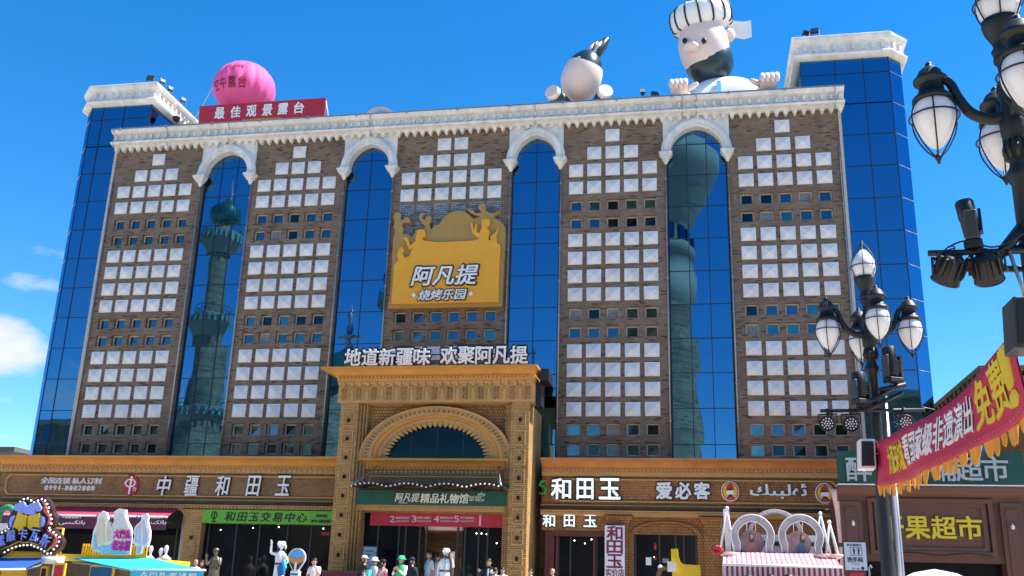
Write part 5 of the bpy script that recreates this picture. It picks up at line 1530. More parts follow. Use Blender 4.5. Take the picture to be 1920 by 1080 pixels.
# ------------------------------------------------------------------ festival banner between the lamps
XB = 13.32
TOP = [(1647, 824), (1703, 808), (1748.6, 770), (1810, 716.5), (1896.7, 641)]
BOT = [(1659, 908.6), (1719, 894), (1782, 861), (1841.6, 830), (1920, 778)]
def poly_fit(pts):
    P_ = [atx(a, b, XB) for a, b in pts]; return [(p.y, p.z) for p in P_]
ya, yz = -23.6, -31.1
tp, bt = poly_fit(TOP), poly_fit(BOT)
def lsq(pts):
    # parabola z = a + b s + c s^2 with s along the banner
    S = [[0]*3 for _ in range(3)]; B_ = [0]*3
    for y, z in pts:
        s = (ya-y)/(ya-yz); v = (1, s, s*s)
        for i in range(3):
            B_[i] += v[i]*z
            for j in range(3): S[i][j] += v[i]*v[j]
    m = Matrix(S); r_ = m.inverted() @ Vector(B_); return r_
ct, cb_ = lsq(tp), lsq(bt)
ev = lambda c, s: c[0]+c[1]*s+c[2]*s*s
def on_ban(s, w, off):
    """s along the banner from the far lamp to the near one, w from 0 (bottom) to 1 (top)"""
    z = ev(cb_, s)+(ev(ct, s)-ev(cb_, s))*w
    return Vector((XB-off+.05*math.sin(s*9+w*2)+.02*math.sin(s*23)*(1-w), ya+(yz-ya)*s, z))
fb = thing('festival_banner', 'long crimson banner with yellow and white characters strung between the two street lamps', 'banner', (XB, -27, 3.5))
mb = MB(); NS = 60
g0 = [[mb.v(on_ban(i/NS, j/6, 0)) for j in range(7)] for i in range(NS+1)]
g1 = [[mb.v(on_ban(i/NS, j/6, -.012)) for j in range(7)] for i in range(NS+1)]
for g_ in (g0, g1):
    for i in range(NS):
        for j in range(6): mb.f([g_[i][j], g_[i+1][j], g_[i+1][j+1], g_[i][j+1]], True)
for i in range(NS):
    for j in (0, 6): mb.f([g0[i][j], g0[i+1][j], g1[i+1][j], g1[i][j]])
mb.build('cloth', M['crimson'], fb)
def s_at(px, py):
    return (ya-atx(px, py, XB).y)/(ya-yz)
def ban_text(body, pxs, w0, w1, m, bold=.02):
    s0, s1 = s_at(pxs[0], 800), s_at(pxs[1], 800)
    letters(body, s0, s1, w0, w1, 0, m, fb, name='lettering', depth=.012, bold=bold, fn=lambda X, Z, t: on_ban(X, Z, .004+t))
ban_text('大疆来城', (1656, 1694), .22, .80, M['yellowletter'], .03)
ban_text('看国家级非遗演出', (1697, 1820), .26, .86, M['letter'], .02)
ban_text('免费', (1827, 1897), .22, .93, M['yellowletter'], .022)
ban_text('！', (1900, 1914), .22, .92, M['yellowletter'], .05)
mb = MB()                                        # woven figure band along the lower edge
k = 0
for i in range(110):
    s = .01+i*.0088
    for (w0, w1, dw) in ((.04, .15, .0022),):
        p = [on_ban(s, w0, .006), on_ban(s+dw, w0, .006), on_ban(s+dw, w1, .006), on_ban(s, w1, .006)]
        mb.quad(*p)
        if i % 2: mb.quad(on_ban(s, .085, .006), on_ban(s+.0088, .085, .006), on_ban(s+.0088, .105, .006), on_ban(s, .105, .006))
mb.build('woven_band', M['pinkband'], fb)
NF = 34
for i in range(NF):
    s0, s1 = i/NF+.002, (i+1)/NF-.002
    sm = (s0+s1)/2; ln = .15+.03*math.sin(i*2.1)
    mb = MB()
    off = [0, .02*math.sin(i*1.7)]
    pts = []
    for k in range(9):
        f_ = k/8; ss = s0+(s1-s0)*f_
        p = on_ban(ss, 0, 0); d_ = ln*math.sin(math.pi*f_)**.45 if 0 < f_ < 1 else .02
        q = p+Vector((-.03*math.sin(i*2.7)*f_, 0, -d_)); pts.append((p, q))
    A = [(mb.v(p), mb.v(q)) for p, q in pts]
    B_ = [(mb.v(p+Vector((.008, 0, 0))), mb.v(q+Vector((.008, 0, 0)))) for p, q in pts]
    for k in range(8):
        mb.f([A[k][0], A[k+1][0], A[k+1][1], A[k][1]]); mb.f([B_[k][0], B_[k][1], B_[k+1][1], B_[k+1][0]]); mb.f([A[k][1], A[k+1][1], B_[k+1][1], B_[k][1]])
    mb.build('fringe_tab', M['fringe'], fb)
mb = MB()
for s_, zz in ((0.0, .06), (1.0, .06)):
    p = on_ban(s_, 1, 0); mb.tube([p, (13.4, p.y+(.1 if s_ == 0 else -.1), p.z+zz)], .008, 5)
    p = on_ban(s_, 0, 0); mb.tube([p, (13.4, p.y+(.1 if s_ == 0 else -.1), p.z-zz)], .008, 5)
mb.build('ties', M['yellow'], fb)

# ------------------------------------------------------------------ people and statues
def skin_body(V, E, rad):
    me = bpy.data.meshes.new('body'); me.from_pydata([tuple(v) for v in V], E, [])
    o = bpy.data.objects.new('body', me); COL.objects.link(o)
    md = o.modifiers.new('s', 'SKIN'); md.use_smooth_shade = True
    for i, d in enumerate(me.skin_vertices[0].data):
        r = rad[i]; d.radius = r if isinstance(r, tuple) else (r, r); d.use_root = (i == 0)
    sb = o.modifiers.new('d', 'SUBSURF'); sb.levels = 1; sb.render_levels = 1
    bpy.context.view_layer.update()
    dg = bpy.context.evaluated_depsgraph_get()
    r = bpy.data.meshes.new_from_object(o.evaluated_get(dg))
    bpy.data.objects.remove(o); bpy.data.meshes.remove(me)
    return r
ARM_DOWN = ((.235, .03, 1.10), (.245, -.06, .85))
def person(label, x, y, z0, H, yaw=0.0, top='white_cotton', bottom='pants', sleeve=.55, hair='short', arms=None, skinm='skin', turn=0.0, robe=None, name='person', cat='person', extra=None, hairm='hair', beard=None, apron=None):
    """H = standing height; arms = (left, right) as (elbow, wrist) for a 1.7 m figure, x outwards, y<0 forwards"""
    t = thing(name, label, cat, (x, y, z0))
    k = H/1.7
    rot = Matrix.Rotation(yaw, 3, 'Z')
    W_ = lambda p: Vector((x, y, z0)) + rot @ (Vector(p)*k)
    arms = arms or (ARM_DOWN, ARM_DOWN)
    V = [(0, 0, .93), (0, 0, 1.08), (0, .005, 1.27), (0, .01, 1.42), (0, 0, 1.50)]
    Rd = [(.155, .11), (.14, .105), (.165, .115), (.075, .07), .056]
    E_ = [(0, 1), (1, 2), (2, 3), (3, 4)]
    bones = []
    hands = []
    for s, (el, wr) in zip((-1, 1), arms):
        i = len(V)
        V += [(s*.155, .01, 1.365), (s*el[0], el[1], el[2]), (s*wr[0], wr[1], wr[2])]
        Rd += [.066, .046, .03]
        E_ += [(2, i), (i, i+1), (i+1, i+2)]
        bones.append((Vector(V[i]), Vector(V[i+1]), Vector(V[i+2]))); hands.append((s, Vector(V[i+1]), Vector(V[i+2])))
        j = len(V)
        V += [(s*.09, 0, .84), (s*.10, -.015, .48), (s*.105, .03, .09), (s*.115, -.12, .045)]
        Rd += [.092, .062, .042, .038]
        E_ += [(0, j), (j, j+1), (j+1, j+2), (j+2, j+3)]
    sk = skin_body(V, E_, Rd)
    mb = MB()
    mb.bm.from_mesh(sk); bpy.data.meshes.remove(sk)
    ms = [M[skinm], M[top], M[bottom], M['black_cotton'], M['black']]
    def seg(p, a, b):
        d = b-a; u = max(0, min(1, (p-a).dot(d)/d.length_squared)); return u, (p-(a+d*u)).length
    for f in mb.bm.faces:
        c = f.calc_center_median(); f.smooth = True
        mi = 1
        if c.z > 1.445 and abs(c.x) < .09: mi = 0
        elif c.z < .97 and abs(c.x) < .2: mi = 2 if c.z > .09 else 3
        for a, e, w in bones:
            u, d1 = seg(c, a, e); v, d2 = seg(c, e, w)
            if d1 < .085 and d1 <= d2 and u > .02: mi = 1 if u < sleeve*2 else 0
            elif d2 < .07 and d2 < d1: mi = 1 if (sleeve > .5 and v < (sleeve-.5)*2) else 0
        f.material_index = mi
    mb.mi = 0
    hr = Matrix.Rotation(turn, 3, 'Z')
    hp = lambda p: hr @ Vector(p)
    prof = [(1.478, .02, .02, -.062), (1.487, .042, .042, -.045), (1.51, .058, .066, -.022), (1.545, .067, .084, -.010), (1.59, .073, .095, 0), (1.63, .074, .098, .004), (1.665, .064, .086, .008), (1.688, .042, .058, .012), (1.70, .0, .0, .012)]
    rings = []
    for z, a, b, yo in prof:
        if a == 0: rings.append([mb.v(hp((0, yo, z)))])
        else: rings.append([mb.v(hp((a*math.cos(2*math.pi*q/16), yo+b*math.sin(2*math.pi*q/16), z))) for q in range(16)])
    mb.f(rings[0])
    for p, q in zip(rings, rings[1:]):
        for i in range(16):
            if len(q) == 1: mb.f([p[i], p[(i+1) % 16], q[0]], True)
            else: mb.f([p[i], p[(i+1) % 16], q[(i+1) % 16], q[i]], True)
    n_ = [mb.v(hp(p)) for p in ((0, -.094, 1.60), (-.017, -.088, 1.555), (.017, -.088, 1.555), (0, -.122, 1.562))]
    mb.f([n_[0], n_[1], n_[3]]); mb.f([n_[0], n_[3], n_[2]]); mb.f([n_[1], n_[2], n_[3]])
    for s in (-1, 1):
        c = hp((s*.076, .012, 1.58)); mb.ell(c, .012, .02, .032, 8, 6)
    mb.mi = 4 if skinm == 'skin' else 0
    for s in (-1, 1):
        c = hp((s*.03, -.086, 1.60)); mb.ell(c, .012, .008, .006, 8, 5); c = hp((s*.03, -.087, 1.622)); mb.ell(c, .018, .006, .004, 8, 4)
    c = hp((0, -.085, 1.522)); mb.mi = 0; mb.ell(c, .022, .008, .006, 8, 5)
    for s, el, wr in hands:                     # palm, four fingers and a thumb
        d = (wr-el).normalized(); sd = d.cross(Vector((0, 1, 0)));
        if sd.length < .2: sd = d.cross(Vector((1, 0, 0)))
        sd.normalize(); nn = d.cross(sd)
        c = wr+d*.045
        mb.obox(c, d*.045, sd*.036, nn*.013)
        for q in range(4):
            b0 = wr+d*.088+sd*(-.027+.018*q); L = (.066, .075, .07, .055)[q]
            mb.tube([b0-d*.01, b0+d*L*.5+nn*.006, b0+d*L*.85+nn*.022], [.0095, .0085, .006], 6)
        b0 = wr+d*.03-sd*.03; mb.tube([b0, b0+d*.03-sd*.025, b0+d*.06-sd*.03+nn*.01], [.012, .010, .007], 6)
    bmesh.ops.transform(mb.bm, matrix=Matrix.Translation((x, y, z0)) @ rot.to_4x4() @ Matrix.Scale(k, 4), verts=mb.bm.verts)
    body = mb.build('body', ms, t)
    def child(nm, fn, m):
        q = MB(); fn(q)
        bmesh.ops.transform(q.bm, matrix=Matrix.Translation((x, y, z0)) @ rot.to_4x4() @ Matrix.Scale(k, 4), verts=q.bm.verts)
        return q.build(nm, M[m], t)
    def hair_shape(q, zmin_f, zmin_b, grow=.010, length=None):
        rr = []
        zs = [1.545, 1.575, 1.605, 1.635, 1.66, 1.685, 1.703]
        dims = [(.071, .09), (.074, .096), (.076, .10), (.075, .10), (.066, .089), (.047, .064), (.0, .0)]
        for z, (a, b) in zip(zs, dims):
            if a == 0: rr.append([q.v(hp((0, .012, z+grow)))]); continue
            ring_ = []
            for i in range(20):
                an = 2*math.pi*i/20; ca, sa = math.cos(an), math.sin(an)
                front = max(0, -sa)**1.0
                zz = max(z, zmin_b+(zmin_f-zmin_b)*front)
                g = grow if zz == z else grow*.8
                ring_.append(q.v(hp(((a+g)*ca, .006+(b+g)*sa, zz))))
            rr.append(ring_)
        for p, u in zip(rr, rr[1:]):
            for i in range(20):
                if len(u) == 1: q.f([p[i], p[(i+1) % 20], u[0]], True)
                else: q.f([p[i], p[(i+1) % 20], u[(i+1) % 20], u[i]], True)
        if length: q.tube([hp((0, .085, 1.60)), hp((0, .10, 1.52)), hp((0, .09, 1.60-length))], [.06, .065, .03], 10)
    if hair == 'short': child('hair', lambda q: hair_shape(q, 1.645, 1.545), hairm)
    elif hair == 'long': child('hair', lambda q: hair_shape(q, 1.64, 1.53, .014, .30), hairm)
    elif hair == 'cap':
        child('hair', lambda q: hair_shape(q, 1.64, 1.54, .006, .18), 'hair')
        def capf(q):
            q.lathe([(.095, 1.635), (.102, 1.64), (.098, 1.68), (.075, 1.72), (.0, 1.735)], hp((0, .008, 0)), 18)
            p = hp((0, -.12, 1.64)); q.ell(p, .065, .07, .01, 12, 6)
        child('cap', capf, hairm)
    elif hair == 'bucket':
        child('hair', lambda q: hair_shape(q, 1.64, 1.55, .005), 'hair')
        child('bucket_hat', lambda q: q.lathe([(.165, 1.60), (.168, 1.605), (.108, 1.645), (.098, 1.70), (.07, 1.725), (0, 1.73)], hp((0, .005, 0)), 20), hairm)
    elif hair == 'turban':
        def tf(q):
            for r, z, th in ((.085, 1.645, .035), (.09, 1.675, .04), (.075, 1.71, .04)):
                q.tube([hp((r*math.cos(2*math.pi*i/18), .006+r*1.2*math.sin(2*math.pi*i/18), z+.012*math.sin(2*math.pi*i/9))) for i in range(19)], th, 8)
            q.ell(hp((0, .01, 1.70)), .08, .1, .06, 12, 8)
            q.tube([hp((.05, .1, 1.66)), hp((.07, .13, 1.58)), hp((.06, .13, 1.50))], [.03, .035, .015], 8)
        child('turban', tf, hairm)
    if beard:
        child('beard', lambda q: q.tube([hp((0, -.06, 1.53)), hp((0, -.075, 1.49)), hp((0, -.10, 1.44)), hp((0, -.13, 1.40))], [.055, .058, .04, .006], 12), beard)
    if robe:
        def rf(q):
            q.lathe([(.26, .12), (.25, .15), (.21, .6), (.18, .95), (.172, 1.08), (.185, 1.25), (.15, 1.40), (.085, 1.455)], (0, .005, 0), 20, sy=.74)
        child('robe', rf, robe)
        child('belt', lambda q: q.lathe([(.178, 1.02), (.186, 1.03), (.184, 1.08), (.176, 1.09)], (0, .005, 0), 20, sy=.76), 'brown_cloth')
    if apron: child('vest', lambda q: q.lathe([(.185, .95), (.172, 1.08), (.19, 1.25), (.17, 1.36), (.10, 1.445)], (0, .003, 0), 20, sy=.74), apron)
    if extra: extra(child, W_)
    return t
def by_px(px, py, Y):
    p = at(px, py, Y); return p.x, Y, p.z
def folk(label, px, py, Y, **k):
    x, y, z = by_px(px, py, Y)
    return person(label, x, y, TER, z-TER, **k)
PHONE = ((.22, -.10, 1.13), (.07, -.27, 1.28))
HIP = ((.33, .06, 1.12), (.17, -.06, 1.0))
folk('bald man in a white shirt bending beside the ochre column', 368, 1049, -7.0, yaw=.8, hair='none', top='white_cotton')
folk('dark haired person in a dark red top half hidden behind the bald man', 380, 1050, -6.3, yaw=.2, top='maroon_cotton')
folk('man in a white T-shirt holding a hand to his mouth before the left shop', 591, 1046, -7.0, yaw=.1, top='white_cotton', sleeve=.36, arms=(ARM_DOWN, ((.23, -.12, 1.13), (.03, -.16, 1.46))))
folk('person in a white cap and dark mask at the far left of the doorway group', 684, 1043, -5.2, yaw=2.6, hair='cap', hairm='white_cotton', top='black_cotton')
folk('woman in a white hat with a turquoise bag among the doorway group', 703, 1046, -6.4, yaw=2.4, hair='bucket', hairm='white_cotton', top='white_cotton',
     extra=lambda ch, w: ch('bag', lambda q: q.obox((.02, .2, 1.16), (.13, 0, 0), (0, .06, 0), (0, 0, .15)), 'turquoise_cloth'))
folk('woman in a pink top and dark cap with a strap across her back', 719, 1050, -7.0, yaw=2.7, hair='cap', hairm='black_cotton', top='pink_cotton',
     extra=lambda ch, w: ch('strap', lambda q: q.tube([(-.15, .13, 1.38), (.0, .145, 1.22), (.16, .12, 1.02)], .012, 6), 'white_cotton'))
folk('child with a pale face and dark hair in front of the woman in pink', 683, 1068, -8.2, yaw=.2, top='pale_blue_cotton')
folk('person in a bright green vest and green bucket hat looking at a phone', 753, 1043, -7.0, yaw=-.25, hair='bucket', hairm='green_hat', top='white_cotton', sleeve=.9, arms=(PHONE, PHONE), apron='green_vest',
     extra=lambda ch, w: ch('phone', lambda q: q.obox((0, -.31, 1.28), (.035, 0, 0), (0, .006, 0), (0, .02, .07)), 'black'))
folk('person in a navy top turned away beside the bright green vest', 773, 1046, -5.6, yaw=2.9, hair='cap', hairm='navy_cotton', top='navy_cotton')
folk('visitor in a white T-shirt with a turquoise print inside the doorway', 806, 1032, -2.2, yaw=-.9, top='white_cotton', sleeve=.4,
     extra=lambda ch, w: ch('print', lambda q: q.obox((-.03, -.118, 1.24), (.07, 0, 0), (0, .006, 0), (0, 0, .12)), 'teal') if False else ch('print', lambda q: q.ell((-.02, -.09, 1.24), .09, .045, .13, 12, 8), 'turquoise_cloth'))
folk('visitor with a grey bag and pale top just inside the doorway', 819, 1036, -2.0, yaw=2.3, top='white_cotton', hair='long',
     extra=lambda ch, w: ch('bag', lambda q: q.obox((.1, .16, 1.05), (.12, 0, 0), (0, .06, 0), (0, 0, .16)), 'grey_bag'))
folk('man in a navy jacket over white raising an open hand by the portal', 917, 1047, -6.2, yaw=.1, top='navy_cotton', sleeve=1.0, arms=(((.28, -.10, 1.16), (.26, -.30, 1.30)), ARM_DOWN),
     extra=lambda ch, w: (ch('shirt_front', lambda q: q.obox((0, -.112, 1.27), (.025, 0, 0), (0, .01, 0), (0, .015, .12)), 'white_cotton'), ch('white_bag', lambda q: q.ell((.12, -.14, 1.30), .07, .05, .06, 12, 8), 'white_cotton')))
folk('dark haired person seen from behind in front of the man in navy', 929, 1064, -7.6, yaw=2.6, top='pale_blue_cotton')
folk('man in a pale top standing against the right portal pillar', 943, 1063, -6.8, yaw=.2, top='white_cotton')
folk('smiling man right of the portal whose head just shows', 995, 1066, -7.0, yaw=.1, top='pale_blue_cotton')
folk('bald man in front of the right shop doorway', 1036, 1066, -7.0, yaw=-.4, hair='none', top='navy_cotton')
# statues
x, y, z = by_px(528, 1016, -7.2)
def pedestal(x, y, z1, m, label):
    mb = MB(); mb.box(x-.36, x+.36, y-.36, y+.36, TER, z1-.06); mb.box(x-.42, x+.42, y-.42, y+.42, z1-.06, z1); o = mb.build('pedestal', m, None, (x, y, TER)); tag(o, label, 'pedestal')
pedestal(x, y, TER+.35, M['stone'], 'stone pedestal of the white statue raising its arm')
person('white painted statue of a robed bearded man shading his eyes with a raised arm', x, y, TER+.35, z-TER-.39, yaw=-.45, top='white_doll', bottom='white_doll', skinm='white_doll', sleeve=1.0, hair='turban', hairm='white_doll', beard='dark_doll', robe='white_doll',
       arms=(((.33, -.12, 1.38), (.22, -.22, 1.66)), HIP), name='statue', cat='statue', turn=-.2,
       extra=lambda ch, w: (ch('blue_book', lambda q: q.obox((.24, -.12, .86), (.13, 0, .05), (0, .03, 0), (-.05, 0, .16)), 'blue_print'), ch('blue_cloth', lambda q: q.obox((.30, -.07, .98), (.05, 0, .08), (0, .04, 0), (-.05, 0, .12)), 'cyanfab')))
x, y, z = by_px(406, 1028, -6.2)
pedestal(x, y, TER+.2, M['stone'], 'low stone pedestal of the bronze statue')
person('bronze statue of a person with one hand raised before the dark shop glass', x, y, TER+.2, z-TER-.22, yaw=.3, top='bronze', bottom='bronze', skinm='bronze', sleeve=1.0, hair='cap', hairm='bronze', robe='bronze', arms=(((.24, -.14, 1.14), (.26, -.24, 1.40)), ((.2, -.1, 1.16), (.08, -.14, 1.36))), name='statue', cat='statue')
x, y, z = by_px(837, 1029, -7.4)
pedestal(x, y, TER+.3, M['stone'], 'stone pedestal of the statue carrying a rolled carpet')
person('painted statue of a bearded man in a turban shouldering a brown roll', x, y, TER+.3, z-TER-.34, yaw=.15, top='white_doll', bottom='white_doll', skinm='skin_doll', sleeve=1.0, hair='turban', hairm='white_doll', beard='dark_doll', robe='white_doll',
       arms=(ARM_DOWN, ((.26, -.05, 1.16), (.2, -.1, 1.46))), name='statue', cat='statue', turn=.2,
       extra=lambda ch, w: (ch('roll', lambda q: q.tube([(.16, .05, .62), (.18, .0, 1.66)], .105, 14), 'brown_cloth'), ch('blue_stripe', lambda q: q.obox((0, -.142, 1.2), (.014, 0, 0), (0, .012, 0), (0, 0, .2)), 'blue_doll')))
# mannequins behind the cyan awning
for px_, py_, lab in ((284, 1023, 'white headless-faced mannequin bust left of the other two behind the cyan awning'), (303, 1027, 'shorter white mannequin between two others behind the cyan awning'), (313, 1022, 'tallest white mannequin in a dark top nearest the ochre column')):
    x, y, z = by_px(px_, py_, -5.5)
    t = thing('mannequin', lab, 'mannequin', (x, y, TER), 'white shop mannequins')
    k = (z-TER)/1.75
    mb = MB(); Z = lambda v: TER+v*k
    mb.lathe([(.0, Z(1.75)), (.05, Z(1.735)), (.082, Z(1.68)), (.085, Z(1.63)), (.065, Z(1.56)), (.042, Z(1.52)), (.045, Z(1.46)), (.10, Z(1.43)), (.17, Z(1.38)), (.185, Z(1.30)), (.17, Z(1.18)), (.135, Z(1.06)), (.17, Z(.92)), (.16, Z(.8)), (0, Z(.79))], (x, y, 0), 18, sy=.7)
    for s in (-1, 1): mb.tube([(x+s*.165, y, Z(1.37)), (x+s*.225, y+.02, Z(1.12)), (x+s*.22, y-.05, Z(.9))], [.05, .042, .028], 10)
    mb.build('body', M['white_doll'], t)
    mb = MB(); mb.lathe([(.18, TER), (.18, TER+.03), (.025, TER+.04), (.025, Z(.8))], (x, y, 0), 14); mb.build('stand', M['alu'], t)
    if px_ == 313:
        mb = MB(); mb.lathe([(.15, Z(1.395)), (.19, Z(1.30)), (.175, Z(1.18)), (.142, Z(1.06)), (.176, Z(.92))], (x, y, 0), 18, sy=.72); mb.build('top', M['black_cotton'], t)

# ------------------------------------------------------------------ bank awning, posters, barrier
y1 = -2.75
a, b, c = at(-40, 968, y1), at(314, 968, y1), at(300, 953, YP-.05)
t = thing('awning', 'long maroon awning, sunlit slope coloured red, with a printed valance under the brown fascia', 'awning', ((a.x+b.x)/2, YP, c.z))
mb = MB(); zf = b.z
vs = [(a.x, YP-.03, c.z), (b.x-.25, YP-.03, c.z), (b.x, y1, zf), (a.x, y1, zf)]
mb.quad(*vs); mb.quad(*[(p[0], p[1], p[2]-.03) for p in reversed(vs)]); mb.quad(vs[1], vs[2], (vs[2][0], vs[2][1], vs[2][2]-.03), (vs[1][0], vs[1][1], vs[1][2]-.03)); mb.build('canopy', M['awnsunlit'], t)
zv0 = at(150, 991, y1).z
mb = MB(); N_ = 60
for i in range(N_):
    xa_, xb_ = a.x+(b.x-a.x)*i/N_, a.x+(b.x-a.x)*(i+1)/N_
    ya_, yb_ = y1+.03*math.sin(i*.9), y1+.03*math.sin((i+1)*.9)
    mb.quad((xa_, ya_, zv0), (xb_, yb_, zv0), (xb_, yb_*0+y1, zf-.05), (xa_, y1, zf-.05))
mb.build('valance', M['maroon'], t)
mb = MB(); mb.tube([(a.x, y1, zf-.03), (b.x, y1, zf-.03)], .035, 8); mb.build('front_rail', M['letter'], t)
for k in range(4):
    px_ = 40+k*76
    letters_px('中国建设银行', (px_, 971.5), (px_+37, 966), y1-.05, M['letter'], t, depth=.006, bold=.02)
    c_ = at(px_-8, 969, y1-.05); mb = MB(); ring(mb, (c_.x, c_.z), .10, .04, y1-.06, y1-.05, n=18); mb.build('ring_mark', M['blue_print'], t)
    letters_px('\ufef0\ufeb4\ufbe9\ufedc\ufee7\ufe8e\ufe91', (px_-6, 984), (px_+44, 976), y1-.05, M['letter'], t, depth=.006, bold=.015)
for xx in (-17.5, -14, b.x-.5):
    mb = MB(); mb.tube([(xx, YP-.02, 4.1), (xx, y1+.05, zf-.04)], .025, 6); mb.build('arm', M['alu'], t)
a, b = at(678, 1067, -3.4), at(709, 1024, -3.4)
t = thing('poster_stand', 'pale blue poster stand left of the portal doors', 'poster', ((a.x+b.x)/2, -3.4, TER))
mb = MB(); mb.box(a.x, b.x, -3.42, -3.36, TER+.3, b.z); mb.box(a.x+.1, b.x-.1, -3.36, -3.1, TER, TER+.3); mb.build('frame', M['greymetalbox'], t)
mb = MB(); mb.box(a.x+.04, b.x-.04, -3.44, -3.421, TER+.4, b.z-.04); mb.build('poster', mat('poster_blue', (.22, .36, .52), .5, var=.5, vscale=2.5), t)
mb = MB()
for k in range(4): mb.box(a.x+.1, b.x-.15-.06*k, -3.45, -3.441, b.z-.22-k*.13, b.z-.16-k*.13)
mb.build('poster_lines', M['bronze'], t)
a, b = at(604, 1069, -4.4), at(694, 1069, -4.4)
t = thing('counter', 'dark maroon counter in front of the left portal pillar', 'counter', ((a.x+b.x)/2, -4.4, TER))
mb = MB(); mb.box(a.x, b.x, -4.4, -3.8, TER, a.z-.08); mb.build('body', M['maroon'], t)
mb = MB(); mb.box(a.x-.05, b.x+.05, -4.46, -3.74, a.z-.08, a.z); mb.build('top', M['wood'], t)
# balloon shaped info board beside the white statue
c = at(557, 1046, -7.6)
t = thing('info_board', 'balloon shaped board with an orange and blue picture on a white post', 'sign', (c.x, -7.6, TER))
bo = [(c.x+.31*math.cos(a), c.z+.31*math.sin(a)) for a in [math.pi*(-.12+1.24*k/24) for k in range(25)]]+[(c.x-.1, c.z-.42), (c.x+.1, c.z-.42)]
mb = MB(); mb.prism(bo, -7.63, -7.57); mb.build('rim', M['letter'], t)
sc_ = lambda q: [(c.x+(p[0]-c.x)*q, c.z+(p[1]-c.z)*q) for p in bo]
mb = MB(); mb.prism(sc_(.9), -7.645, -7.631); mb.build('sky_field', mat('picture_blue', (.12, .4, .7), .4, var=.2, vscale=5), t)
mb = MB(); mb.prism([(c.x-.26, c.z+.06), (c.x-.18, c.z-.02), (c.x-.12, c.z+.02), (c.x, c.z-.09), (c.x+.12, c.z+.02), (c.x+.18, c.z-.02), (c.x+.26, c.z+.06), (c.x+.26, c.z-.08), (c.x, c.z-.20), (c.x-.26, c.z-.08)], -7.66, -7.6455); mb.build('orange_field', M['fringe'], t)
mb = MB(); mb.prism([(c.x-.25, c.z-.12), (c.x, c.z-.235), (c.x+.25, c.z-.12), (c.x+.09, c.z-.37), (c.x-.09, c.z-.37)], -7.66, -7.6455); mb.build('grey_field', M['greymetalbox'], t)
mb = MB(); mb.box(c.x-.03, c.x+.03, -7.69, -7.661, c.z-.5, c.z-.16); mb.box(c.x-.14, c.x+.14, -7.7, -7.5, TER, c.z-.42); mb.build('post', M['letter'], t)
mb = MB()
for k in range(4): mb.box(c.x-.12, c.x+.12, -7.71, -7.701, c.z-.56-.12*k, c.z-.50-.12*k)
mb.build('blue_notes', M['blue_print'], t)
# yellow cut-out seat
P2 = lambda px, py: at(px, py, -12.0)
pts = [(1258, 1029), (1270, 1029), (1271, 1040), (1275, 1052), (1281, 1058), (1313, 1060), (1314, 1095), (1262, 1095), (1259, 1060)]
q = [P2(*p) for p in pts]
mb = MB(); mb.prism([(p.x, p.z) for p in q], -12.0, -11.4); mb.box(q[7].x, q[6].x, -11.98, -11.42, 0, q[6].z-.001)
o = mb.build('toy_seat', M['yellow'], None, (q[6].x, -12, 0)); tag(o, 'bright yellow stepped seat shape in front of the shop window', 'seat')
p = P2(1244, 1066); t = thing('wooden_trestle', 'brown wooden trestle with a white knob beside the yellow seat', 'trestle', (p.x, -12, 0))
mb = MB(); mb.tube([(p.x-.25, -12, p.z-.6), (p.x-.08, -12, p.z), (p.x+.25, -12, p.z+.03)], .07, 8); mb.tube([(p.x-.2, -12, 0), (p.x-.1, -12, p.z-.1)], .06, 8); mb.build('beam', mat('brown_wood', (.2, .1, .05), .7), t)
mb = MB(); mb.ell((p.x-.08, -12, p.z+.03), .07, .07, .07, 12, 8); mb.build('knob', M['letter'], t)
mb = MB(); p = P2(1259, 1062); mb.box(p.x-.1, p.x+.1, -12.2, -12.02, p.z-.14, p.z+.12); o = mb.build('white_meter', M['letter'], None, (p.x, -12.1, p.z-.14)); tag(o, 'small white box fixed to the yellow seat', 'box')

# ------------------------------------------------------------------ pink striped dessert stall
YS = -15.5
S_ = lambda px, py, Y=YS: at(px, py, Y)
t = thing('dessert_stall', 'stall with a pink and white striped awning and two white arches on its roof', 'stall', (12.4, YS, 0))
A0, A1 = S_(1356, 1036), S_(1563, 1038); B0, B1 = S_(1356, 1057.5, -16.3), S_(1578, 1065, -16.3)
A0.z = A1.z = (A0.z+A1.z)/2; zb_ = (B0.z+B1.z)/2
mb = MB(); n = 46
for i in range(n):
    f0, f1 = i/n, (i+1)/n
    mb.mi = i % 2
    p = [A0.lerp(A1, f0), A0.lerp(A1, f1), B0.lerp(B1, f1), B0.lerp(B1, f0)]
    p[2].z = p[3].z = zb_
    mb.quad(*p); mb.quad(*[v-Vector((0, 0, .02)) for v in reversed(p)])
mb.build('awning', [M['letter'], mat('pink_stripe', (.75, .16, .22), .75, var=.04)], t)
mb = MB(); n = 46
for i in range(n):
    f0, f1 = i/n, (i+1)/n; mb.mi = i % 2
    p0_, p1_ = B0.lerp(B1, f0), B0.lerp(B1, f1)
    ln = .34
    mb.box(p0_.x, p1_.x, -16.31, -16.29, zb_-.02-ln, zb_-.02)
mb.build('valance', [mat('shaded_white_stripe', (.55, .52, .52), .75, var=.04), mat('shaded_pink_stripe', (.30, .02, .06), .75, var=.05)], t)  # same stripes as the awning, shade put into darker colours
mb = MB(); mb.tube([(B0.x-.02, -16.3, zb_), (B1.x+.02, -16.3, zb_)], .03, 8); mb.build('awning_rail', M['letter'], t)
mb = MB(); mb.box(A0.x, A1.x, YS-.05, YS+1.8, A0.z-.14, A0.z-.04); mb.build('roof', M['maroon'], t)
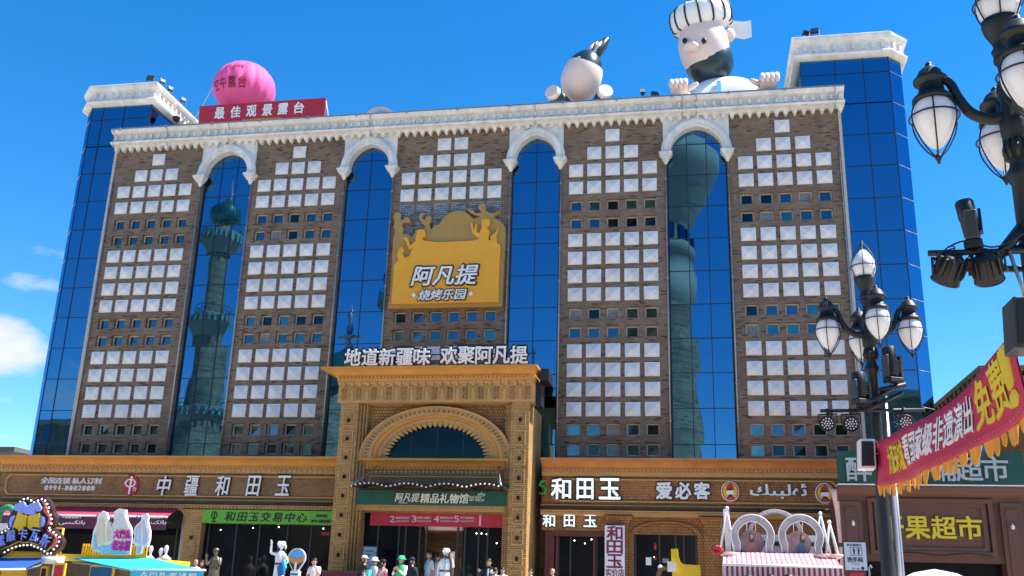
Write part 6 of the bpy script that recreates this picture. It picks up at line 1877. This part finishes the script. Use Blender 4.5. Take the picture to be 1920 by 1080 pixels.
for xx in (A0.x+.05, A1.x-.05):
    for yy in (YS, YS+1.7):
        mb = MB(); mb.box(xx-.05, xx+.05, yy-.05, yy+.05, 0, A0.z-.141); mb.build('post', M['pink_trim'], t)
mb = MB(); mb.box(A0.x+.11, A1.x-.11, YS-.6, YS+.2, 0, 1.0); mb.build('counter', M['pink_trim'], t)
mb = MB(); mb.box(A0.x+.11, A1.x-.11, YS+1.5, YS+1.6, 0, A0.z-.141); mb.build('back_wall', M['pink_trim'], t)
zr = A0.z-.04
mb = MB(); mb.box(S_(1380, 1).x, S_(1478, 1).x, YS+.9, YS+1.0, zr, S_(1400, 997).z); mb.build('back_board', M['letter'], t)
mb = MB(); mb.box(S_(1380, 1).x, S_(1520, 1).x, YS+.85, YS+.899, S_(1400, 1018).z, S_(1400, 1010).z); mb.build('back_board_band', M['greymetalbox'], t)
def arch_board(name, pxl, pxr, pyt, pyb, Y, wpx, lob, m, edge):
    l, r_, tp_, bt_ = S_(pxl, pyb, Y), S_(pxr, pyb, Y), S_((pxl+pxr)/2, pyt, Y).z, zr
    cx2, R_ = (l.x+r_.x)/2, (r_.x-l.x)/2
    cz2 = tp_-R_
    w = wpx*(r_.x-l.x)/(pxr-pxl)
    out, inn = [], []
    K = 40
    for k in range(K+1):
        a = math.pi*(-.16+1.32*k/K)
        out.append((cx2+R_*math.cos(a), cz2+R_*math.sin(a)))
        ri = (R_-w)*(1-.05*abs(math.sin(2.5*(a-math.pi/2)))) if lob else R_-w
        inn.append((cx2+ri*math.cos(a), cz2+ri*math.sin(a)))
    out = [(out[0][0]-.0+.02, bt_)]+out+[(out[-1][0]-.02, bt_)]
    inn = [(inn[0][0]+.02, bt_)]+inn+[(inn[-1][0]-.02, bt_)]
    mb = MB(); me_ = MB()
    for k in range(len(out)-1):
        mb.prism([out[k], out[k+1], inn[k+1], inn[k]], Y-.03, Y+.03)
    me_.tube([(p[0], Y-.035, p[1]) for p in out], .014, 6); me_.tube([(p[0], Y-.035, p[1]) for p in inn], .014, 6)
    o = mb.build(name, m, t); me_.build('white_edge', edge, o)
    return cx2, cz2, R_
greyw = mat('grey_marbled_board', (.42, .40, .42), .5, var=.28, vscale=5)
for nm, l, r_, kk in (('arch', 1372, 1453, 0), ('arch', 1461, 1545, 1)):
    cx2, cz2, R_ = arch_board(nm, l, r_, 965, 1034, YS+.1, 12, True, greyw, M['letter'])
    dcx = cx2+(-.02 if kk == 0 else -.04); dcz = zr+.27
    mb = MB(); disc(mb, (dcx, dcz), .285, YS+.25, YS+.28, sz=1.05); dsc = mb.build('picture_disc', mat('picture_ground_%d' % kk, ((.30, .20, .22), (.42, .28, .27))[kk], .4, var=.45, vscale=4), t)
    mb = MB(); mb.prism([(dcx-.16, zr+.0), (dcx+.16, zr+.0), (dcx+.06, zr+.28), (dcx-.05, zr+.28)] if kk == 0 else [(dcx-.06, zr), (dcx+.12, zr), (dcx+.14, zr+.2), (dcx+.05, zr+.32), (dcx-.05, zr+.2)], YS+.235, YS+.2495); mb.build('dress', mat('painted_dress_%d' % kk, ((.6, .22, .2), (.08, .2, .38))[kk], .5, var=.2, vscale=9), dsc)
    mb = MB(); mb.ell((dcx+(.0 if kk == 0 else .09), YS+.24, zr+.39), .062, .012, .115, 12, 8); mb.build('painted_hair', M['brown_cloth'], dsc)
    mb = MB(); mb.ell((dcx+(.0 if kk == 0 else .10), YS+.226, zr+.41), .036, .008, .05, 12, 8); mb.build('painted_face', M['skin'], dsc)
    mb = MB()
    for xx in (-.1, .1): mb.tube([(dcx+xx, YS+.26, dcz+.26), (dcx+xx, YS+.15, cz2+R_-.18)], .008, 5)
    mb.build('hanger', M['letter'], dsc)
arch_board('arch', 1404, 1508, 956, 1034, YS+.75, 6, False, M['letter'], M['pink_trim'])
# swing frames left and right on the roof
for tri in ((1349, 1377, 1363, 955), (1526, 1556, 1538, 965), (1548, 1571, 1555, 981)):
    l, r_, top_ = S_(tri[0], 1028, YS+.2), S_(tri[1], 1028, YS+.2), S_(tri[2], tri[3], YS+.2)
    mb = MB()
    for dy in (-.12, .12):
        mb.tube([(l.x, YS+.2+dy, zr), (top_.x, YS+.2, top_.z)], .026, 8); mb.tube([(r_.x, YS+.2+dy, zr), (top_.x, YS+.2, top_.z)], .026, 8)
    mb.ell((top_.x, YS+.2, top_.z+.03), .045, .045, .045, 12, 8)
    if tri[0] == 1349: mb.prism([(top_.x-.09, top_.z+.0), (top_.x+.05, top_.z+.02), (top_.x+.07, zr+.02), (top_.x-.06, zr+.02)], YS+.17, YS+.23)
    mb.build('swing_frame', M['letter'], t)
    mb = MB(); mb.lathe([(.05, zr-.10), (.2, zr-.02), (.21, zr+.03), (.0, zr+.03)], ((l.x+r_.x)/2, YS-.12, 0), 14); mb.build('dish', M['pink_trim'], t)
c = S_(1345, 1033)
mb = MB()
for k in range(9): mb.ell((c.x+.07*math.cos(k*2.4), YS-.3+.05*math.sin(k*1.7), c.z+.06*math.sin(k*2.4)), .07, .06, .06, 8, 6)
o = mb.build('red_flower_ball', M['red'], None, (c.x, YS-.3, c.z)); tag(o, 'dark red fabric flower hanging at the left of the striped awning', 'flower')
# customers' heads under the striped awning
for k, (px_, lab) in enumerate(((1404, 'dark haired customer at the left under the striped awning'), (1446, 'dark haired customer in the middle under the striped awning'), (1480, 'taller dark haired customer under the striped awning'))):
    p = at(px_, 1077-(k == 2)*1.5, -17.0)
    person(lab, p.x, -17.0, 0, p.z, yaw=2.8, top=('maroon_cotton', 'white_cotton', 'black_cotton')[k])
# white parasol at the bottom right
c = at(1752, 1067, -24)
t = thing('parasol', 'white parasol whose top just shows at the bottom right', 'parasol', (c.x, -24, 0))
mb = MB(); n = 8; Rr = at(1800, 1070, -24).x-c.x+.35
top_ = mb.v(c.x, -24, c.z+.0); r1 = [mb.v(c.x+Rr*.45*math.cos(2*math.pi*k/n+.2), -24+Rr*.45*math.sin(2*math.pi*k/n+.2), c.z-.06) for k in range(n)]; r2 = [mb.v(c.x+Rr*math.cos(2*math.pi*k/n+.2), -24+Rr*math.sin(2*math.pi*k/n+.2), c.z-.24) for k in range(n)]
r3 = [mb.v(v.co.x, v.co.y, v.co.z-.12) for v in r2]
for k in range(n):
    j = (k+1) % n
    mb.f([top_, r1[k], r1[j]]); mb.f([r1[k], r2[k], r2[j], r1[j]]); mb.f([r2[k], r3[k], r3[j], r2[j]])
mb.build('canopy', M['white_cotton'], t)
mb = MB(); mb.tube([(c.x, -24, 0), (c.x, -24, c.z-.02)], .025, 8); mb.build('pole', M['alu'], t)
p = at(1629, 1060, -18); mb = MB(); mb.tube([(p.x, -18, 0), (p.x, -18, p.z-.05), (p.x+.03, -18, p.z), (p.x+.06, -18, p.z-.05)], .018, 8); o = mb.build('metal_pole', M['alu'], None, (p.x, -18, 0)); tag(o, 'thin grey metal pole with a hooked top beside the right shop', 'pole')

# ------------------------------------------------------------------ drink and ice lolly stalls at the left
YK = -18.0
K_ = lambda px, py, Y=YK: at(px, py, Y)
zk = K_(190, 1043).z
def stall_frame(name, label, x0, x1, roof_z, col):
    t = thing(name, label, 'stall', ((x0+x1)/2, YK, 0))
    mb = MB(); mb.box(x0, x1, YK-.05, YK+2.0, roof_z-.12, roof_z-.02); mb.build('roof', M[col], t)
    mb = MB(); mb.box(x0, x1, YK-.11, YK-.051, roof_z-.13, roof_z+.03); mb.build('fascia', M['yellow'], t)
    for xx in (x0+.05, x1-.05):
        for yy in (YK, YK+1.95):
            mb = MB(); mb.box(xx-.04, xx+.04, yy-.04, yy+.04, 0, roof_z-.121); mb.build('post', M['letter'], t)
    mb = MB(); mb.box(x0+.1, x1-.1, YK-.5, YK+.1, 0, 1.0); mb.build('counter', M['yellow'], t)
    mb = MB(); mb.box(x0+.1, x1-.1, YK+1.8, YK+1.88, .0, roof_z-.121); mb.build('back_panel', mat('stall_back_'+col, (.2, .17, .13), .6, var=.4, vscale=2), t)
    return t
xs0, xs1, xs2 = K_(-60, 1043).x, K_(112, 1043).x, K_(279, 1043).x
ks = stall_frame('drinks_stall', 'drinks stall with a dark blue awning under the beer mug sign', xs0, xs1-.02, zk, 'maroon')
ls = stall_frame('lolly_stall', 'ice lolly stall with a cyan awning and cut-out lollies on its roof', xs1+.02, xs2, zk, 'yellow')
def awning(t, A, B, m, val, extra=None):
    mb = MB(); n = 10
    for i in range(n):
        f0, f1 = i/n, (i+1)/n
        p = [A[0].lerp(A[1], f0), A[0].lerp(A[1], f1), B[0].lerp(B[1], f1), B[0].lerp(B[1], f0)]
        mb.quad(*p); mb.quad(*[v-Vector((0, 0, .015)) for v in reversed(p)])
        if val: mb.quad(p[3]+Vector((0, -.03, -.02)), p[2]+Vector((0, -.03, -.02)), p[2]+Vector((0, -.03, -val)), p[3]+Vector((0, -.03, -val)))
    o = mb.build('awning', M[m], t)
    mb = MB(); mb.tube([B[0]+Vector((-.02, 0, 0)), B[1]+Vector((.02, 0, 0))], .022, 8); mb.build('rail', M['letter'], o)
    for f_ in (.08, .92):
        p, q = A[0].lerp(A[1], f_)-Vector((0, 0, .12)), B[0].lerp(B[1], f_)-Vector((0, 0, .03))
        mb = MB(); mb.tube([p, p.lerp(q, .5)+Vector((.15, 0, .0)), q], .022, 6); mb.build('arm', M['alu'], o)
    return o
YV = -19.4
o = awning(ls, (K_(126, 1044), K_(277, 1045)), (K_(247, 1069, YV), K_(384, 1069, YV)), 'cyanfab', .30)
a_, b_ = K_(262, 1079, YV-.04), K_(370, 1074.5, YV-.04)
letters('大巴扎老冰棍', a_.x, b_.x, a_.z-.02, b_.z, YV-.05, M['letter'], ls, depth=.006, bold=.02, spacing=1.2)
awning(ks, (K_(-60, 1044), K_(98, 1043)), (K_(-60, 1069, YV), K_(46, 1067, YV)), 'bluefab', 0)
p = K_(111, 1050); mb = MB(); mb.box(p.x-.22, p.x+.22, YK-.35, YK-.11, p.z-.1, p.z+.08); mb.tube([(p.x-.2, YK-.36, p.z), (p.x+.2, YK-.36, p.z)], .05, 10); o = mb.build('awning_bracket', M['letter'], ls)
# board signs hung in the stalls
for (x0, x1, y0, y1, m_, lab, Y) in ((101, 121, 1082, 1060, 'red', 'orange red hanging sign with a yellow rim between the two stalls', YK-.6), (2, 48, 1090, 1066, 'beer', 'yellow lettered board under the dark blue awning', YK+.3), (169, 212, 1085, 1064, 'blue_print', 'blue glowing board under the cyan awning', YK+.6), (76, 88, 1090, 1066, 'navy_cotton', 'narrow navy board beside the hanging red sign', YK+.2)):
    a, b = at(x0, y0, Y), at(x1, y1, Y)
    tt = thing('hanging_sign', lab, 'sign', ((a.x+b.x)/2, Y, a.z))
    mb = MB(); mb.box(a.x, b.x, Y-.03, Y+.03, a.z, b.z); mb.build('panel', M[m_], tt)
    mb = MB(); mb.box(a.x-.03, b.x+.03, Y-.02, Y+.045, b.z+.0005, b.z+.05); mb.box(a.x-.03, a.x-.0005, Y-.02, Y+.045, a.z, b.z); mb.box(b.x+.0005, b.x+.03, Y-.02, Y+.045, a.z, b.z); mb.build('rim', M['yellow'], tt)
# beer mug sign
kv = thing('marquee_sign', 'marquee sign of two foaming beer mugs ringed with white bulbs', 'sign', (K_(60, 1040).x, YK-.3, zk))
YB = YK-.3
Kp = lambda zx, zy, Y=YB: at(zx/6.75, 920+zy/6.75, Y)
outl = [(-60,600),(-10,520),(60,490),(100,470),(95,400),(110,330),(150,270),(200,190),(240,130),(290,80),(360,70),(430,120),(490,85),(560,75),(620,130),(655,220),(665,270),(690,340),(690,420),(650,470),(700,510),(760,570),(790,640),(765,720),(700,780),(640,815),(580,820),(540,790),(470,740),(400,700),(300,680),(200,700),(90,760),(0,820),(-60,850)]
pts = [Kp(*p) for p in outl]
mb = MB(); mb.prism([(p.x, p.z) for p in pts], YB, YB+.16); mb.build('backing', M['choc'], kv)
mb = MB(); inl = [(100+(p[0]-100)*.80+45, 440+(p[1]-440)*.86) for p in outl]
q = [Kp(*p) for p in [(540,130),(580,160),(600,220),(620,280),(650,350),(640,420),(610,440),(625,350),(590,290),(560,270),(570,200)]]
mb.prism([(p.x, p.z) for p in q], YB-.04, YB-.001)
q = [Kp(*p) for p in [(600,490),(700,560),(735,610),(715,680),(660,740),(640,720),(690,640),(660,590)]]
mb.prism([(p.x, p.z) for p in q], YB-.04, YB-.001)
mb.build('coral_trim', M['coral'], kv)
mug = MB()
for q in ([(245,285),(355,320),(350,460),(270,520),(175,490)], [(375,325),(520,285),(525,500),(400,500),(370,470)]):
    pp = [Kp(*p) for p in q]; mug.prism([(p.x, p.z) for p in pp], YB-.07, YB-.001)
mug.build('mugs', M['beer'], kv)
mb = MB()
for q, rr in (((262, 215), 42), ((310, 195), 46), ((350, 225), 34), ((300, 245), 40), ((380, 260), 40), ((440, 225), 52), ((495, 200), 45), ((525, 230), 34), ((440, 265), 44)):
    c = Kp(*q); r2 = rr/6.75*(Kp(1, 0).x-Kp(0, 0).x)*6.75
    disc(mb, (c.x, c.z), r2, YB-.10-.0007*rr, YB-.0705, n=18)
for q in ([(150,470),(135,400),(160,330),(205,315),(180,380),(165,460)], [(535,320),(575,340),(580,400),(560,450),(535,465),(540,390)]):
    pp = [Kp(*p) for p in q]; mb.prism([(p.x, p.z) for p in pp], YB-.07, YB-.001)
mb.build('foam', M['periw'], kv)
bl_ = [(222,183),(260,143),(303,107),(354,100),(397,125),(436,150),(483,127),(533,107),(574,127),(600,170),(620,217),(612,267),(645,308),(655,360),(652,418),(628,470),(638,498),(680,528),(714,560),(754,588),(748,646),(723,699),(684,743),(648,793),(603,797),(565,768),(525,740),(482,720),(437,705),(398,686),(348,690),(302,690),(256,697),(205,710),(155,727),(108,750),(60,780),(28,530),(74,507),(112,490)]
for q in bl_:
    c = Kp(*q); mb = MB(); mb.lathe([(.022, 0), (.024, .015), (.014, .028), (0, .032)], (c.x, YB, c.z), 10, ax=(0, -1, 0)); mb.build('bulb', M['bulb'], kv)
for i, (ch, (zx, zy), an) in enumerate((('蜜', (50, 640), 22), ('酿', (185, 570), 10), ('卡', (330, 555), 0), ('瓦', (480, 570), -8), ('斯', (610, 640), -22))):
    c = Kp(zx, zy); hw2, hh2 = .108, .13
    ca, sa = math.cos(R(an)), math.sin(R(an))
    fn = lambda X, Z, tt, c=c, ca=ca, sa=sa, d0=0: (c.x+X*ca-Z*sa, YB-.002-d0-tt, c.z+X*sa+Z*ca)
    letters(ch, -hw2-.02, hw2+.02, -hh2-.02, hh2+.02, 0, M['choc'], kv, name='letter_backing', bold=.08, depth=.11, fn=fn)
    letters(ch, -hw2, hw2, -hh2, hh2, 0, M['periw'], kv, name='letter', bold=.02, depth=.03, fn=lambda X, Z, tt, c=c, ca=ca, sa=sa: fn(X, Z, tt+.11, c, ca, sa))
mb = MB(); mb.tube([Kp(x_, y_, YB-.03) for x_, y_ in ((0, 745), (120, 700), (250, 640), (280, 655), (380, 650), (440, 670), (560, 720), (600, 760), (650, 700))], .016, 6); mb.build('gold_line', M['yellow'], kv)
mb = MB()
for xx in (K_(20, 1).x, K_(85, 1).x): mb.box(xx-.03, xx+.03, YB+.161, YB+.22, zk-.02, zk+.8)
mb.build('posts', M['dkmetal'], kv)
# cut-out lollies and lettering on the roof
Lp = lambda zx, zy, Y=YK: at(100+zx/6.4, 930+zy/6.4, Y)
def cutout(name, label, outline, Y, layers, parent=None):
    c = Lp(*outline[0], Y)
    t = thing(name, label, 'cut-out', (c.x, Y, zk)) if parent is None else parent
    pp = [Lp(p[0], p[1], Y) for p in outline]
    mb = MB(); mb.prism([(p.x, p.z) for p in pp], Y-.04, Y+.03); mb.build('board', M['letter'], t)
    for k, (poly, m_) in enumerate(layers):
        pp = [Lp(p[0], p[1], Y) for p in poly]
        mb = MB(); mb.prism([(p.x, p.z) for p in pp], Y-.052-.004*k, Y-.0405-.004*k); mb.build('printed_shape', m_, t)
    return t
pale = mat('pale_print', (.72, .70, .62), .5, var=.08)
cutout('lolly_cutout', 'tall cut-out of a cream coloured ice lolly on the stall roof', [(480,660),(470,560),(490,420),(530,330),(550,230),(600,180),(650,200),(670,300),(720,400),(730,540),(690,580),(640,600),(640,690),(580,705),(560,670)], YK-.12,
       [([(535,590),(530,420),(560,310),(610,240),(660,320),(705,430),(700,545)], M['cream']), ([(490,640),(500,480),(528,440),(530,600),(600,640),(560,660)], M['teal']), ([(575,560),(580,330),(600,300),(610,560)], pale), ([(640,550),(640,320),(660,350),(668,540)], pale), ([(585,690),(590,600),(630,590),(625,690)], M['teal'])])
cutout('lolly_cutout', 'cut-out of a pink ice lolly on a stick right of the magenta characters', [(960,570),(985,480),(965,440),(990,370),(1060,300),(1080,225),(1130,210),(1150,250),(1140,310),(1170,420),(1165,520),(1140,610),(1080,600),(1060,690),(1000,705),(1010,600)], YK-.12,
       [([(990,560),(1000,470),(990,430),(1020,370),(1100,280),(1140,400),(1150,490),(1125,590)], M['lilac']), ([(1060,570),(1070,330),(1090,310),(1090,580)], pale), ([(1020,520),(1030,400),(1045,385),(1040,530)], pale), ([(1015,690),(1030,605),(1065,605),(1045,685)], M['lilac'])])
t = cutout('lettered_cutout', 'white cut-out board with two rows of magenta characters between the lollies', [(650,690),(640,620),(700,560),(690,400),(740,300),(740,190),(800,150),(880,165),(895,290),(940,380),(945,520),(930,600),(920,700),(780,710)], YK-.10,
       [([(650,680),(660,600),(720,570),(760,640),(830,660),(910,690),(900,700),(700,700)], M['teal']), ([(730,400),(745,300),(800,210),(860,200),(900,330),(920,390),(830,385)], pale)])
letters_px('大巴扎', (100+722/6.4, 930+510/6.4), (100+940/6.4, 930+405/6.4), YK-.155, M['magenta'], t, bold=.03, depth=.03)
letters_px('老冰棍', (100+695/6.4, 930+655/6.4), (100+935/6.4, 930+540/6.4), YK-.155, M['magenta'], t, bold=.03, depth=.03)
a, b, c, d = K_(105, 1043), K_(275, 1043), K_(275, 994), K_(105, 987)
yb_ = thing('sign_frame', 'yellow tray shaped sign frame behind the cut-outs', 'frame', (a.x, YK+.1, zk))
mb = MB(); mb.box(K_(105, 1).x, K_(133, 1).x, YK+.08, YK+.2, zk-.01, K_(110, 987).z); mb.build('side_panel', mat('ochre_board', (.42, .2, .04), .6), yb_)
mb = MB(); z1 = K_(110, 987).z
mb.tube([(K_(104, 1).x, YK+.05, zk), (K_(106, 1).x, YK+.05, z1), (K_(150, 1).x, YK+.05, z1)], .025, 6); mb.tube([(K_(250, 1).x, YK+.05, z1-.05), (K_(275, 1).x, YK+.05, z1-.05), (K_(275, 1).x, YK+.05, zk)], .035, 6); mb.box(K_(120, 1).x, K_(137, 1).x, YK+.201, YK+.24, zk, z1-.02); mb.build('yellow_rim', M['yellow'], yb_)
mb = MB()
for i in range(26):
    x = K_(150+i*4.8, 1040).x; mb.box(x, x+.03, YK+.05, YK+.08, zk, zk+.28)
mb.box(K_(140, 1).x, K_(275, 1).x, YK+.1, YK+.13, zk-.01, zk+.07)
mb.build('pickets', M['yellow'], yb_)
# green hood and white box behind the beer mug sign
p = at(14, 962, -15)
t = thing('green_hood', 'green folded hood peeping out behind the beer mug sign', 'hood', (p.x, -15, p.z-.4))
mb = MB(); mb.tube(curve([(p.x-.28, -15, p.z-.25), (p.x-.2, -15, p.z+.05), (p.x, -15, p.z+.15), (p.x+.2, -15, p.z+.02), (p.x+.1, -15, p.z-.3)], 4), .09, 8); mb.build('fold', mat('green_tarp', (.03, .24, .12), .6), t)
mb = MB(); mb.box(p.x-.5, p.x+.15, -15.1, -14.6, p.z-.75, p.z-.28); mb.build('box', M['letter'], t)
mb = MB(); mb.tube([(p.x-.2, -14.8, 0), (p.x-.2, -14.8, p.z-.75)], .04, 8); mb.build('post', M['alu'], t)

# ------------------------------------------------------------------ far left: pale house and trees
p = at(6, 862, 18)
t = thing('pale_house', 'pale house far left behind the shopfront', 'building', (p.x-3, 20, 0))
mb = MB(); mb.box(p.x-8, p.x+.6, 18, 26, 0, p.z+.5); mb.build('wall', M['plaster'], t)
mb = MB(); mb.box(p.x-8.3, p.x+.9, 17.7, 26.3, p.z+.5, p.z+.8); mb.build('roof', M['roof'], t)
def tree(label, x, y, h, r, seed, nl=2600):
    rr = random.Random(seed)
    t = thing('broadleaf_tree', label, 'tree', (x, y, 0))
    mb = MB(); mb.tube([(x, y, 0), (x+.05, y, h*.3), (x-.05, y, h*.6), (x, y, h*.85)], [.22, .17, .11, .03], 9)
    cl = []
    for k in range(9):
        a = rr.uniform(0, 6.28); zz = h*rr.uniform(.45, .9); q = Vector((x+r*.7*math.cos(a)*rr.uniform(.4, 1), y+r*.7*math.sin(a)*rr.uniform(.4, 1), zz))
        mb.tube([(x, y, zz-h*.18), q.lerp(Vector((x, y, zz-.1)), .5), q], [.07, .05, .015], 6); cl.append((q, r*rr.uniform(.35, .6)))
    mb.build('trunk', M['bark'], t)
    mb = MB()
    for k in range(nl):
        c, cr = rr.choice(cl); d = Vector((rr.gauss(0, 1), rr.gauss(0, 1), rr.gauss(0, .8))).normalized()*cr*rr.uniform(.5, 1.05)
        p = c+d; u = Vector((rr.gauss(0, 1), rr.gauss(0, 1), rr.gauss(0, 1))).normalized(); v = u.orthogonal().normalized(); s = rr.uniform(.08, .16)
        mb.f([mb.v(p-u*s), mb.v(p+v*s*.5), mb.v(p+u*s), mb.v(p-v*s*.5)])
    mb.build('crown', M['leaf'], t)
p = at(0, 862, 4); tree('dark green tree at the far left edge beside the shopfront end', p.x-.6, 4, p.z+.6, 1.7, 5)
p = at(30, 845, 30); tree('small far tree showing just left of the glass corner tower', p.x, 30, p.z+.9, 1.8, 9)

# papers and stickers in the shop windows, a few boxes of stock behind the glass
for k, (px_, py_, w_, h_, m_, lab) in enumerate(((1216, 1045, .2, .28, 'letter', 'white paper notice stuck on the right shop window'), (1248, 1047, .24, .16, 'grey_bag', 'grey notice stuck low on the right shop window'), (610, 998, .34, .12, 'red', 'small red sticker on the left shop glass near the portal'))):
    p = at(px_, py_, YP+.2)
    mb = MB(); mb.box(p.x-w_/2, p.x+w_/2, YP+.195, YP+.21, p.z-h_, p.z); mb.build('paper_notice', M[m_], None, (p.x, YP+.2, p.z))
    tag(bpy.data.objects['paper_notice' + ('' if k == 0 else '.%03d' % k)], lab, 'notice')
